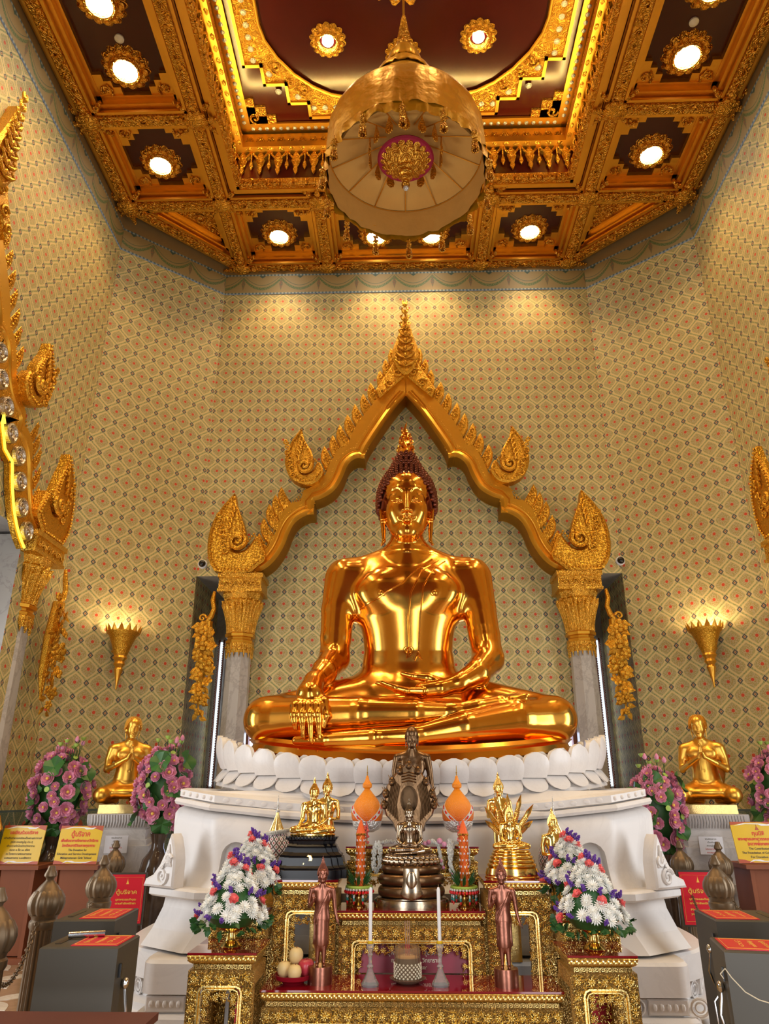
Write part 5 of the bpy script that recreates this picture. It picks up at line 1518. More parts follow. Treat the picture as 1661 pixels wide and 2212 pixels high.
# the big rounded body, its feet cut free of the wall like lion legs
dk = [(1.74, -1.33), (1.84, -1.40), (1.88, -1.44), (1.90, -1.46), (1.90, -1.465), (1.895, -1.47), (1.88, -1.475), (1.87, -1.48), (1.87, -1.50), (1.88, -1.53), (1.88, -1.54)]
dz = [1.395, 1.385, 1.365, 1.33, 1.28, 1.2, 1.12, 1.06, 1.01, 0.975, 0.965]
du = [.13, .13, .125, .12, .10, .08, .05, .03, .01, 0, 0]
m = MB(); m.loft([chbox(a - 0.03, b + .02, .42, B, z, u) for (a, b), z, u in zip(dk, dz, du)])
die = m.obj('throne_body', M['marble'], throne, True, 40, world=False)
def cutter(cx, cy, ang, w, z0, z1, dep):
    m = MB(); poly = [(-w, z0)]
    for i in range(9):
        a = PI - PI * i / 8; poly.append((w * 0.8 * math.cos(a) + 0.0, z1 - 0.10 + 0.10 * math.sin(a)))
    poly += [(w, z0)]
    m.M = Matrix.Translation((cx, cy, 0)) @ Matrix.Rotation(ang, 4, 'Z'); m.prism(poly, -dep, dep)
    return m
cut = MB()
for s in (-1, 1):
    c = cutter(s * 1.30, -1.52, 0, 0.13, 0.90, 1.27, 0.20); cut.add(c.v, c.f)
    c = cutter(s * 1.92, -1.0, s * PI / 2, 0.13, 0.90, 1.24, 0.20); cut.add(c.v, c.f)
co = bpy.data.objects.new('cut', cut.mesh('cut', M['marble'])); COL.objects.link(co); co.parent = throne
bm_mod = die.modifiers.new('cut', 'BOOLEAN'); bm_mod.object = co; bm_mod.operation = 'DIFFERENCE'; bm_mod.solver = 'FAST'
bpy.context.view_layer.update()
dg = bpy.context.evaluated_depsgraph_get(); nme = bpy.data.meshes.new_from_object(die.evaluated_get(dg))
die.modifiers.clear(); die.data = nme; bpy.data.objects.remove(co)
# carved scroll fins standing on the feet
def fin(px, py, ang, flip, w=0.34, h=0.40, z0=0.965):
    m = MB(); f = -1 if flip else 1
    poly = [(0, 0), (w, 0), (w * 0.93, 0.05), (w * 0.70, h * 0.22), (w * 0.50, h * 0.42), (w * 0.36, h * 0.65), (w * 0.28, h * 0.88), (w * 0.22, h), (w * 0.14, h * 0.92), (w * 0.05, h * 0.7), (0.0, h * 0.5)]
    poly = [(f * x, z) for x, z in poly]
    m.M = Matrix.Translation((px, py, z0)) @ Matrix.Rotation(ang, 4, 'Z')
    m.prism(poly, -0.05, 0.05, 0.015)
    def sp(c, r, d): 
        spiral(m, c, r, 1.7, 0, -0.052, 0.016, d, 22, 0.3)
    sp((f * w * 0.36, h * 0.22), 0.062, f); sp((f * w * 0.18, h * 0.52), 0.035, -f)
    for k in range(6):
        t = k / 6
        m.tube([(f * w * (0.10 + 0.05 * k), -0.052, h * (0.40 + 0.0 * k)), (f * w * (0.16 + 0.03 * k), -0.06, h * (0.55 - 0.03 * k)), (f * w * (0.20 + 0.055 * k), -0.052, h * (0.80 - 0.11 * k))], 0.008, 5)
    return m
for s in (-1, 1):
    # on the chamfer edge, seen as the curved silhouette
    m = fin(s * 1.70, -1.47, s * 0.60, s < 0, 0.34, 0.36); m.obj('scroll_fin', M['marble'], throne, True, 35, world=False)
    m = fin(s * 1.09, -1.55, 0, s < 0, 0.30, 0.36); m.obj('scroll_fin', M['marble'], throne, True, 35, world=False)
    m = fin(s * 1.10, -1.56, 0, s > 0, 0.30, 0.36); m.obj('scroll_fin', M['marble'], throne, True, 35, world=False)
chtier([(1.93, -1.62, .42, B, .90, 0), (1.95, -1.64, .42, B, .915, 0), (1.95, -1.64, .42, B, .955, 0), (1.93, -1.62, .42, B, .967, 0)], 'ledge')
chtier([(1.95, -1.68, .38, B, .595, 0), (1.89, -1.63, .38, B, .70, 0), (1.84, -1.59, .38, B, .83, 0), (1.83, -1.58, .38, B, .90, 0)], 'lower_block')
# round stepped tiers at the foot, with a carved band
def ring(r, cy, z, n=96, squash=1.0): return [(r * math.cos(2 * PI * j / n), cy + r * squash * math.sin(2 * PI * j / n), z) for j in range(n)]
def tier(r, zs, name):
    m = MB(); m.loft([[(x, y, z + 0) for x, y, z in toval(r + d, r - 0.56 + d, z, 0, 128, 4.5)] for d, z in zs]); return m.obj(name, M['marble'], throne, True, 30, world=False)
tier(2.22, [(-0.25, .585), (-.05, .58), (-.015, .572), (0, .555), (0, .40), (-.03, .385)], 'round_tier')
tier(2.17, [(0, .39), (0, .27)], 'carved_tier')
tier(2.25, [(-.05, .28), (0, .265), (0, .22), (.04, .20), (.08, .0)], 'round_tier')
fw = 1.80
def fbox(hw, fy, z0, z1, name, rc=0.10):
    m = MB(); n = 8
    def o(e, z): 
        pts = [(-hw - e, 0)] + [(-hw - e + rc - rc * math.cos(PI / 2 * i / 4), fy - e + rc - rc * math.sin(PI / 2 * i / 4)) for i in range(5)]
        pts += [(-x, y) for x, y in pts[::-1]]
        return [(x, y, z) for x, y in pts]
    m.loft([o(0, z0), o(0, z1 - .02), o(-.015, z1)]); return m.obj(name, M['marble'], throne, True, 30, world=False)
fbox(1.80, -1.80, .385, .577, 'front_tier'); fbox(1.77, -1.77, .27, .39, 'carved_tier', 0.1); fbox(1.83, -1.83, .21, .275, 'front_tier'); fbox(1.88, -1.88, .0, .215, 'front_tier')
m = MB()
def oval_plate(x, y, ang, kind):
    m.M = Matrix.Translation((x, y, .33)) @ Matrix.Rotation(ang, 4, 'Z')
    if kind == 0:
        m.prism([(-.13, -.045), (.13, -.045), (.13, .045), (-.13, .045)], -.018, .01, .008)
        for i in range(5): m.ball((-.09 + i * .045, -.02, 0), (.018, .008, .022), 6, 4)
    else:
        for r, w in ((.055, .008), (.03, .006)):
            m.tube([(r * math.cos(2 * PI * i / 14), -.012, r * .9 * math.sin(2 * PI * i / 14)) for i in range(15)], w, 5)
for i in range(9):
    x = -1.62 + i * 0.405; oval_plate(x, -1.77, 0, 0); oval_plate(x + .2, -1.77, 0, 1)
PA, PW = along(2.17, 1.61, 60, 4.5)
for i, (x, y, a) in enumerate(PA):
    if y < 0.4 and abs(x) > 1.86: oval_plate(x, y, a, i % 2)
m.M = None
o = m.obj('carved_panels', M['marble'], throne, True, 35, world=False); o['kind'] = 'stuff'

# ============================================================ carved gilded altar tables
def rosette_me(name='carved_rosette', mat='altar', r=1.0):
    m = MB()
    m.lathe([(0.0, -0.80), (0.14, -0.78), (0.20, -0.62), (0.15, -0.50), (0.28, -0.62), (0.36, -0.50), (0.30, -0.05)], 12, cap=False)
    for k in range(8):
        a = 2 * PI * k / 8
        m.ball((0.64 * math.cos(a), 0.64 * math.sin(a), -0.34), (0.36, 0.20, 0.20), 7, 4, Matrix.Rotation(a, 3, 'Z'))
    m.v = [(x, z, y) for x, y, z in m.v]; m.f = [f[::-1] for f in m.f]
    return m.mesh(name, M[mat], True, 50)
ROS = rosette_me()
def foliage_mb(m, x0, x1, z0, z1, y, den, rnd, s=0.010):
    n = int((x1 - x0) * (z1 - z0) / (s * s) * den * 1.15)
    for _ in range(n):
        x = rnd.uniform(x0, x1); z = rnd.uniform(z0, z1); a = rnd.uniform(0, PI)
        m.ball((x, y - rnd.uniform(0.002, 0.009), z), (s * 1.1, s * 0.6, s * 0.36), 5, 4, Matrix.Rotation(a, 3, 'Y'))
def altar_table(label, x0, x1, yf, yb, zt, zb=FZ, lw=0.062, ap=0.07, kind='open', rs_=0.021, fret=0.03, top='redlac', name='altar_table'):
    xc = (x0 + x1) / 2; rnd = random.Random(int(x0 * 1000) + int(zt * 777))
    t = thing(name, label, 'table', (xc, yf, zb))
    MB().box(x0 - .004, x1 + .004, yf - .004, yb + .004, zt - .010, zt).obj('glass_top', M[top], t)
    z = zt - .010
    m = MB()
    prof = [(0.0, 0.0), (-.004, -.006), (-.002, -.030), (-.010, -.040), (.022, -.046)]
    rings = [[(x0 + d if sx < 0 else x1 - d, yf + d if sy < 0 else yb - d, z + h) for sx, sy in ((-1, -1), (1, -1), (1, 1), (-1, 1))] for d, h in [(0.0, 0.0), (-.006, -.006), (.006, -.036), (.022, -.046)]]
    m.loft(rings); m.obj('top_moulding', M['altarp'], t)
    m = MB(); n = max(6, int((x1 - x0) / .026))
    for i in range(n):
        x = x0 + (i + .5) * (x1 - x0) / n
        m.ball((x, yf - .002, z - .018), (.009, .008, .013), 6, 4)
        for s in (-1, 1): m.ball((x + s * .009, yf + .001, z - .026), (.007, .006, .006), 5, 4, Matrix.Rotation(s * .7, 3, 'Y'))
    o = m.obj('moulding_leaves', M['altar'], t, True, kind='stuff')
    zf = z - .046
    a = .026
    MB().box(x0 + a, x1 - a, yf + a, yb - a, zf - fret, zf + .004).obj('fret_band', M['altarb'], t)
    m = MB(); n = max(5, int((x1 - x0 - 2 * a) / .034))
    for i in range(n):
        xa = x0 + a + i * (x1 - x0 - 2 * a) / n; w = (x1 - x0 - 2 * a) / n
        for (u0, u1, v0, v1) in ((.1, .16, .15, .85), (.1, .8, .78, .86), (.74, .80, .3, .86), (.3, .80, .28, .36), (.3, .36, .28, .6), (.3, .6, .55, .62), (.93, .97, .1, .9)):
            m.box(xa + u0 * w, xa + u1 * w, yf + a - .005, yf + a, zf - fret + v0 * fret, zf - fret + v1 * fret)
    m.obj('fret_pattern', M['altarp'], t, kind='stuff')
    za = zf - fret
    bx0, bx1, by0, by1 = x0 + .006, x1 - .006, yf + .008, yb - .008
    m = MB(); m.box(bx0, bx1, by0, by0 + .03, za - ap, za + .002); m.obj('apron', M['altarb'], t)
    for xa, xb in ((bx0, bx0 + .025), (bx1 - .025, bx1)):
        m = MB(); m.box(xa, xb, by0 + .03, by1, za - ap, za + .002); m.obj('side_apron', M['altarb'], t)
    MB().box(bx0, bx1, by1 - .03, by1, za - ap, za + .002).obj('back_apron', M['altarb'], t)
    for xa, xb in ((bx0, bx0 + lw), (bx1 - lw, bx1)):
        for ya, yb_ in ((by0, by0 + .045), (by1 - .045, by1)):
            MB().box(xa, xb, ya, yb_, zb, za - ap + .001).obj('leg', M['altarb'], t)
    if kind == 'panel':
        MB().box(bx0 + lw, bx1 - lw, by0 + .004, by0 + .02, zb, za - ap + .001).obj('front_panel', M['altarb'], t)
    def ros(x, z, r, y=None):
        o = link('carved_rosette', ROS, t); o.location = (x - xc, (by0 if y is None else y) - yf - .001, z - zb); o.scale = (r, r, r)
        o.rotation_euler = (0, rnd.uniform(0, 1), 0)
    fo = MB()
    n = max(3, int((x1 - x0) / .062))
    for i in range(n):
        x = bx0 + (i + .5) * (bx1 - bx0) / n; ros(x, za - ap * .52, rs_ * (1.15 if i % 2 else .9))
    foliage_mb(fo, bx0 + .004, bx1 - .004, za - ap + .004, za - .004, by0, .75, rnd)
    nz = max(2, int((za - ap - zb) / .062))
    for xa in (bx0 + lw / 2, bx1 - lw / 2):
        for i in range(nz): ros(xa, zb + (i + .5) * (za - ap - zb) / nz, rs_)
        foliage_mb(fo, xa - lw / 2 + .005, xa + lw / 2 - .005, zb + .01, za - ap, by0, .6, rnd)
    ox0, ox1, oz = bx0 + lw, bx1 - lw, za - ap
    if kind == 'open':
        w = .018; R = .03
        pts = [(ox0, zb), (ox0, oz - R), (ox0 + R * .3, oz - R * .3), (ox0 + R, oz), (ox1 - R, oz), (ox1 - R * .3, oz - R * .3), (ox1, oz - R), (ox1, zb)]
        for k, (d, rr) in enumerate(((0, .009), (.014, .005))):
            q = [(x + (d if x < xc else -d), by0 - .002, z_ - (d if z_ > oz - R - .001 else 0)) for x, z_ in pts]
            mm = MB(); mm.tube(q, rr, 6); mm.obj('inner_moulding', M['altarp'], t, True)
        # pierced flower bracket inside the opening
        bh = .055
        n = max(3, int((ox1 - ox0 - .04) / .046))
        for i in range(n):
            x = ox0 + .02 + (i + .5) * (ox1 - ox0 - .04) / n; ros(x, oz - .02 - bh * .42 - (.010 if i % 2 else 0), rs_ * .95, by0 + .012)
        foliage_mb(fo, ox0 + .02, ox1 - .02, oz - .018 - bh, oz - .016, by0 + .018, .55, rnd, .011)
        for s, xx in ((1, ox0), (-1, ox1)):
            nn = max(2, int((oz - zb) / .055))
            for i in range(1, nn): ros(xx + s * .040, oz - .02 - i * (oz - zb - .04) / nn, rs_ * .85, by0 + .012)
            xa, xb = sorted((xx + s * .022, xx + s * .058)); foliage_mb(fo, xa, xb, zb + .02, oz - .03, by0 + .018, .38, rnd, .010)
    elif kind == 'panel':
        pw, ph = (ox1 - ox0) * .5 + lw * .35, .036; cz = za - ap - .055
        for d, rr in ((0, .006), (.012, .004), (.022, .003)):
            q = []
            for i in range(25):
                aa = 2 * PI * i / 24; c, s_ = math.cos(aa), math.sin(aa)
                q.append((xc + (pw - d) * math.copysign(abs(c) ** .4, c), by0 - .002, cz + (ph - d * .9) * math.copysign(abs(s_) ** .6, s_)))
            mm = MB(); mm.tube(q, rr, 6); mm.obj('cartouche_moulding', M['altarp'], t, True)
        for i in range(5): ros(xc + (i - 2) * .035, cz, .013 if i != 2 else .02)
        foliage_mb(fo, ox0, ox1, zb, cz - .045, by0 + .004, .5, rnd)
    o = fo.obj('carved_foliage', M['altar'], t, True, kind='stuff')
    return t
ZL, ZS, ZT_, ZM, ZN, ZK = .80, .944, 1.10, .60, .934, 1.268
altar_table('low gilded side table in the front row, far left, under a bowl of flowers', -1.18, -.812, 4.46, 4.86, ZL)
altar_table('low gilded side table in the front row, far right, under a bowl of flowers', .86, 1.222, 4.44, 4.84, ZL)
altar_table('long low gilded table at the front centre with a red glass top', -.80, .85, 4.60, 4.975, ZM, lw=.07)
altar_table('gilded step table with a cartouche panel behind the left low table', -1.185, -.835, 4.875, 5.27, ZS, kind='panel')
altar_table('gilded step table with a cartouche panel behind the right low table', .90, 1.26, 4.855, 5.25, ZS, kind='panel')
altar_table('tall narrow gilded table under the black pedestal, left', -.826, -.425, 4.985, 5.40, ZT_, lw=.085, ap=.085)
altar_table('tall narrow gilded table under the golden serpent-hooded figure, right', .488, .892, 4.985, 5.40, ZT_, lw=.085, ap=.085)
altar_table('wide gilded middle table carrying the dark bronze hooded figure', -.418, .480, 4.985, 5.335, ZN, lw=.085, ap=.075)
altar_table('small high gilded table at the back of the altar, hung with garlands', -.40, .49, 5.352, 5.422, ZK, lw=.085, ap=.075, fret=.034)
# maroon name board with Thai lettering inside the opening of the middle table
nbd = thing('name_board', 'maroon board with cream Thai lettering standing under the middle table', 'sign', (.045, 5.02, ZM))
m = MB(); m.loft([[(-.335, 0, 0), (.345, 0, 0), (.345, .012, 0), (-.335, .012, 0)], [(-.30, .03, .15), (.30, .03, .15), (.30, .042, .15), (-.30, .042, .15)]])
m.obj('board', M['redboard'], nbd, world=False)
def upright(x, y, z, tilt=0.0): return Matrix.Translation((x, y, z)) @ Matrix.Rotation(PI / 2 - tilt, 4, 'X')
for s_, x, z, sz in (('สุพรรณ   ', -.09, .092, .036), (' สุขรัตน์', .105, .092, .036), ('ถวายวัด', -.09, .054, .03), ('วิทยาราม', .105, .054, .03), ('๒๕๕๙', .05, .020, .024)):
    lettering(nbd, s_, sz, M['cream'], upright(x, .196 * z - .003, z, .196), bold=.0006)
# red sign boards seen through the openings of the low tables
for x, sd in ((-.97, 'left'), (1.07, 'right')):
    t = thing('red_board', 'bright red board with a gold line seen through the %s low table' % sd, 'sign', (x, 4.866, FZ))
    m = MB(); m.box(-.02, .10, -.004, .003, .0, .47); m.obj('board', M['redsign'], t, world=False)
    MB().tube([(-.02, -.008, .28), (.10, -.008, .43)], .004, 6).obj('cord', M['rope'], t, world=False)
    m = MB(); m.box(-.075, -.055, -.012, .0, 0, .53); m.obj('post', M['plinth'], t, world=False)

# ============================================================ offerings on the altar
def lathe_thing(name, label, cat, loc, parts, group=None):
    t = thing(name, label, cat, loc, 0, group)
    for nm, prof, mat, kw in parts:
        m = MB(); m.lathe(prof, kw.get('n', 24), cap=kw.get('cap', True), fl=kw.get('fl', 0), nf=kw.get('nf', 0)); m.obj(nm, M[mat], t, kw.get('smooth', True), kw.get('ang', 40), world=False)
    return t
# fruit plate
fp = lathe_thing('fruit_plate', 'dark red plastic plate holding four fruits, front left', 'plate', (-.645, 4.765, ZM),
    [('plate', [(0, .0), (.06, .0), (.065, .008), (.10, .022), (.108, .045), (.104, .045), (.095, .028), (.05, .014), (0, .014)], 'plate', {'n': 40})])
def fruit(kind, x, y, z, r, lab):
    t = thing(kind, lab, 'fruit', (x, y, z), 0)
    m = MB()
    prof = [(0, -1.0), (.3, -1.03), (.62, -.86), (.9, -.45), (1.0, .0), (.95, .4), (.72, .78), (.36, .96), (.12, .93), (0, .84)]
    if kind == 'apple': prof = [(0, -.85), (.35, -.92), (.75, -.7), (.98, -.2), (1.02, .2), (.88, .62), (.6, .84), (.3, .88), (.1, .76), (0, .66)]
    m.lathe([(a * r, b * r) for a, b in prof], 24); m.obj('skin', M['apple' if kind == 'apple' else 'pear'], t, True, 80, world=False)
    m = MB(); m.tube([(0, 0, r * .75), (.003, 0, r * .98), (.006, 0, r * 1.08)], .0025, 5); m.obj('stem', M['wood'], t, world=False)
fruit('pear', -.700, 4.765, ZM + .066, .041, 'pale yellow round pear at the left on the red plate')
fruit('pear', -.632, 4.705, ZM + .062, .040, 'pale yellow round pear in front on the red plate')
fruit('pear', -.640, 4.80, ZM + .128, .042, 'pale yellow round pear on top of the other fruit')
fruit('apple', -.578, 4.790, ZM + .070, .048, 'rosy red apple at the right on the red plate')
# candlesticks with candles
for x, y, sd in ((-.205, 4.70, 'left'), (.190, 4.71, 'right')):
    t = lathe_thing('candlestick', 'clear cut-glass candlestick %s of the incense jar' % sd, 'candlestick', (x, y, ZM),
      [('glass_stem', [(0, 0), (.048, 0), (.050, .012), (.036, .035), (.022, .062), (.014, .085), (.020, .095), (.010, .108), (.0095, .14), (.016, .152), (.010, .160), (.015, .172), (.022, .19), (.021, .205), (.014, .208), (0, .208)], 'glass', {'n': 10, 'smooth': False})])
    c = lathe_thing('candle', 'tall unlit white candle in the %s glass candlestick' % sd, 'candle', (x, y, ZM + .207),
      [('wax', [(0, 0), (.0105, 0), (.0105, .27), (.006, .285), (0, .288)], 'wax', {'n': 16}), ('wick', [(0, .285), (.0015, .286), (.0012, .30), (0, .30)], 'stick', {'n': 6}),
       ('wax_ring', [(.0, .0), (.017, .0), (.018, .008), (.011, .014), (0, .014)], 'yellow', {'n': 12})])
jar = lathe_thing('incense_jar', 'cut-glass jar of sand with incense sticks on an amber dish', 'jar', (.006, 4.78, ZM + .012),
    [('glass_jar', [(0, .0), (.070, .0), (.074, .01), (.074, .14), (.070, .168), (.066, .168), (.069, .135), (.069, .012), (0, .012)], 'amber', {'n': 40, 'smooth': False, 'fl': .03, 'nf': 20}),
     ('sand', [(0, .013), (.066, .013), (.066, .115), (.04, .122), (0, .124)], 'sand', {'n': 24})])
m = MB()
for i in range(20):
    for k in range(7):
        a = 2 * PI * (i + .5 * (k % 2)) / 20; m.ball((.0755 * math.cos(a), .0755 * math.sin(a), .02 + k * .011), (.006, .006, .006), 4, 3)
m.obj('cut_diamonds', M['cream'], jar, world=False, kind='stuff')
lathe_thing('amber_dish', 'shallow amber glass dish under the incense jar', 'dish', (.006, 4.78, ZM), [('dish', [(0, 0), (.06, 0), (.068, .006), (.10, .022), (.103, .026), (.098, .026), (.06, .011), (0, .011)], 'amber', {'n': 32, 'fl': .04, 'nf': 16})])
for i, (dx, dy, lab) in enumerate(((-.008, 0, 'left'), (.001, .006, 'middle'), (.009, -.004, 'right'))):
    t = thing('incense_stick', 'thin incense stick standing in the glass jar, %s one of three' % lab, 'incense', (.006 + dx, 4.78 + dy, ZM + .13), 0)
    MB().tube([(0, 0, -.02), (dx * .2, 0, .06)], .0022, 6).obj('handle', M['redstick'], t, world=False)
    MB().tube([(dx * .2, 0, .06), (dx * .5, 0, .18)], .0028, 6).obj('incense', M['stick'], t, world=False)
# ---- flower arrangements in gilded footed bowls
rnd = random.Random(11)
def chrys():
    m = MB()
    for L, n, r, up, z in ((0, 15, .034, .003, 0), (1, 12, .027, .013, .003), (2, 8, .016, .017, .006)):
        for k in range(n):
            a = 2 * PI * (k + .5 * L) / n; c, s = math.cos(a), math.sin(a); w = .0036
            m.add([(c * .004 - s * w * .5, s * .004 + c * w * .5, z), (c * .004 + s * w * .5, s * .004 - c * w * .5, z), (c * r * .7 + s * w, s * r * .7 - c * w, z + up * .7), (c * r, s * r, z + up), (c * r * .7 - s * w, s * r * .7 + c * w, z + up * .7)], [(0, 1, 2, 3, 4)])
    m.ball((0, 0, .008), (.006, .006, .005), 6, 4)
    return m.mesh('chrysanthemum', M['white'])
def carn():
    m = MB(); r_ = random.Random(2)
    for L in range(4):
        r = .026 - L * .005; z = L * .006
        ring = []; N = 20
        ri = [(r * .3 * math.cos(2 * PI * k / N), r * .3 * math.sin(2 * PI * k / N), z) for k in range(N)]
        ro = [((r + r_.uniform(-.004, .004)) * math.cos(2 * PI * k / N), (r + r_.uniform(-.004, .004)) * math.sin(2 * PI * k / N), z + .010 + r_.uniform(-.006, .006)) for k in range(N)]
        m.loft([ri, ro], True, False)
    m.ball((0, 0, .014), (.014, .014, .012), 8, 5)
    return m.mesh('carnation', M['coral'])
def statice():
    m = MB(); r_ = random.Random(4)
    for k in range(16):
        t = k / 16; m.ball((r_.uniform(-.010, .010), r_.uniform(-.007, .007), .05 * t), (.007, .007, .006), 5, 4)
    return m.mesh('statice_sprig', M['purple'])
def leafsprig():
    m = MB(); r_ = random.Random(6)
    for k in range(7):
        a = r_.uniform(-1.3, 1.3); L = r_.uniform(.025, .045); z = r_.uniform(0, .045)
        c, s = math.sin(a), math.cos(a)
        m.add([(0, 0, z), (c * L * .5 - s * .010, -s * L * .2, z + s * L * .5 + c * .01), (c * L, -L * .2, z + s * L), (c * L * .5 + s * .010, s * L * .1, z + s * L * .5 - c * .01)], [(0, 1, 2, 3)])
    return m.mesh('leaf_sprig', M['green'])
CH, CA, STT, LS = chrys(), carn(), statice(), leafsprig()
def aim(o, n, roll=0.0):
    q = Vector(n).to_track_quat('Z', 'Y'); o.rotation_euler = (q @ Euler((0, 0, roll)).to_quaternion()).to_euler()
def bouquet(label, x, y, z, R, H, seed):
    """domed arrangement, base of the flowers at z"""
    r_ = random.Random(seed)
    t = thing('flower_arrangement', label, 'flowers', (x, y, z), 0)
    m = MB(); m.lathe([(0, -.03), (R * .55, -.02), (R * .80, .03), (R * .72, H * .35), (R * .45, H * .65), (R * .16, H * .86), (0, H * .9)], 16); m.obj('foam_and_leaves', M['green'], t, True, world=False)
    def surf(u, a):
        r = R * (1 - u ** 1.25) * .95 + .012; zz = H * u
        n = Vector((math.cos(a), math.sin(a), .35 + u * 1.5)).normalized()
        return Vector((r * math.cos(a), r * math.sin(a), zz)), n
    def put(me, nm, u, a, sc=1, out=.0, ch=None):
        p, n = surf(u, a); p = p + n * out
        o = link(nm, me, t); o.location = p; aim(o, n + Vector((0, 0, 0)), r_.uniform(0, 6)); o.scale = (sc,) * 3
    N = 118; g = PI * (3 - math.sqrt(5))
    for i in range(N):
        u = .06 + .93 * (i / N) ** 1.15; a = i * g + r_.uniform(-.2, .2)
        if i % 10 == 4: put(CA, 'carnation', u, a, r_.uniform(.95, 1.15), .006)
        elif i % 5 == 2: put(STT, 'statice_sprig', u, a, 1.0, .004)
        else: put(CH, 'chrysanthemum', u, a, r_.uniform(.95, 1.3), r_.uniform(-.004, .006))
    for i in range(34):
        a = 2 * PI * i / 34; p = Vector((R * .9 * math.cos(a), R * .9 * math.sin(a), r_.uniform(-.02, .03)))
        o = link('leaf_sprig', LS, t); o.location = p; aim(o, Vector((math.cos(a), math.sin(a), -.45 + r_.uniform(-.5, .5))), r_.uniform(0, 6)); o.scale = (1.25,) * 3
    return t
def phan(label, x, y, z, r=.095, h=.13, mat='statueb'):
    return lathe_thing('footed_bowl', label, 'bowl', (x, y, z), [('bowl', [(0, 0), (.62 * r, 0), (.66 * r, .04 * h), (.60 * r, .10 * h), (.40 * r, .22 * h), (.30 * r, .30 * h), (.26 * r, .55 * h), (.36 * r, .60 * h), (.62 * r, .66 * h), (.92 * r, .82 * h), (r, .97 * h), (1.03 * r, h), (.96 * r, h), (.80 * r, .80 * h), (0, .72 * h)], mat, {'n': 32, 'fl': .05, 'nf': 16})])
phan('gilded footed bowl under the front left flower arrangement', -.99, 4.63, ZL)
bouquet('dome of white, coral and purple flowers on the front left low table', -.99, 4.63, ZL + .125, .185, .34, 1)
phan('gilded footed bowl under the front right flower arrangement', 1.045, 4.61, ZL)
bouquet('dome of white, coral and purple flowers on the front right low table', 1.045, 4.61, ZL + .125, .185, .34, 2)
phan('gilded footed bowl under the rear left flower arrangement', -.965, 5.08, ZS, .11, .12)
bouquet('smaller white, coral and purple flower dome behind, on the left step table', -.965, 5.06, ZS + .115, .168, .30, 3)
phan('gilded footed bowl under the rear right flower arrangement', 1.035, 5.06, ZS, .11, .12)
bouquet('smaller white, coral and purple flower dome behind, on the right step table', 1.035, 5.04, ZS + .115, .172, .30, 4)

# ============================================================ small statues
def make_seated(label, pose, mat, s, loc, hair_mat=None, name='seated_buddha', naga=None, group=None):
    t = thing(name, label, 'statue', loc, 0, group)
    key = 'seated_' + pose
    if key not in MESHES:
        MESHES[key] = sdf_mesh('body', xform([p for p in seated_prims(pose, False)], 1), 0.034, M[mat])
    me = MESHES[key].copy(); me.materials.clear(); me.materials.append(M[mat])
    me.transform(Matrix.Diagonal((s, s, s, 1)) ); link('body', me, t)
    cap, cur = hair_meshes(s, 0.034, 5)
    for nm, mm in (('hair', cap), ('hair_curls', cur), ('flame_crown', flame_mb(s))):
        mm.v = [(x, y + HEADY * s, z + HEADZ * s) for x, y, z in mm.v]
        mm.obj(nm, M[hair_mat or mat], t, True, world=False, kind='stuff' if nm == 'hair_curls' else None)
    m = MB(); body = torso_prims() + arm_lap(1)[:3]
    for path in ([(-0.50, 1.42), (-0.05, 1.66), (0.26, 1.95)], [(0.10, 0.95), (0.16, 1.62), (0.40, 1.94)], [(0.01, 1.0), (0.03, 1.55), (0.33, 1.95)]): ridge_on(m, body, path, 0.016)
    m.v = [(x * s, y * s, z * s) for x, y, z in m.v]; m.obj('robe_hem', M[mat], t, True, world=False)
    return t
MESHES = {}
# black stepped pedestal with a golden emblem
bpd = thing('black_pedestal', 'black lacquered stepped pedestal with a gold emblem on the left tall table', 'pedestal', (-.612, 5.19, ZT_))
def redent(a, b, z):
    k = .035
    return [(-a, -b + 2 * k, z), (-a + k, -b + 2 * k, z), (-a + k, -b + k, z), (-a + 2 * k, -b + k, z), (-a + 2 * k, -b, z), (a - 2 * k, -b, z), (a - 2 * k, -b + k, z), (a - k, -b + k, z), (a - k, -b + 2 * k, z), (a, -b + 2 * k, z),
            (a, b - 2 * k, z), (a - k, b - 2 * k, z), (a - k, b - k, z), (a - 2 * k, b - k, z), (a - 2 * k, b, z), (-a + 2 * k, b, z), (-a + 2 * k, b - k, z), (-a + k, b - k, z), (-a + k, b - 2 * k, z), (-a, b - 2 * k, z)]
m = MB(); m.loft([redent(a, a * .72, z) for a, z in ((.235, 0), (.235, .05), (.225, .055), (.228, .062), (.215, .075), (.205, .12), (.195, .125), (.20, .132), (.178, .15), (.168, .175), (.160, .178), (.163, .185), (.150, .198), (.155, .215), (.168, .232), (.168, .238))])
m.obj('stepped_body', M['blacklac'], bpd, world=False)
m = MB()
for i in range(15):
    x = -.155 + .31 * i / 14; m.loft([[(x - .009, -.122, .225), (x + .009, -.122, .225), (x + .009, -.112, .225), (x - .009, -.112, .225)], [(x - .001, -.126, .250), (x + .001, -.126, .250), (x + .001, -.116, .250), (x - .001, -.116, .250)]])
m.obj('petal_rim', M['blacklac'], bpd, world=False, kind='stuff')
m = MB(); m.prism([(-.02, .0), (.035, .0), (.045, .018), (.03, .022), (.018, .035), (.022, .055), (.012, .075), (-.008, .078), (-.014, .066), (-.004, .062), (-.002, .048), (-.014, .038), (-.030, .045), (-.034, .030), (-.024, .018)], -.150, -.138, .003)
m.tube([(-.034, -.150, .03), (-.040, -.150, .012), (-.022, -.150, .002)], .004, 6)
m.v = [(x, y + (.0), z + .062) for x, y, z in m.v]; m.obj('gold_emblem', M['statueb'], bpd, world=False, label='small gold emblem of a curled beast')
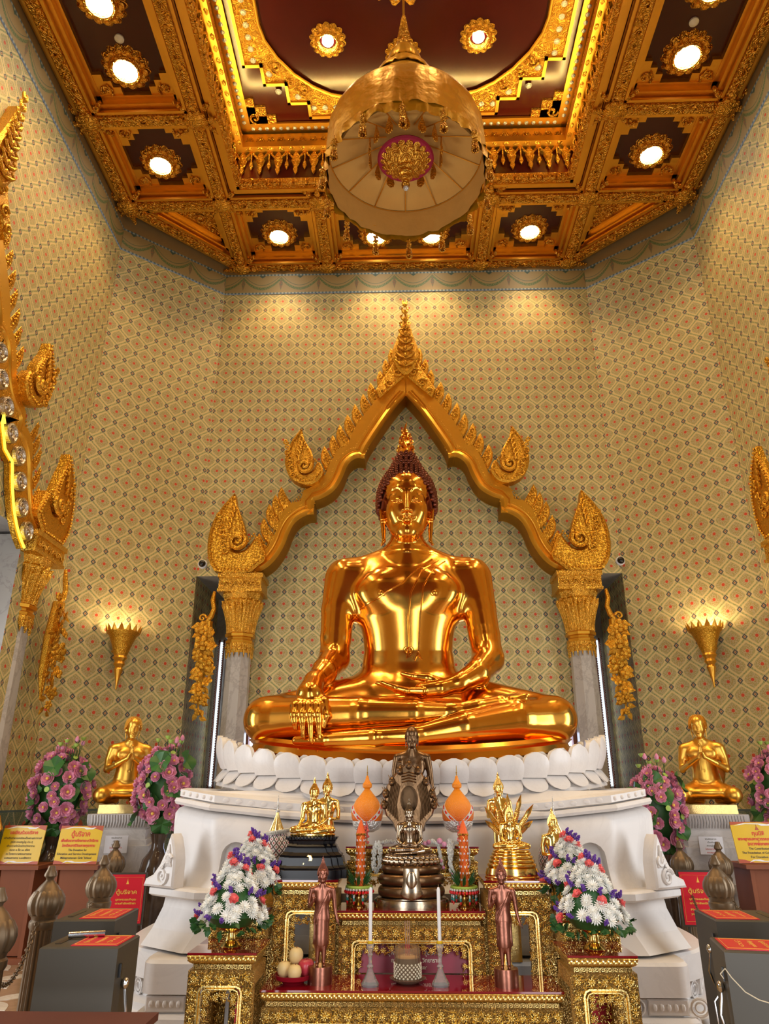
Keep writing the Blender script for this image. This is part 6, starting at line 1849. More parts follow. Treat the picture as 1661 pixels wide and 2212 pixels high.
gs = make_seated('small bright gold seated figure on the black pedestal', 'touch', 'statueb', .098, (-.612, 5.185, ZT_ + .250))
m = MB(); m.loft([oval(1.46 * .098, .74 * .098, -.012, 40, .005, .01), oval(1.54 * .098, .78 * .098, 0.0, 40, .005, .01), oval(1.50 * .098, .76 * .098, .006, 40, .005, .01)]); m.obj('base_plate', M['statueb'], gs, True, world=False)

# standing figure
def standing_prims(pose='walk'):
    """feet at z=0, head origin at z=4.78 in head units"""
    p = [sE((0, .02, 3.62), (.52, .27, .48), .1), sE((0, .05, 3.98), (.60, .20, .18), .16),
         sC((0, .03, 3.4), (0, .05, 2.95), .44, .37, .16, .62), sC((0, .05, 2.95), (0, .06, 2.45), .37, .46, .16, .66),
         sC((0, .06, 2.45), (0, .05, 1.15), .46, .42, .12, .60),
         sC((-.17, .02, 1.5), (-.19, .0, .12), .22, .095, .08), sC((.17, .02, 1.5), (.19, -.06, .12), .22, .095, .08),
         sC((-.19, .02, .08), (-.21, -.28, .05), .095, .07, .05, 1), sC((.19, -.04, .08), (.21, -.36, .05), .095, .07, .05, 1),
         sC((-.48, .05, 4.05), (0, .03, 4.22), .13, .15, .12), sC((.48, .05, 4.05), (0, .03, 4.22), .13, .15, .12),
         sC((0, .03, 4.1), (0, .0, 4.5), .19, .17, .1)]
    if pose in ('walk', 'bless'):
        p += chain([(-.64, .05, 3.98), (-.74, .05, 3.45), (-.74, .02, 3.12)], [.17, .14, .125], .1)
        p += chain([(-.74, .02, 3.12), (-.66, -.30, 3.22), (-.55, -.46, 3.42)], [.12, .10, .075], .05)
        p += chain([(-.55, -.46, 3.42), (-.52, -.50, 3.58)], [.085, .085], .04)
        for i in range(4): p += chain([(-.585 + .042 * i, -.50, 3.60), (-.60 + .046 * i, -.49, 3.74), (-.60 + .046 * i, -.47, 3.83 + .02 * (i in (1, 2)))], [.030, .026, .018], .012)
        p += chain([(-.47, -.49, 3.50), (-.42, -.52, 3.60), (-.41, -.52, 3.66)], [.030, .026, .018], .015)
        p += chain([(.64, .05, 3.98), (.74, .06, 3.45), (.78, .05, 3.05), (.84, .03, 2.70), (.92, -.02, 2.42)], [.17, .14, .12, .10, .075], .1)
        p += chain([(.92, -.02, 2.42), (.99, -.04, 2.28)], [.08, .07], .04)
        for i in range(4): p += chain([(.975, -.10 + .04 * i, 2.27), (1.04, -.11 + .042 * i, 2.14), (1.10, -.11 + .042 * i, 2.05)], [.030, .024, .016], .012)
        p += chain([(.92, -.09, 2.34), (.93, -.14, 2.24), (.95, -.15, 2.16)], [.03, .026, .016], .015)
    else:   # hands holding an alms bowl at the waist
        for s in (-1, 1):
            p += chain([(s * .64, .05, 3.98), (s * .76, .06, 3.45), (s * .76, .0, 3.0)], [.17, .14, .12], .1)
            p += chain([(s * .76, .0, 3.0), (s * .55, -.30, 2.95), (s * .30, -.42, 2.98)], [.12, .095, .075], .05)
            for i in range(4): p += chain([(s * .28, -.46, 3.04 - .045 * i), (s * .16, -.50, 3.04 - .045 * i), (s * .05, -.50, 3.04 - .045 * i)], [.035, .028, .018], .012)
            p += chain([(s * .30, -.43, 3.05), (s * .2, -.47, 3.12), (s * .12, -.48, 3.14)], [.03, .026, .018], .015)
    return p
def robe_folds(m, prims, s, mono):
    for k in range(7 if mono else 10):
        t = k / 9
        path = [(.46 - .02 * k, 4.05 - .05 * k), (.20 - .05 * k, 3.6 - .13 * k), (-.15 - .02 * k, 3.15 - .17 * k), (-.36, 2.75 - .17 * k)]
        ridge_on(m, prims, path, .026)
    for k in range(4):
        ridge_on(m, prims, [(-.22 + .15 * k, 2.2), (-.18 + .13 * k, 1.4)], .022)
    ridge_on(m, prims, [(-.36, 1.22), (0, 1.12), (.36, 1.22)], .02)
def make_standing(label, pose, mat, s, loc, base=None, name='standing_buddha', rot=0.0, hair=True):
    t = thing(name, label, 'statue', loc, rot)
    key = 'stand_' + pose
    if key not in MESHES:
        pr = standing_prims(pose) + xform(head_prims(False), 1.0, None, (0, 0, 4.78))
        MESHES[key] = sdf_mesh('body', pr, 0.034, M[mat])
        f = MB(); robe_folds(f, standing_prims(pose)[:6], 1, False); MESHES[key + 'f'] = f
        skirt = MB(); N = 40
        rings = []
        for z, a, b in ((2.6, .44, .30), (2.0, .47, .33), (1.4, .47, .34), (1.12, .49, .36), (1.06, .47, .34)):
            rings.append([(a * math.cos(2 * PI * j / N) * (1 + .03 * math.cos(9 * 2 * PI * j / N)), .05 + b * math.sin(2 * PI * j / N), z + .05 * math.cos(2 * 2 * PI * j / N) * (z < 1.2)) for j in range(N)])
        skirt.loft(rings, True, True); MESHES[key + 's'] = skirt
    dz = base[1] if base else 0
    me = MESHES[key].copy(); me.materials.clear(); me.materials.append(M[mat])
    me.transform(Matrix.Translation((0, 0, dz)) @ Matrix.Diagonal((s, s, s, 1))); link('body', me, t)
    for nm, kk in (('robe_folds', 'f'), ('robe_skirt', 's')):
        f = MB(); f.v = [(x * s, y * s, z * s + dz) for x, y, z in MESHES[key + kk].v]; f.f = MESHES[key + kk].f; f.obj(nm, M[mat], t, True, world=False)
    if hair:
        cap, cur = hair_meshes(s, 0.036, 5)
        for nm, mm in (('hair', cap), ('hair_curls', cur), ('flame_crown', flame_mb(s))):
            mm.v = [(x, y, z + 4.78 * s + dz) for x, y, z in mm.v]; mm.obj(nm, M[mat], t, True, world=False, kind='stuff' if nm == 'hair_curls' else None)
    else:
        cap, cur = hair_meshes(s, 0.036, 5, False); cap.v = [(x, y, z + 4.78 * s + dz) for x, y, z in cap.v]; cap.obj('shaven_head', M[mat], t, True, world=False)
    if base:
        r, h = base; m = MB(); m.lathe([(0, 0), (r, 0), (r, h * .92), (r * .97, h), (0, h)], 32); m.obj('round_base', M[mat], t, True, world=False)
    return t
SC_ = .0965
make_standing('rose-copper standing figure on a round base, left of the glass jar', 'walk', 'copper', SC_, (-.493, 4.755, ZM), (.070, .088), rot=.12)
make_standing('rose-copper standing figure on a round base, right of the glass jar', 'walk', 'copper', SC_, (.560, 4.72, ZM), (.068, .088), rot=-.10)
make_standing('gold standing figure holding its hands together, behind the black pedestal', 'bowl', 'statueb', .107, (-.555, 5.51, ZT_ + .02))
make_standing('gold standing figure with raised hand behind the golden serpent hood', 'bless', 'statueb', .107, (.668, 5.51, ZT_ + .02))
make_standing('gold standing figure half hidden behind the rear right flowers', 'bowl', 'statueb', .098, (.975, 5.20, ZS))
make_standing('dark bronze standing monk figure rising behind the bronze hooded figure', 'bless', 'bronze', .170, (.055, 5.52, ZK - .10), hair=False)
t = thing('riser_block', 'plain stand under the dark bronze standing monk, behind the back table', 'stand', (.055, 5.512, .577)); MB().box(-.12, .12, -.055, .055, 0, ZK - .10 - .577).obj('block', M['wood'], t, world=False)
for x, sd in ((-.555, 'left'), (.668, 'right')):
    t = thing('riser_block', 'plain gilded riser behind the %s tall table' % sd, 'stand', (x, 5.512, .577)); MB().box(-.09, .09, -.055, .055, 0, ZT_ + .02 - .577).obj('block', M['altarp'], t, world=False)

# ---- silvered seated figure under a dark bronze serpent hood, on coils
nz = ZN
cn = thing('coiled_base', 'dark bronze serpent-coil pedestal with an oval medallion on the middle table', 'pedestal', (.036, 5.165, nz))
m = MB(); m.lathe([(0, 0), (.240, 0), (.242, .03), (.235, .045), (.222, .05), (.222, .055)], 48, sq=.66); m.obj('plinth_ring', M['silver'], cn, True, 30, world=False)
m = MB()
prof = []
for i, (r, z0, z1) in enumerate(((.215, .055, .125), (.215, .125, .19), (.195, .19, .245))):
    for k in range(7):
        a = -PI / 2 + PI * k / 6; prof.append((r - .03 + .03 * math.cos(a), (z0 + z1) / 2 + (z1 - z0) / 2 * math.sin(a)))
m.lathe(prof, 48, sq=.66); m.obj('coils', M['bronze'], cn, True, 60, world=False)
m = MB()
for i in range(26):
    a = 2 * PI * i / 26; m.ball((.170 * math.cos(a), .112 * math.sin(a), .262), (.022, .022, .022), 7, 5)
    m.ball((.155 * math.cos(a + .12), .102 * math.sin(a + .12), .285), (.018, .018, .016), 7, 5)
m.lathe([(.165, .243), (.17, .25), (.145, .298), (0, .300)], 40, sq=.66)
m.obj('lotus_ring', M['silver'], cn, True, world=False, kind='stuff')
m = MB(); m.prism([(-.050, .235), (.050, .235), (.052, .16), (.062, .11), (.075, .085), (.05, .065), (.02, .055), (0, .05), (-.02, .055), (-.05, .065), (-.075, .085), (-.062, .11), (-.052, .16)], -.158, -.12, .006)
m.ball((0, -.160, .165), (.036, .010, .048), 14, 9); m.tube([(.030 * math.cos(2 * PI * i / 18), -.166, .165 + .042 * math.sin(2 * PI * i / 18)) for i in range(19)], .003, 5)
m.obj('medallion', M['silver'], cn, True, world=False)
make_seated('silvery bronze seated figure with hands in its lap, before the dark hood', 'lap', 'silver', .093, (.028, 5.15, nz + .300))
hd = thing('serpent_hood', 'dark bronze many-headed serpent hood behind the silvery figure', 'statue', (.028, 5.235, nz + .298))
m = MB()
out = [(-.05, 0), (-.075, .10), (-.115, .19), (-.158, .235), (-.176, .30), (-.160, .345), (-.168, .385), (-.150, .425), (-.118, .46), (-.085, .505), (-.05, .535), (-.022, .555), (0, .575)]
outl = out + [(-x, z) for x, z in out[:-1][::-1]]
N = len(outl)
hole = []
for i in range(N):
    a = -PI / 2 - 2 * PI * (i + .5) / N
    hole.append((.060 * math.cos(a), .335 + .085 * math.sin(a)))
r0 = [(x, -.01, z) for x, z in outl]; r1 = [(x * .93, -.045, z * .97 + .01) for x, z in outl]; r2 = [(x, -.055, z) for x, z in hole]; r3 = [(x * .9, .02, z) for x, z in hole]; r4 = [(x, .035, z) for x, z in outl]
m.loft([r4, r0, r1, r2, r3], True, True); m.obj('hood', M['bronze'], hd, True, 50, world=False)
m = MB()
for i, (x, z) in enumerate(((-.165, .30), (-.155, .37), (-.115, .445), (-.062, .515), (0, .55), (.062, .515), (.115, .445), (.155, .37), (.165, .30))):
    m.ball((x, -.055, z), (.024, .03, .03), 8, 6); m.ball((x, -.085, z - .012), (.014, .018, .012), 6, 5)
    for k in range(3): m.tube([(x + (k - 1) * .010, -.05, z + .015), (x * 1.08 + (k - 1) * .016, -.05, z + .045)], [.007, .001], 5)
m.obj('serpent_head', M['bronze'], hd, True, world=False, kind='stuff')
m = MB()
for k in range(7):
    for s in (-1, 1): m.tube([(s * (.075 + .011 * k), -.052, .20 + .01 * k), (s * (.085 + .010 * k), -.056, .30), (s * (.060 + .008 * k), -.052, .42 + .008 * k)], .0045, 5)
for k in range(4): m.tube([(-.05, -.052, .44 + .018 * k), (0, -.056, .452 + .018 * k), (.05, -.052, .44 + .018 * k)], .0045, 5)
m.obj('scales', M['bronze'], hd, True, world=False, kind='stuff')
# ---- golden serpent-hooded figure on the right tall table
gb = thing('tiered_gold_base', 'bright gold tiered round base on the right tall table', 'pedestal', (.690, 5.19, ZT_))
m = MB(); m.lathe([(0, 0), (.178, 0), (.180, .006), (.172, .012), (.175, .02), (.165, .055), (.150, .060)], 44, sq=.72); m.obj('plinth_ring', M['statueb'], gb, True, 30, world=False)
m = MB(); prof = []
for i, (r, z0, z1) in enumerate(((.160, .060, .085), (.150, .085, .108), (.142, .108, .130), (.130, .130, .148), (.122, .148, .162))):
    for k in range(5):
        a = -PI / 2 + PI * k / 4; prof.append((r - .012 + .012 * math.cos(a), (z0 + z1) / 2 + (z1 - z0) / 2 * math.sin(a)))
m.lathe(prof, 44, sq=.72); m.obj('coils', M['statueb'], gb, True, 60, world=False)
gn = make_seated('bright gold seated figure with a fan of serpent heads behind it', 'lap', 'statueb', .080, (.692, 5.185, ZT_ + .160))
for i, (dx, dz, L, a) in enumerate(((-.075, .105, .155, -.90), (-.085, .13, .20, -.62), (-.055, .17, .21, -.30), (.0, .19, .20, 0.0), (.055, .17, .22, .30), (.085, .13, .22, .62), (.075, .105, .155, .90))):
    m = MB(); ca, sa = math.sin(a), math.cos(a)
    P_0 = Vector((dx * .5, .045, dz * .75)); D = Vector((ca, 0, sa))
    pts = [P_0 + D * (L * t) for t in (0, .2, .4, .6, .72, .82, .92, 1.0)]
    m.tube([tuple(q) for q in pts], [.012, .017, .018, .015, .017, .012, .006, .001], 8)
    for k in range(9): q = P_0 + D * (L * (.1 + .055 * k)); m.tube([(q.x - sa * .017, q.y - .010, q.z + ca * .017), (q.x, q.y - .019, q.z), (q.x + sa * .017, q.y - .010, q.z - ca * .017)], .0022, 4)
    m.obj('serpent_head', M['statueb'], gn, True, world=False)

# ============================================================ tiered golden umbrella over the hall
um = thing('hanging_umbrella', 'large golden satin ceremonial umbrella with tassels hanging from the ceiling', 'umbrella', (X0, Y0, 7.29))
def um_l(prof, name, mat, n=64, wav=None, cap=False, smooth=True, ang=60):
    m = MB(); rings = []
    for i, (r, z) in enumerate(prof):
        w = wav[i] if wav else 0
        rings.append([((r + w * math.sin(j * 2 * PI / n * 13 + 2 * math.sin(j * .7)) + w * .5 * math.sin(j * 2 * PI / n * 29)) * math.cos(2 * PI * j / n), (r + w * math.sin(j * 2 * PI / n * 13 + 2 * math.sin(j * .7)) + w * .5 * math.sin(j * 2 * PI / n * 29)) * math.sin(2 * PI * j / n), z - 7.29 + w * .8 * math.sin(j * 2 * PI / n * 16)) for j in range(n)])
    m.loft(rings, True, cap); return m.obj(name, M[mat], um, smooth, ang, world=False)
um_l([(.02, 9.70), (.032, 9.55), (.05, 9.42), (.045, 9.40), (.075, 9.30), (.07, 9.28), (.095, 9.20), (.09, 9.17), (.12, 9.12)], 'spire', 'ceilgold', 24, cap=True)
MB().tube([(0, 0, 9.68 - 7.29), (0, 0, 10.62 - 7.29)], .014, 8).obj('suspension_rod', M['ceilplain'], um, True, world=False)
m = MB()
for k in range(14):
    z = 9.68 - k * .035; m.lathe([(.018 + k * .0045, z - 7.29), (.026 + k * .0052, z - 7.30), (.018 + k * .005, z - 7.315)], 12)
m.obj('spire_rings', M['ceilgold'], um, True, world=False, kind='stuff')
um_l([(.11, 9.14), (.165, 9.04), (.19, 8.94), (.20, 8.86), (.196, 8.855)], 'canopy_tier', 'satin', wav=[0, 0, .003, .006, .006])
um_l([(.18, 8.88), (.25, 8.76), (.31, 8.68), (.335, 8.60), (.34, 8.58), (.335, 8.575)], 'canopy_tier', 'satin', wav=[0, .003, .004, .006, .008, .008])
um_l([(.31, 8.60), (.37, 8.44), (.45, 8.30), (.54, 8.18), (.63, 8.08), (.71, 8.00), (.765, 7.92), (.795, 7.82), (.805, 7.68), (.808, 7.52), (.812, 7.38)], 'canopy_tier', 'satin', 96, wav=[0, 0, 0, 0, 0, .001, .002, .004, .006, .009, .012])
um_l([(.812, 7.40), (.815, 7.34), (.808, 7.27)], 'hem_ruffle', 'satin', 160, wav=[.006, .018, .020])
um_l([(.788, 7.70), (.785, 7.5), (.785, 7.38), (.782, 7.31)], 'valance_lining', 'lining', 96, wav=[0, .004, .008, .01])
um_l([(.780, 7.66), (.5, 7.76), (.2, 7.84), (.0, 7.85)], 'ceiling_cloth', 'lining', 64)
m = MB(); m.tube([(.786 * math.cos(2 * PI * i / 60), .786 * math.sin(2 * PI * i / 60), 7.65 - 7.29) for i in range(61)], .007, 6); m.obj('hoop', M['ceilplain'], um, True, world=False)
m = MB(); m.tube([(.80 * math.cos(2 * PI * i / 80), .80 * math.sin(2 * PI * i / 80), 7.40 - 7.29) for i in range(81)], .007, 6); m.obj('hoop', M['ceilplain'], um, True, world=False)
for k in range(14):
    a = 2 * PI * (k + .5) / 14; c, s = math.cos(a), math.sin(a)
    MB().tube([(.786 * c, .786 * s, .36), (.2 * c, .2 * s, .54)], .006, 5).obj('rib', M['ceilplain'], um, True, world=False)
# lotus boss underneath
m = MB(); m.lathe([(0, .30), (.275, .30), (.285, .28), (.27, .26), (0, .24)], 40); m.obj('red_disc', M['redcloth'], um, True, world=False)
pet = MB()
for L, (n, r0, r1, z0, z1, w) in enumerate(((18, .10, .265, .20, .265, .045), (18, .09, .215, .15, .235, .038))):
    for k in range(n):
        a = 2 * PI * (k + .5 * L) / n; pet.M = Matrix.Rotation(a, 4, 'Z')
        pet.loft([[(r0, -w * .4, z0), (r0, 0, z0 - .015), (r0, w * .4, z0), (r0, 0, z0 + .01)], [((r0 + r1) / 2, -w, (z0 + z1) / 2), ((r0 + r1) / 2, 0, (z0 + z1) / 2 - .022), ((r0 + r1) / 2, w, (z0 + z1) / 2), ((r0 + r1) / 2, 0, (z0 + z1) / 2 + .008)], [(r1 * .93, -w * .6, z1 - .005), (r1 * .93, 0, z1 - .016), (r1 * .93, w * .6, z1 - .005), (r1 * .93, 0, z1 + .004)], [(r1, -.002, z1 + .006), (r1, 0, z1), (r1, .002, z1 + .006), (r1, 0, z1 + .01)]])
pet.M = None; pet.obj('lotus_petals', M['ceilgold'], um, True, 50, world=False)
m = MB(); m.lathe([(0, .20), (.11, .20), (.115, .17), (.095, .15), (.10, .12), (.07, .10), (.075, .07), (.045, .05), (.05, .02), (.03, 0), (.034, -.04), (.018, -.07), (0, -.08)], 28); m.obj('boss', M['ceilgold'], um, True, 50, world=False)
m = MB(); m.ball((0, 0, -.10), (.03, .03, .026), 10, 7); m.obj('crystal_drop', M['crystal'], um, world=False)
lf = MB(); lf.prism([(0, 0), (.012, -.05), (.035, -.12), (.045, -.17), (.038, -.21), (0, -.24), (-.038, -.21), (-.045, -.17), (-.035, -.12), (-.012, -.05)], -.006, .006, .004)
lf.ball((0, -.008, -.175), (.022, .008, .028), 8, 5); lfm = lf.mesh('leaf_pendant', M['ceilgold'])
for k in range(14):
    a = 2 * PI * (k + .5) / 14; o = link('leaf_pendant', lfm, um); o.location = (.37 * math.cos(a), .37 * math.sin(a), .49); o.rotation_euler = (0, 0, a + PI / 2)
ts = MB(); r_ = random.Random(8)
ts.tube([(0, 0, .02), (0, 0, -.10)], .003, 4)
for k in range(3):
    z = -.05 - .055 * k
    for j in range(4): a = j * PI / 2 + k; ts.ball((.018 * math.cos(a), .018 * math.sin(a), z), (.016, .016, .012), 6, 4)
for j in range(9):
    a = 2 * PI * j / 9; ts.tube([(0, 0, -.16), (.022 * math.cos(a), .022 * math.sin(a), -.20), (.030 * math.cos(a), .030 * math.sin(a), -.255)], [.006, .012, .008], 5); ts.ball((.03 * math.cos(a), .03 * math.sin(a), -.26), .012, 5, 4)
tsm = ts.mesh('tassel', M['ceilgold'], True)
for k in range(14):
    a = 2 * PI * (k + .5) / 14 - .04; o = link('tassel', tsm, um); o.location = (.832 * math.cos(a), .832 * math.sin(a), .04); o.rotation_euler = (0, 0, a)

# ============================================================ kneeling figures, plinths, bouquets
def kneel_prims():
    p = xform([q for q in torso_prims() if True], 1, None, (0, -.10, .22))
    p = [q for q in p if not (q[0] == 'e' and abs(q[2][0] - .60) < .005)]
    p += [sE((0, .28, .52), (.50, .42, .34), .14), sE((0, -.22, .42), (.80, .46, .24), .14)]
    for s in (-1, 1):
        p += [sC((s * .25, .20, .60), (s * .92, -.52, .34), .32, .26, .12)]
        p += chain([(s * .92, -.52, .33), (s * .66, -.05, .22), (s * .32, .45, .17), (s * .26, .80, .14)], [.27, .21, .14, .09], .08)
        p += chain([(s * .26, .80, .14), (s * .27, 1.0, .07)], [.09, .06], .04)
        p += chain([(s * .67, .14, 2.00), (s * .76, .10, 1.62), (s * .79, -.04, 1.26)], [.185, .15, .125], .16)
        p += chain([(s * .79, -.04, 1.26), (s * .48, -.38, 1.45), (s * .13, -.60, 1.66)], [.125, .10, .07], .05)
        p += chain([(s * .11, -.60, 1.66), (s * .050, -.66, 1.84)], [.068, .058], .03)
        for i in range(4):
            y = -.73 + .045 * i
            p += chain([(s * .036, y, 1.84), (s * .028, y - .01, 2.02), (s * .020, y - .01, 2.13 + (.06 if i in (1, 2) else .0))], [.030, .026, .016], .010)
        p += chain([(s * .05, -.55, 1.80), (s * .045, -.50, 1.92), (s * .04, -.48, 2.0)], [.032, .026, .017], .015)
    p += [sC((0, .16, 1.22), (0, .16, 1.16), .405, .42, .03, .66)]
    return p
ks = .275
kp = kneel_prims() + xform(head_prims(False), 1.0, rotx(.10), (0, -.02, 2.80))
kme = sdf_mesh('body', kp, .026, M['statue']); kme.transform(Matrix.Diagonal((ks, ks, ks, 1)))
def kneeler(label, loc, rot):
    t = thing('kneeling_figure', label, 'statue', loc, rot, None)
    b = link('body', kme, t); b.location = (0, 0, .085)
    cap, cur = hair_meshes(ks, .026, 5, False)
    for nm, mm in (('hair', cap), ('hair_curls', cur)):
        mm.v = [(x, y - .02 * ks, z + 2.80 * ks + .085) for x, y, z in mm.v]; mm.obj(nm, M['statue'], t, True, world=False, kind='stuff' if nm == 'hair_curls' else None)
    m = MB(); body = kneel_prims()
    ridge_on(m, body, [(-.42, 1.62), (-.15, 1.80), (.10, 2.0), (.26, 2.16)], .012, -1.6); ridge_on(m, body, [(-.12, 1.22), (-.12, 1.62)], .010, -1.6); ridge_on(m, body, [(.12, 1.22), (.12, 1.55)], .010, -1.6)
    # edge of the robe falling from the forearm
    m.v = [(x * ks, y * ks, z * ks + .085) for x, y, z in m.v]; m.obj('robe_hem', M['statue'], t, True, world=False)
    m = MB(); q = [(.42, -.40, 1.42), (.50, -.36, 1.2), (.56, -.30, .95), (.60, -.30, .72)]; w = [(.74, -.05, 1.30), (.72, -.05, 1.1), (.68, -.05, .9), (.62, -.25, .72)]
    m.loft([[tuple(c * ks for c in a), tuple(c * ks for c in b_), (b_[0] * ks, b_[1] * ks + .008, b_[2] * ks), (a[0] * ks, a[1] * ks + .008, a[2] * ks)] for a, b_ in zip(q, w)])
    m.v = [(x, y, z + .085) for x, y, z in m.v]; m.obj('robe_fall', M['statue'], t, True, world=False)
    m = MB(); m.loft([[(x, y, 0) for x, y in ((-.265, -.24), (.265, -.24), (.25, .33), (-.25, .33))], [(x, y, .085) for x, y in ((-.26, -.235), (.26, -.235), (.245, .33), (-.245, .33))]]); m.obj('base_slab', M['altarp'], t, world=False)
    return t
def plinth(label, x, y, rot):
    t = thing('marble_plinth', label, 'plinth', (x, y, FZ), rot)
    z1 = 1.41 - FZ
    m = MB()
    for a, b, za, zb_ in ((.30, .30, z1 - .16, z1), (.285, .285, z1 - .25, z1 - .15), (.30, .30, z1 - .30, z1 - .245), (.33, .33, z1 - .62, z1 - .30), (.38, .38, z1 - .70, z1 - .62), (.36, .36, z1 - .80, z1 - .70), (.40, .40, .10, z1 - .80), (.44, .44, 0, .10)):
        k = .03 if zb_ == z1 else 0
        m.loft([[(s * (a - k), u * (b - k), za) for s, u in ((-1, -1), (1, -1), (1, 1), (-1, 1))], [(s * a, u * b, zb_) for s, u in ((-1, -1), (1, -1), (1, 1), (-1, 1))]])
    m.obj('stone_block', M['plinth'], t, world=False)
    m = MB()
    for i in range(20):
        x_ = -.27 + .54 * (i + .5) / 20
        m.tube([(x_, -.300, z1 - .01), (x_ + .006, -.296, z1 - .07), (x_ - .004, -.284, z1 - .13)], [.012, .013, .004], 5)
        m.tube([(-.300, x_, z1 - .01), (-.296, x_, z1 - .07), (-.284, x_, z1 - .13)], [.012, .013, .004], 5); m.tube([(.300, x_, z1 - .01), (.296, x_, z1 - .07), (.284, x_, z1 - .13)], [.012, .013, .004], 5)
    m.obj('carved_leaves', M['plinth'], t, True, world=False, kind='stuff')
    return t
PLX, PLY, PRX, PRY = -3.00, 8.20, 3.17, 8.15
plinth('tiered marble plinth under the left kneeling golden figure', PLX, PLY, .22); plinth('tiered marble plinth under the right kneeling golden figure', PRX, PRY, -.22)
kneeler('gilded kneeling disciple with joined hands on the left plinth, facing right', (PLX, PLY, 1.412), .42)
kr = kneeler('gilded kneeling disciple with joined hands on the right plinth, facing left', (PRX, PRY, 1.412), -.42)
for x, y, rot, sd in ((-2.90, 7.845, .22, 'left'), (2.99, 7.80, -.22, 'right')):
    t = thing('paper_notice', 'white sheet of notices taped to the %s marble plinth' % sd, 'notice', (x, y, 1.13), rot)
    m = MB(); m.box(-.11, .11, -.004, 0, -.08, .08); m.obj('sheet', M['paper'], t, world=False)
    for k, (s_, mt) in enumerate((('พระอัครสาวก', 'darkink'), ('เบื้องซ้าย', 'darkink'), ('สาวกผู้ใหญ่', 'darkink'), ('โปรดอย่าสัมผัส', 'redink'), ('ขอบคุณครับ', 'redink'))):
        lettering(t, s_, .020, M[mt], Matrix.Translation((0, -.0055, .052 - .030 * k)) @ Matrix.Rotation(PI / 2, 4, 'X'))
# lotus bouquets in tall glazed vases
def lotus_me():
    m = MB()
    for n, r, h, z, w, off in ((8, .055, .020, 0, .024, 0), (7, .046, .036, .004, .021, .4), (6, .030, .044, .008, .016, .2)):
        for k in range(n):
            a = 2 * PI * k / n + off; m.M = Matrix.Rotation(a, 4, 'Z')
            m.add([(.004, 0, z), (r * .55, -w, z + h * .35), (r * .95, -w * .7, z + h * .8), (r * 1.05, 0, z + h), (r * .95, w * .7, z + h * .8), (r * .55, w, z + h * .35), (r * .62, 0, z + h * .22)], [(0, 1, 6), (0, 6, 5), (1, 2, 3, 6), (6, 3, 4, 5)])
    m.M = None; return m.mesh('lotus_flower', M['pink'])
def stamen_me():
    m = MB(); m.ball((0, 0, .022), (.013, .013, .012), 8, 5); return m.mesh('stamens', M['yellowc'], True)
def pad_me():
    m = MB(); N = 14; pts = [(.062 * math.cos(2 * PI * k / N) * (1 + .08 * math.sin(k * 2.3)), .062 * math.sin(2 * PI * k / N), .014 * math.cos(k * 1.9)) for k in range(N)]
    m.add([(0, 0, -.012)] + pts, [(0, k + 1, (k + 1) % N + 1) for k in range(N)]); return m.mesh('lotus_leaf', M['lotusleaf'], True)
def bud_me():
    m = MB(); m.lathe([(0, 0), (.012, .006), (.018, .02), (.013, .036), (.002, .05), (0, .05)], 10); return m.mesh('lotus_bud', M['pink'], True)
def pod_me():
    m = MB(); m.lathe([(0, 0), (.012, .004), (.022, .022), (.022, .028), (0, .030)], 10); return m.mesh('seed_pod', M['lime'], True)
LF, SM, PD, BD, PO = lotus_me(), stamen_me(), pad_me(), bud_me(), pod_me()
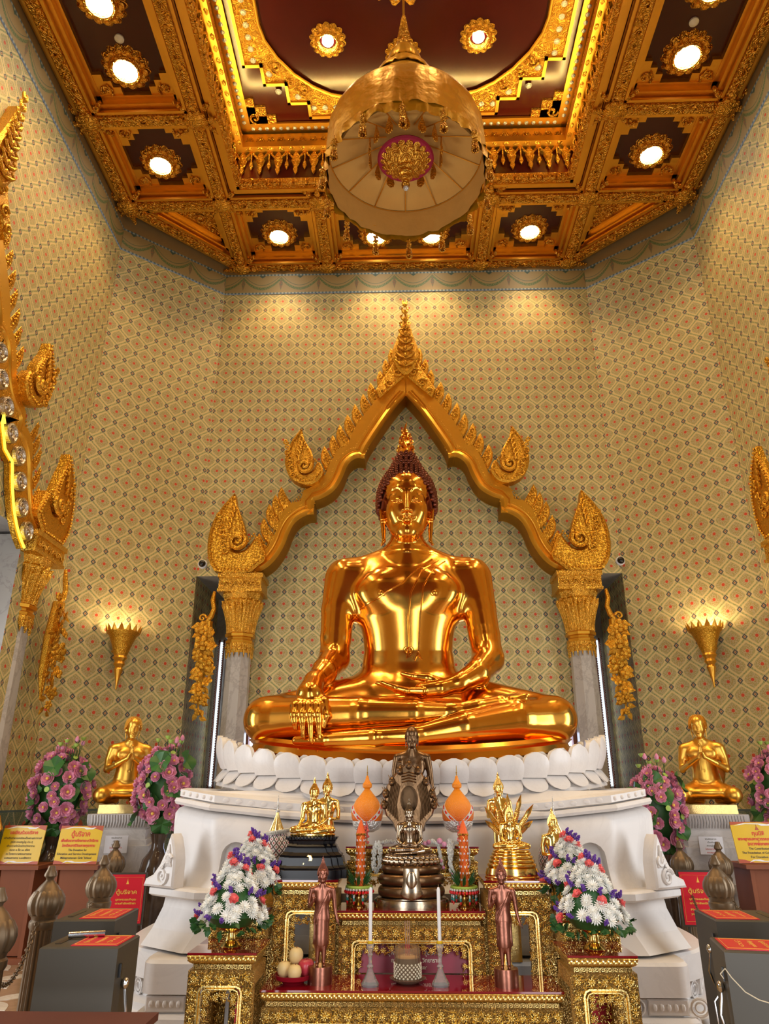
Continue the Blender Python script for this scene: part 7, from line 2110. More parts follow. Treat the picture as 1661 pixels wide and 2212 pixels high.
def lotus_bouquet(label, vlabel, x, y, zc, R, H, vase_top, seed):
    r_ = random.Random(seed)
    v = lathe_thing('ceramic_vase', vlabel, 'vase', (x, y, FZ), [('vase_body', [(0, 0), (.10, 0), (.11, .03), (.105, .08), (.135, .25), (.15, .45), (.152, .60), (.13, .68), (.085, .725), (.062, .76), (.06, .80), (.085, .86), (.08, .865), (.05, .80), (0, .78)], 'ceramic', {'n': 28})])
    v.scale = (1, 1, (vase_top - FZ) / .865)
    t = thing('lotus_bouquet', label, 'flowers', (x, y, vase_top - .06))
    m = MB(); c = Vector((0, 0, zc - vase_top + .06))
    m.ball(tuple(c), (R * .72, R * .62, H * .78), 16, 12); m.obj('foliage_mass', M['green'], t, True, world=False)
    m = MB()
    for k in range(14): a = r_.uniform(0, 6.28); m.tube([(.02 * math.cos(a), .02 * math.sin(a), -.02), (R * .5 * math.cos(a), R * .4 * math.sin(a), c.z * .8), (R * .45 * math.cos(a), R * .35 * math.sin(a), c.z + H * (.9 + .25 * r_.random()))], .004, 4)
    m.obj('stems', M['green'], t, world=False, kind='stuff')
    N = 104; g = PI * (3 - math.sqrt(5))
    for i in range(N):
        zz = 1 - 2 * (i + .5) / N; rr = math.sqrt(1 - zz * zz); a = i * g + r_.uniform(-.3, .3); k = r_.uniform(.82, 1.05)
        n = Vector((rr * math.cos(a), rr * math.sin(a), zz))
        if n.y > .55: continue
        p = c + Vector((n.x * R, n.y * R * .85, n.z * H)) * k; up = Vector((n.x, n.y - .25, n.z * .5 + .12)).normalized()
        def put(me, nm, sc):
            o = link(nm, me, t); o.location = p; aim(o, up, r_.uniform(0, 6)); o.scale = (sc,) * 3; return o
        if i % 12 == 3 or zz < -.88: put(PD, 'lotus_leaf', r_.uniform(1.0, 1.6))
        elif i % 11 == 5: put(PO, 'seed_pod', 1.2)
        else:
            sc = r_.uniform(.8, 1.35); o = put(LF, 'lotus_flower', sc); s_ = link('stamens', SM, o)
    for k in range(9):
        a = r_.uniform(0, 6.28); p = (R * .55 * math.cos(a), R * .4 * math.sin(a), c.z + H * r_.uniform(1.02, 1.3))
        o = link('lotus_bud' if k % 2 else 'seed_pod', BD if k % 2 else PO, t); o.location = p; o.scale = (1.3,) * 3
        mm = MB(); mm.tube([(p[0] * .6, p[1] * .6, c.z + H * .5), (p[0], p[1], p[2])], .0028, 4); mm.obj('stem', M['green'], t, world=False)
    for k in range(5):
        a = -PI * (.1 + .2 * k); o = link('lotus_leaf', PD, t); o.location = (R * math.cos(a) * 1.02, R * .8 * math.sin(a), c.z + r_.uniform(-1, .9) * H * .9); aim(o, (math.cos(a), math.sin(a), .4)); o.scale = (1.7,) * 3
lotus_bouquet('tall pink lotus bouquet between the left plinth and the white throne', 'tall brown glazed vase right of the left plinth', -2.42, 7.66, 1.66, .25, .37, 1.24, 21)
lotus_bouquet('tall pink lotus bouquet left of the left kneeling figure', 'tall brown glazed vase behind the left yellow sign boards', -3.60, 7.95, 1.62, .30, .40, 1.20, 22)
lotus_bouquet('tall pink lotus bouquet between the white throne and the right plinth', 'tall brown glazed vase right of the white throne', 2.50, 7.75, 1.45, .25, .38, 1.06, 23)
lotus_bouquet('pink lotus bouquet cut by the right edge of the picture', 'tall brown glazed vase at the right edge', 3.86, 8.05, 1.62, .28, .38, 1.20, 24)

# ============================================================ donation stands, signs, boxes, bollards
def lectern(label, x, y, ztop, rot=0.0, w=.40):
    t = thing('wooden_stand', label, 'stand', (x, y, FZ), rot); H_ = ztop - FZ
    m = MB(); m.frus((0, 0), w * .36, .14, w * .36, .16, .06, H_ - .03); m.obj('body', M['wood'], t, world=False)
    for s in (-1, 1): MB().box(s * w * .42 - .018, s * w * .42 + .018, -.175, .17, .05, H_ - .035).obj('side_panel', M['wood'], t, world=False)
    m = MB(); m.box(-w * .58, w * .58, -.22, .20, H_ - .035, H_); m.obj('top_board', M['wood'], t, world=False)
    m = MB(); m.box(-w * .5, w * .5, -.19, .17, 0, .05); m.obj('base_board', M['wood'], t, world=False)
    return t
def yellow_sign(label, x, y, z, w, h, lines, rot=0.0, crest=False):
    t = thing('yellow_sign', label, 'sign', (x, y, z), rot)
    tl = .22
    m = MB(); R = Matrix.Rotation(-tl, 4, 'X'); m.M = R
    m.box(-w / 2, w / 2, -.006, .006, 0, h); m.obj('board', M['yellow'], t, world=False)
    def flat(poly, mat, nm, d):
        mm = MB(); mm.M = R; mm.loft([[(a * w, -.006 - d, b * h) for a, b in poly], [(a * w, -.006, b * h) for a, b in poly]]); mm.obj(nm, M[mat], t, world=False)
    flat([(-.5, 1), (-.5, .92), (-.42, .93), (-.2, .985), (.1, .985), (.3, .93), (.5, .86), (.5, 1)][::-1], 'orangebr', 'printed_corner', .001)
    flat([(-.5, 0), (-.5, .10), (-.38, .085), (-.2, .02), (.15, .02), (.35, .07), (.5, .08), (.5, 0)], 'orangebr', 'printed_corner', .001)
    flat([(-.45, .90), (-.25, .965), (.05, .96), (.22, .935), (.34, .97), (.26, .905), (.1, .90), (.05, .935), (-.2, .945)][::-1], 'paper', 'white_ribbon', .002)
    flat([(.42, .09), (.25, .035), (-.05, .04), (-.18, .065), (-.30, .02), (-.22, .085), (-.08, .09), (.0, .06), (.25, .06)], 'paper', 'white_ribbon', .002)
    for s_, v, sz, mt, mw in lines:
        L = R @ Matrix.Translation((0, -.008, v * h)) @ Matrix.Rotation(PI / 2, 4, 'X')
        lettering(t, s_, sz, M[mt], L, bold=.0012 if mt == 'redink' else .0004, maxw=mw * w)
    if crest:
        mm = MB(); mm.M = R; mm.loft([[(a * w * .04 , -.009, h * (.80 + b * .07)) for a, b in ((-1, 0), (1, 0), (.5, .7), (.15, 1.1), (0, 2), (-.15, 1.1), (-.5, .7))], [(a * w * .04, -.006, h * (.80 + b * .07)) for a, b in ((-1, 0), (1, 0), (.5, .7), (.15, 1.1), (0, 2), (-.15, 1.1), (-.5, .7))]]); mm.obj('printed_crest', M['orangebr'], t, world=False)
lectern('brown wooden donation stand at the far left', -3.66, 7.58, .975)
lectern('brown wooden donation stand, second from the left, before the left plinth', -3.06, 7.48, .985)
lectern('brown wooden donation stand at the right edge', 3.22, 7.30, 1.02)
yellow_sign('yellow printed sign at the far left, all in Thai with a red heading', -3.685, 7.45, .978, .41, .345,
    [('ขอเชิญร่วมบริจาค', .77, .040, 'redink', .66), ('สร้างตึกอาพาธสงฆ์สมเด็จพระพุฒาจารย์', .64, .024, 'darkink', .9), ('(สนิท ชวนปญฺโญ ป.ธ.๙)', .54, .024, 'darkink', .52), ('เจ้าอาวาสวัดไตรมิตรวิทยาราม', .44, .024, 'darkink', .66), ('ขนาด ๒ ชั้น ๑๐ เตียง', .34, .024, 'darkink', .48), ('ณ โรงพยาบาลพนมสารคาม', .24, .024, 'darkink', .6), ('อ.พนมสารคาม จ.ฉะเชิงเทรา', .14, .024, 'darkink', .62)])
yellow_sign('yellow printed sign with English lines about a school donation, left of the plinth', -3.085, 7.35, .988, .405, .335,
    [('ตู้บริจาค', .72, .062, 'redink', .44), ('เพื่อพัฒนาการศึกษาและสวัสดิการ', .58, .03, 'redink', .88), ('โรงเรียนสตรีวัดมหาพฤฒาราม', .45, .03, 'redink', .78), ('The Donation for', .34, .026, 'darkink', .44), ('Education and Service Development', .24, .026, 'darkink', .92), ("Mahapruttaram Girls' School", .14, .026, 'darkink', .72)])
yellow_sign('yellow printed sign at the right edge with a small temple crest', 3.20, 7.17, 1.024, .46, .345,
    [('ทุนนิธิ', .67, .048, 'redink', .24), ('พระพุทธมหาสุวรรณปฏิมากร', .55, .034, 'redink', .84), ('(หลวงพ่อทองคำ)', .43, .034, 'redink', .5), ('The Contribution For', .325, .026, 'darkink', .50), ('The Foundation of Golden Buddha', .225, .026, 'darkink', .80), ('For Donation Please', .125, .026, 'darkink', .50)], crest=True)
def red_sign(label, x, y, zb, w, h, rot):
    t = thing('red_sign', label, 'sign', (x, y, FZ), rot); z0 = zb - FZ
    m = MB(); m.box(-w / 2 - .015, w / 2 + .015, -.006, .012, z0 - .015, z0 + h + .015); m.obj('frame', M['boxmetal'], t, world=False)
    m = MB(); m.box(-w / 2, w / 2, -.010, -.005, z0, z0 + h); m.obj('panel', M['redsign'], t, world=False)
    m = MB()
    for s in (-1, 1): m.tube([(s * w * .38, .01, z0), (s * w * .42, .02, 0)], .012, 6)
    m.obj('leg', M['boxmetal'], t, world=False)
    m = MB(); q = [(-w * .45, z0 + h * .06), (w * .45, z0 + h * .06), (w * .45, z0 + h * .94), (-w * .45, z0 + h * .94), (-w * .45, z0 + h * .06)]
    m.tube([(a, -.011, b) for a, b in q], .0012, 4); m.obj('border_line', M['goldink'], t, world=False)
    m = MB(); m.prism([(-.012, z0 + h * .80), (.012, z0 + h * .80), (.007, z0 + h * .84), (.002, z0 + h * .88), (0, z0 + h * .92), (-.002, z0 + h * .88), (-.007, z0 + h * .84)], -.012, -.010); m.obj('crest', M['goldink'], t, world=False)
    for s_, v, sz in (('ตู้บริจาค', .60, .045), ('บูชาพระและทำบุญ', .47, .020), ('ตามกำลังศรัทธา', .39, .020), ('Please make', .27, .020), ('your donation', .19, .020)):
        lettering(t, s_, sz, M['goldink'], Matrix.Translation((0, -.012, z0 + v * h)) @ Matrix.Rotation(PI / 2, 4, 'X'), bold=.0006, maxw=w * .6)
red_sign('framed red donation sign standing beside the left side of the throne', -2.44, 7.0, 0.559, .29, .38, .10)
red_sign('framed red donation sign standing beside the right side of the throne', 2.50, 6.95, 0.575, .30, .40, -.10)
def donation_box(label, x, y, ztop, w, d, rot, flip=False, rod=False):
    t = thing('donation_box', label, 'box', (x, y, FZ), rot); H_ = ztop - FZ
    m = MB(); e = .006
    m.loft([[(-w / 2, 0, 0), (w / 2, 0, 0), (w / 2, d, 0), (-w / 2, d, 0)], [(-w / 2, 0, H_ - e), (w / 2, 0, H_ - e), (w / 2, d, H_ - e), (-w / 2, d, H_ - e)], [(-w / 2 + e, e, H_), (w / 2 - e, e, H_), (w / 2 - e, d - e, H_), (-w / 2 + e, d - e, H_)]])
    m.obj('cabinet', M['boxmetal'], t, world=False)
    s = -1 if flip else 1
    a, b = sorted((s * (-w * .14), s * w * .46))
    m = MB(); m.box(a, b, d * .10, d * .88, H_, H_ + .003); m.obj('red_label', M['redsign'], t, world=False)
    m = MB(); q = [(a + .01, d * .15), (b - .01, d * .15), (b - .01, d * .83), (a + .01, d * .83), (a + .01, d * .15)]; m.tube([(u, v, H_ + .004) for u, v in q], .001, 4); m.obj('label_border', M['goldink'], t, world=False)
    for k, tx in enumerate(('ตู้บริจาค', 'ทำบุญบูรณะ', 'วัด')): lettering(t, tx, .026, M['goldink'], Matrix.Translation(((a + b) / 2 + (k - 1) * .05 * s, d * .5, H_ + .004)) @ Matrix.Rotation(PI / 2 * s, 4, 'Z'), maxw=d * .45)
    m = MB(); m.box(-s * w * .36 - .012, -s * w * .36 + .012, d * .25, d * .75, H_ - .002, H_ + .002); m.obj('coin_slot', M['black'], t, world=False)
    m = MB(); xx = s * w / 2
    for z in (H_ * .35, H_ * .62, H_ * .86): m.box(*sorted((xx - .004, xx + s * .012)), d * .12, d * .18, z, z + .05)
    m.obj('hinges', M['black'], t, world=False)
    m = MB(); m.ball((xx + s * .015, d * .35, H_ * .82), (.016, .02, .022), 8, 6); m.tube([(xx + s * .01, d * .35, H_ * .82), (xx + s * .03, d * .35, H_ * .70), (xx + s * .012, d * .35, H_ * .62)], .006, 6); m.tube([(xx + s * .012, d * .25, H_ * .58), (xx + s * .035, d * .25, H_ * .55), (xx + s * .03, d * .25, H_ * .40), (xx + s * .015, d * .25, H_ * .38)], .005, 6)
    m.obj('padlock', M['chrome'], t, True, world=False)
    if rod:
        m = MB(); m.tube([(-w * .36, d * .62, H_ + .016), (w * .08, d * .78, H_ + .016)], .013, 12, True); m.obj('rolled_tube', M['chrome'], t, True, world=False)
donation_box('dark steel donation box with a red label and metal tube, nearest on the left', -1.375, 3.44, 1.0, .33, .29, .03, False, True)
donation_box('dark steel donation box with a red label, second on the left', -1.64, 4.13, 1.0, .31, .42, .06)
donation_box('dark steel donation box with a red label, second on the right', 1.76, 4.20, 1.0, .36, .38, -.08, True)
donation_box('dark steel donation box tied with string, nearest at the right edge', 1.50, 3.40, 1.0, .40, .32, -.20, True)
t = thing('string', 'thin beige string tied to the nearest right donation box', 'string', (1.30, 3.42, .6))
m = MB(); m.tube([(1.25,3.37,0.932), (1.268,3.36,0.953), (1.277,3.33,0.928), (1.31,3.3,0.886), (1.346,3.27,0.867), (1.375,3.24,0.863)], .0022, 5); m.tube([(1.25,3.37,0.932), (1.257,3.36,0.918)], .002, 5); m.obj('strand', M['string'], t, True)
# fluted bronze bollards with chains
def make_bollard():
    t = thing('bollard', 'x', 'bollard')
    m = MB(); m.lathe([(0, 0), (.125, 0), (.125, .05), (.115, .07), (.12, .10), (.105, .14), (.09, .17), (.095, .20), (.075, .225)], 32); m.obj('foot', M['bollard'], t, True, 35, world=False)
    m = MB(); m.lathe([(.068, .22), (.066, .70), (.072, .715)], 64, fl=.10, nf=16, cap=False); m.obj('fluted_shaft', M['bollard'], t, True, 50, world=False)
    m = MB(); m.lathe([(.072, .70), (.080, .715), (.080, .74), (.070, .75), (.074, .765), (.084, .775)], 32); m.obj('collar', M['bollard'], t, True, 35, world=False)
    m = MB(); m.lathe([(.078, .772), (.092, .80), (.098, .83), (.094, .86), (.075, .895), (.060, .905)], 60, fl=.13, nf=12); m.obj('ribbed_globe', M['bollard'], t, True, 60, world=False)
    m = MB(); m.lathe([(.074, .893), (.058, .915), (.050, .925), (.030, .945), (.022, .955), (.024, .965), (.036, .975), (.036, .985), (.024, 1.01), (.017, 1.03), (0, 1.031)], 24); m.obj('finial', M['bollard'], t, True, 40, world=False)
    return t
b0 = make_bollard(); b0['label'] = 'fluted bronze bollard at the left edge, its left half cut off'; b0.location = (-1.86, 3.653, FZ)
b0['group'] = 'fluted bronze bollards'
BP = {'B0': (-1.86, 3.653)}
for k, x, y, lab in (('B1', -2.115, 4.72, 'fluted bronze bollard left of the donation boxes, chain on its collar'), ('B3', -2.10, 5.50, 'fluted bronze bollard before the left red sign'), ('B4', -2.66, 7.20, 'fluted bronze bollard half hidden, right before the left plinth'),
                     ('R1', 2.152, 5.60, 'fluted bronze bollard before the right red sign'), ('R2', 2.80, 7.16, 'fluted bronze bollard right before the right plinth'), ('R3', 2.50, 7.28, 'fluted bronze bollard half hidden by the right side of the throne')):
    dup(b0, None, (x, y, FZ), 0, lab); BP[k] = (x, y)
lk = MB(); lk.tube([(.011 * math.cos(2 * PI * i / 12) * 1.5, .011 * math.sin(2 * PI * i / 12), 0) for i in range(13)], .0032, 5, False); lkm = lk.mesh('chain_link', M['bollard'], True)
def chain_between(label, a, b, za, zb, sag, group='chains between the bollards'):
    t = thing('chain', label, 'chain', (*a, za), 0, group); A = Vector((*a, za)); B = Vector((*b, zb)); L = (B - A).length; n = int(L * 1.08 / .026)
    for i in range(n):
        u = (i + .5) / n; p = A.lerp(B, u) - Vector((0, 0, sag * 4 * u * (1 - u))); d = (B - A) / n - Vector((0, 0, sag * 4 * (1 - 2 * u) / n))
        o = link('chain_link', lkm, t); o.location = p - Vector((*a, za)); q = d.to_track_quat('X', 'Z'); o.rotation_euler = (q @ Euler((PI / 2 * (i % 2) + .3, 0, 0)).to_quaternion()).to_euler()
zc_ = FZ + .745
chain_between('sagging chain between the two nearest left bollards', (BP['B0'][0] - .03, BP['B0'][1] + .07), (BP['B1'][0], BP['B1'][1] - .08), zc_, zc_, .20)
chain_between('chain running back from the second bollard towards the left red sign', (BP['B1'][0], BP['B1'][1] + .08), (BP['B3'][0] - .02, BP['B3'][1] - .08), zc_, zc_, .12)
chain_between('chain crossing in front of the left red sign', (BP['B3'][0] + .03, BP['B3'][1] + .08), (BP['B4'][0], BP['B4'][1] - .08), zc_, zc_, .20)
chain_between('chain crossing in front of the right red sign', (BP['R1'][0] - .02, BP['R1'][1] + .08), (BP['R3'][0], BP['R3'][1] - .08), zc_, zc_, .22)
chain_between('chain from the right bollard down towards the right donation boxes', (BP['R1'][0] + .08, BP['R1'][1]), (2.55, 4.30), zc_, zc_, .24)
dup(b0, None, (2.60, 4.25, FZ), 0, 'fluted bronze bollard beyond the right edge of the view')
# reddish desk corner at the bottom left
t = thing('brown_desk', 'red-brown desk top whose corner shows at the bottom left', 'table', (-1.30, 2.85, FZ))
m = MB(); m.box(-.36, .36, -.35, .35, .805 - FZ, .83 - FZ); m.obj('desk_top', M['darkwood'], t, world=False)
for sx in (-1, 1):
    for sy in (-1, 1): MB().box(sx * .32 - .03, sx * .32 + .03, sy * .30 - .03, sy * .30 + .03, 0, .806 - FZ).obj('leg', M['wood'], t, world=False)

# ============================================================ hanging buds, candles, garlands and mosaic buds on the altar
def bead_mat():
    t = NT('orange_glass_beads'); o = t.obj(); x = t.xyz(o)
    v = t.n('ShaderNodeTexVoronoi'); v.inputs['Scale'].default_value = 170; t.t.links.new(o, v.inputs['Vector'])
    f = t.sstep(x[2], .05, .30)
    c = t.mix(f, (.80, .05, .004), (.90, .27, .006)); c = t.mix(t.below(v.outputs[0], .12, .06), c, (1.0, .55, .28))
    t.set(c, .22); t.bump(v.outputs[0], .8, .004); return t.m
M['beads'] = bead_mat()
def mosaic_mat():
    t = NT('white_mosaic_scales'); o = t.obj(); x = t.xyz(o)
    a = t.math('ARCTAN2', x[1], x[0]); u = t.math('MULTIPLY', a, 18 / (2 * PI)); v = t.math('MULTIPLY', x[2], 42.0)
    p = t.math('PINGPONG', t.math('ADD', u, t.math('MULTIPLY', v, .5)), .5); q = t.math('PINGPONG', t.math('SUBTRACT', u, t.math('MULTIPLY', v, .5)), .5)
    m_ = t.math('MINIMUM', p, q); mx = t.math('MAXIMUM', t.math('SUBTRACT', .5, p), t.math('SUBTRACT', .5, q))
    c = t.mix(t.below(m_, .11, .02), (.80, .76, .78), (.10, .07, .07)); c = t.mix(t.below(mx, .13, .02), c, (.45, .01, .04))
    t.set(c, .25); return t.m
M['mosaic'] = mosaic_mat()
def orange_bud(x, y, z0, sd):
    t = thing('beaded_lotus_bud', 'orange beaded lotus-bud ornament on a stem, %s of the dark hood' % sd, 'ornament', (x, y, z0))
    m = MB(); m.tube([(0, 0, 0), (0, 0, .14)], .006, 8); m.lathe([(0, 0), (.04, 0), (.042, .006), (.012, .014), (0, .014)], 16); m.obj('stem', M['altarp'], t, True, world=False)
    b = MB(); b.lathe([(0, .10), (.05, .108), (.085, .135), (.106, .175), (.110, .215), (.100, .255), (.075, .295), (.045, .33), (.025, .355), (.018, .365), (.032, .375), (.034, .395), (.022, .41), (.014, .425), (.008, .45), (0, .455)], 40); b.obj('bead_body', M['beads'], t, True, world=False)
    m = MB(); m.lathe([(0, .085), (.045, .088), (.080, .105), (.098, .135), (.102, .16), (.098, .155), (.085, .125), (0, .10)], 36); m.obj('glass_cup', M['crystal'], t, True, world=False)
    m = MB(); m.tube([(0, 0, .45), (0, 0, .52)], [.004, .002], 6); m.ball((0, 0, .47), .006, 6, 5); m.obj('spire', M['statueb'], t, True, world=False)
    def rad(z): 
        P = [(.10, .0), (.108, .05), (.135, .085), (.175, .106), (.215, .110), (.255, .100), (.295, .075)]
        return float(np.interp(z, [p[0] for p in P], [p[1] for p in P]))
    for s in (-1, 1):
        m = MB(); rd = MB(); N = 12
        def pt(u, off, lift=.002):
            a = -PI / 2 + s * (.12 + 1.25 * u); z = .14 + .12 * u + off; r = rad(z) + lift; return (r * math.cos(a), r * math.sin(a), z)
        m.loft([[pt(i / N, -.018), pt(i / N, .018), pt(i / N, .018, -.004), pt(i / N, -.018, -.004)] for i in range(N + 1)], True, True)
        for i in range(4):
            u = (i + .5) / 4; q = [pt(u - .07, 0, .004), pt(u, -.011, .004), pt(u + .07, 0, .004), pt(u, .011, .004)]; q2 = [pt(u - .07, 0, .0), pt(u, -.011, .0), pt(u + .07, 0, .0), pt(u, .011, .0)]; rd.loft([q2, q])
        m.obj('white_bead_band', M['jasmine'], t, world=False); rd.obj('diamond_patch', M['redbud'], t, world=False)
    m = MB(); m.tube([(0, -.108, .16), (.01, -.11, .12), (.008, -.11, .07)], .004, 5)
    for k in range(9): m.ball((.012 * math.cos(k * 2.1), -.112 + .008 * math.sin(k), .06 + .012 * k - .03), (.011, .011, .009), 6, 4)
    m.obj('orange_tassel', M['coral'], t, True, world=False)
ob = .83
orange_bud(-.263, 5.385, ZK, 'left'); orange_bud(.364, 5.385, ZK, 'right')
def cone_tray(x, y, sd):
    t = thing('offering_tray', 'footed tray with green leaf spikes and red and white garlands, %s of the coiled base' % sd, 'offering', (x, y, ZN))
    m = MB(); m.lathe([(0, 0), (.040, 0), (.042, .008), (.018, .03), (.014, .055), (.03, .075), (.075, .10), (.082, .118), (.072, .118), (.02, .10), (0, .10)], 28, fl=.05, nf=14); m.obj('footed_tray', M['statueb'], t, True, world=False)
    lf = MB(); r_ = random.Random(4)
    for k in range(7):
        a = 2 * PI * k / 7 + .2
        for j in range(9):
            h = .02 + .075 * j / 9; q = a + (j % 3 - 1) * .12
            lf.loft([[(.045 * math.cos(q - .1), .045 * math.sin(q - .1), .11 + h * .5), (.045 * math.cos(q + .1), .045 * math.sin(q + .1), .11 + h * .5), (.04 * math.cos(q), .04 * math.sin(q), .118 + h * .5)], [(.083 * math.cos(q), .083 * math.sin(q), .135 + h), (.0835 * math.cos(q), .0835 * math.sin(q), .135 + h), (.083 * math.cos(q), .083 * math.sin(q), .136 + h)]])
    lf.obj('leaf_spikes', M['green'], t, world=False, kind='stuff')
    m = MB(); m.tube([(.078 * math.cos(2 * PI * i / 24), .078 * math.sin(2 * PI * i / 24), .112) for i in range(25)], .010, 6); m.obj('green_rim', M['lime'], t, True, world=False)
    w = MB(); rb = MB(); te = MB()
    for i in range(26):
        a = 2 * PI * i / 26; c, s = math.cos(a), math.sin(a)
        w.ball((.084 * c, .084 * s, .100), (.009, .009, .008), 5, 4); rb.ball((.088 * c, .088 * s, .085), (.010, .010, .010), 5, 4)
        if i % 3 == 0:
            w.ball((.080 * c, .080 * s, .062), (.007, .007, .011), 5, 4); te.ball((.080 * c, .080 * s, .045), (.008, .008, .012), 5, 4); rb.ball((.080 * c, .080 * s, .028), (.006, .006, .012), 5, 4)
    w.obj('jasmine_beads', M['jasmine'], t, True, world=False, kind='stuff'); rb.obj('red_beads', M['redbud'], t, True, world=False, kind='stuff'); te.obj('teal_beads', M['teal'], t, True, world=False, kind='stuff')
    c_ = thing('decorated_candle', 'orange candle in a white star net standing in the tray, %s of the hooded figure' % sd, 'candle', (x + .008, y, ZN + .115))
    m = MB(); m.lathe([(0, 0), (.026, 0), (.030, .01), (.030, .30), (.033, .305), (.030, .315), (.026, .33), (.014, .365), (.004, .39), (0, .392)], 24); m.obj('wax_body', plainorange, c_, True, world=False)
    m = MB(); g_ = MB()
    for r in range(7):
        for k in range(8):
            a = 2 * PI * (k + .5 * (r % 2)) / 8; z = .04 + r * .038
            for q in range(2):
                m.M = Matrix.Rotation(a, 4, 'Z') @ Matrix.Translation((.031, 0, z)) @ Matrix.Rotation(q * PI / 4 * 2 + PI / 4, 4, 'X'); m.box(-.001, .002, -.007, .007, -.0015, .0015)
            m.M = Matrix.Rotation(a, 4, 'Z') @ Matrix.Translation((.031, 0, z)); m.box(-.001, .0025, -.0025, .0025, -.0025, .0025)
    m.M = None; m.obj('star_net', M['paper'], c_, world=False, kind='stuff')
    for d in (-1, 1):
        for k in range(6): g_.tube([(.0315 * math.cos(2 * PI * k / 6 + d * .55 * j), .0315 * math.sin(2 * PI * k / 6 + d * .55 * j), .01 + j * .032) for j in range(10)], .0012, 4)
    g_.lathe([(.032, .298), (.035, .303), (.032, .310)], 20, cap=False); g_.obj('gold_net', M['statueb'], c_, world=False, kind='stuff')
plainorange = plain('orange_wax', (.85, .13, .015), .45)
cone_tray(-.300, 5.17, 'left'); cone_tray(.372, 5.16, 'right')
def garland_loop(label, x, z, pts, r, mat, extra=None, y=5.325):
    t = thing('jasmine_garland', label, 'garland', (x, y, z)); r_ = random.Random(int(x * 999))
    m = MB()
    P = rs(pts, .011)
    for p in P:
        for k in range(7):
            a = r_.uniform(0, 6.28); rr = r * r_.uniform(.3, 1); m.ball((p.x + rr * math.cos(a), p.y + rr * math.sin(a) * .8, p.z + r_.uniform(-.006, .006)), (.006, .006, .009), 5, 4)
    m.obj('buds', M[mat], t, True, world=False, kind='stuff')
    if extra:
        e = MB()
        for (a, b, c, q) in extra: e.ball((a, b, c), q, 7, 5)
        e.obj('accent_flowers', M['pink'], t, True, world=False, kind='stuff')
garland_loop('thick white jasmine garland hanging beside the left decorated candle', -.195, ZK + .02, [(0, .02, .0), (-.015, -.01, -.04), (-.02, -.015, -.14), (0, -.015, -.17), (.022, -.015, -.13), (.025, -.01, -.04), (.01, .02, .01)], .016, 'jasmine', y=5.315)
garland_loop('white jasmine garland lying on the back table left of the silvery figure', -.13, ZK + .018, [(-.03, 0, 0), (.0, .01, .012), (.05, .01, .008), (.09, 0, 0)], .018, 'jasmine', y=5.39)
garland_loop('white and pink garland with green leaf dots beside the right decorated candle', .30, ZK + .02, [(0, .02, .02), (-.01, -.01, -.03), (0, -.012, -.16), (.02, -.012, -.2), (.0, -.015, -.12), (.02, 0, .01), (.11, 0, .015), (.12, -.01, -.05), (.115, -.01, -.12)], .012, 'jasmine', [(.01, -.02, -.18, .012), (.02, -.02, -.21, .012)], y=5.315)
garland_loop('white garland with pink rosettes right of the silvery figure', .20, ZK + .018, [(-.06, 0, 0), (-.02, 0, .02), (.02, -.01, .0), (.03, -.012, -.06), (.04, -.012, -.12)], .010, 'jasmine', [(-.07, -.01, .0, .018), (-.045, -.012, .012, .016), (.03, -.015, .02, .02), (.06, -.015, -.0, .018), (.035, -.02, -.10, .012), (.05, -.02, -.14, .012)], y=5.315)
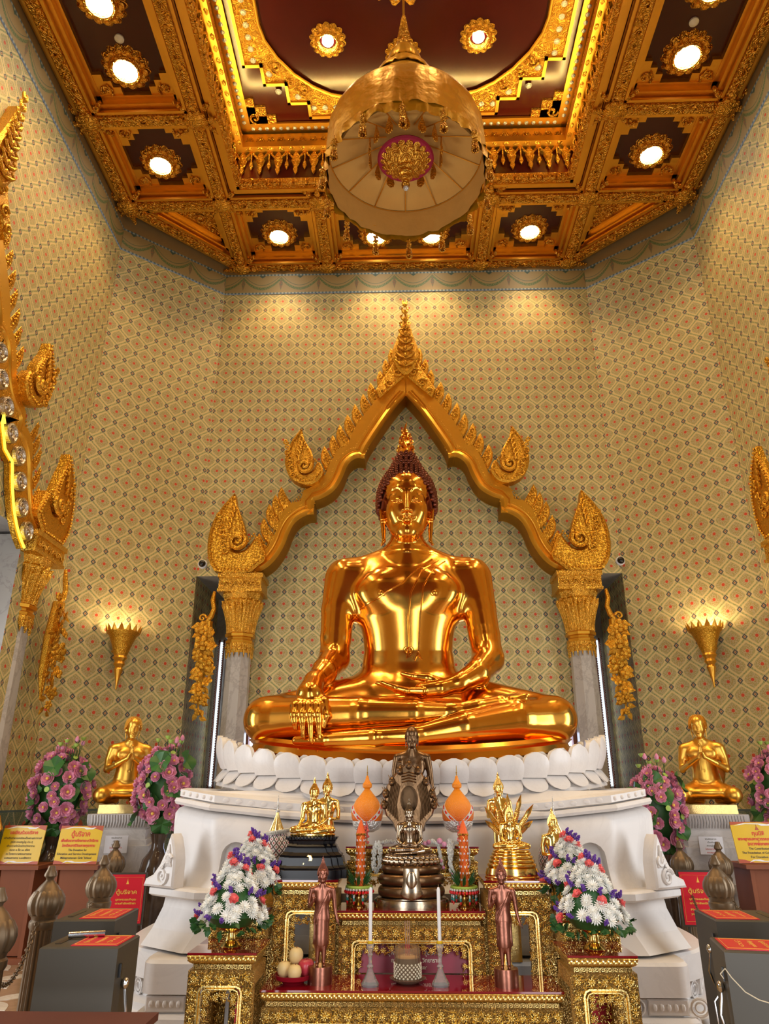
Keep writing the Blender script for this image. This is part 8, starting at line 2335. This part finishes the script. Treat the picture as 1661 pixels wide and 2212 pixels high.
def mosaic_bud(x, y, z0, sd):
    t = thing('mosaic_lotus_bud', 'white and red mosaic lotus-bud ornament with a crystal spire, rear %s' % sd, 'ornament', (x, y, z0))
    m = MB(); m.lathe([(0, 0), (.06, 0), (.075, .03), (.112, .09), (.130, .17), (.128, .23), (.105, .30), (.070, .345), (.05, .36)], 40); m.obj('mosaic_body', M['mosaic'], t, True, world=False)
    m = MB(); m.lathe([(.050, .355), (.046, .37), (.022, .43), (.012, .46), (.008, .48), (0, .48)], 40, fl=.10, nf=20); m.obj('gold_skirt', M['altarp'], t, True, world=False)
    m = MB()
    for i in range(44):
        a = 2 * PI * i / 44
        for k in range(2): m.ball(((.080 + .008 * k) * math.cos(a), (.080 + .008 * k) * math.sin(a), .345 + .010 * k + .012 * math.cos(a)), .010, 5, 4)
    m.obj('white_bead_collar', M['jasmine'], t, True, world=False, kind='stuff')
    m = MB(); m.ball((0, 0, .487), (.017, .017, .012), 10, 6); m.lathe([(.005, .495), (.007, .51), (.004, .54), (.005, .55), (.001, .60), (0, .60)], 8); m.obj('crystal_spire', M['crystal'], t, world=False)
mosaic_bud(-.905, 5.51, 1.0, 'left'); mosaic_bud(1.045, 5.51, .985, 'right')
for x, sd, z in ((-.905, 'left', 1.0), (1.045, 'right', .985)):
    t = thing('riser_block', 'plain gilded riser under the %s mosaic bud' % sd, 'stand', (x, 5.51, .577)); MB().box(-.07, .07, -.055, .055, 0, z - .577).obj('block', M['altarp'], t, world=False)

# gilded post whose edge shows at the far left
t = thing('gilded_post', 'gilded carved post with a pointed finial, cut by the left edge', 'post', (-3.98, 7.35, FZ))
m = MB(); m.lathe([(0, 0), (.11, 0), (.11, .06), (.08, .09), (.085, .55), (.12, .60), (.12, .66), (.08, .70), (.085, .95), (.12, 1.0), (.125, 1.06), (.07, 1.10), (.09, 1.16), (.055, 1.22), (.07, 1.27), (.035, 1.34), (.045, 1.38), (.015, 1.50), (0, 1.60)], 20); m.obj('post_body', M['ceilgold'], t, True, world=False)
m = MB()
for k in range(8):
    a = 2 * PI * k / 8; m.tube([(.07 * math.cos(a), .07 * math.sin(a), 1.06), (.125 * math.cos(a), .125 * math.sin(a), 1.12), (.10 * math.cos(a), .10 * math.sin(a), 1.24)], [.02, .02, .002], 5)
m.obj('leaf_crown', M['ceilplain'], t, True, world=False, kind='stuff')
# clear acrylic stand beside the throne on the right
t = thing('acrylic_sign_holder', 'clear acrylic holder edge-on right of the throne', 'holder', (2.123, 7.0, FZ))
m = MB(); m.box(-.035, .035, -.004, .004, 1.157 - FZ, 1.351 - FZ); m.obj('pane', M['glass'], t, world=False)
m = MB(); m.tube([(0, 0, 0), (0, 0, 1.157 - FZ)], .012, 8); m.lathe([(0, 0), (.11, 0), (.11, .012), (0, .02)], 20); m.obj('pole', M['chrome'], t, True, world=False)
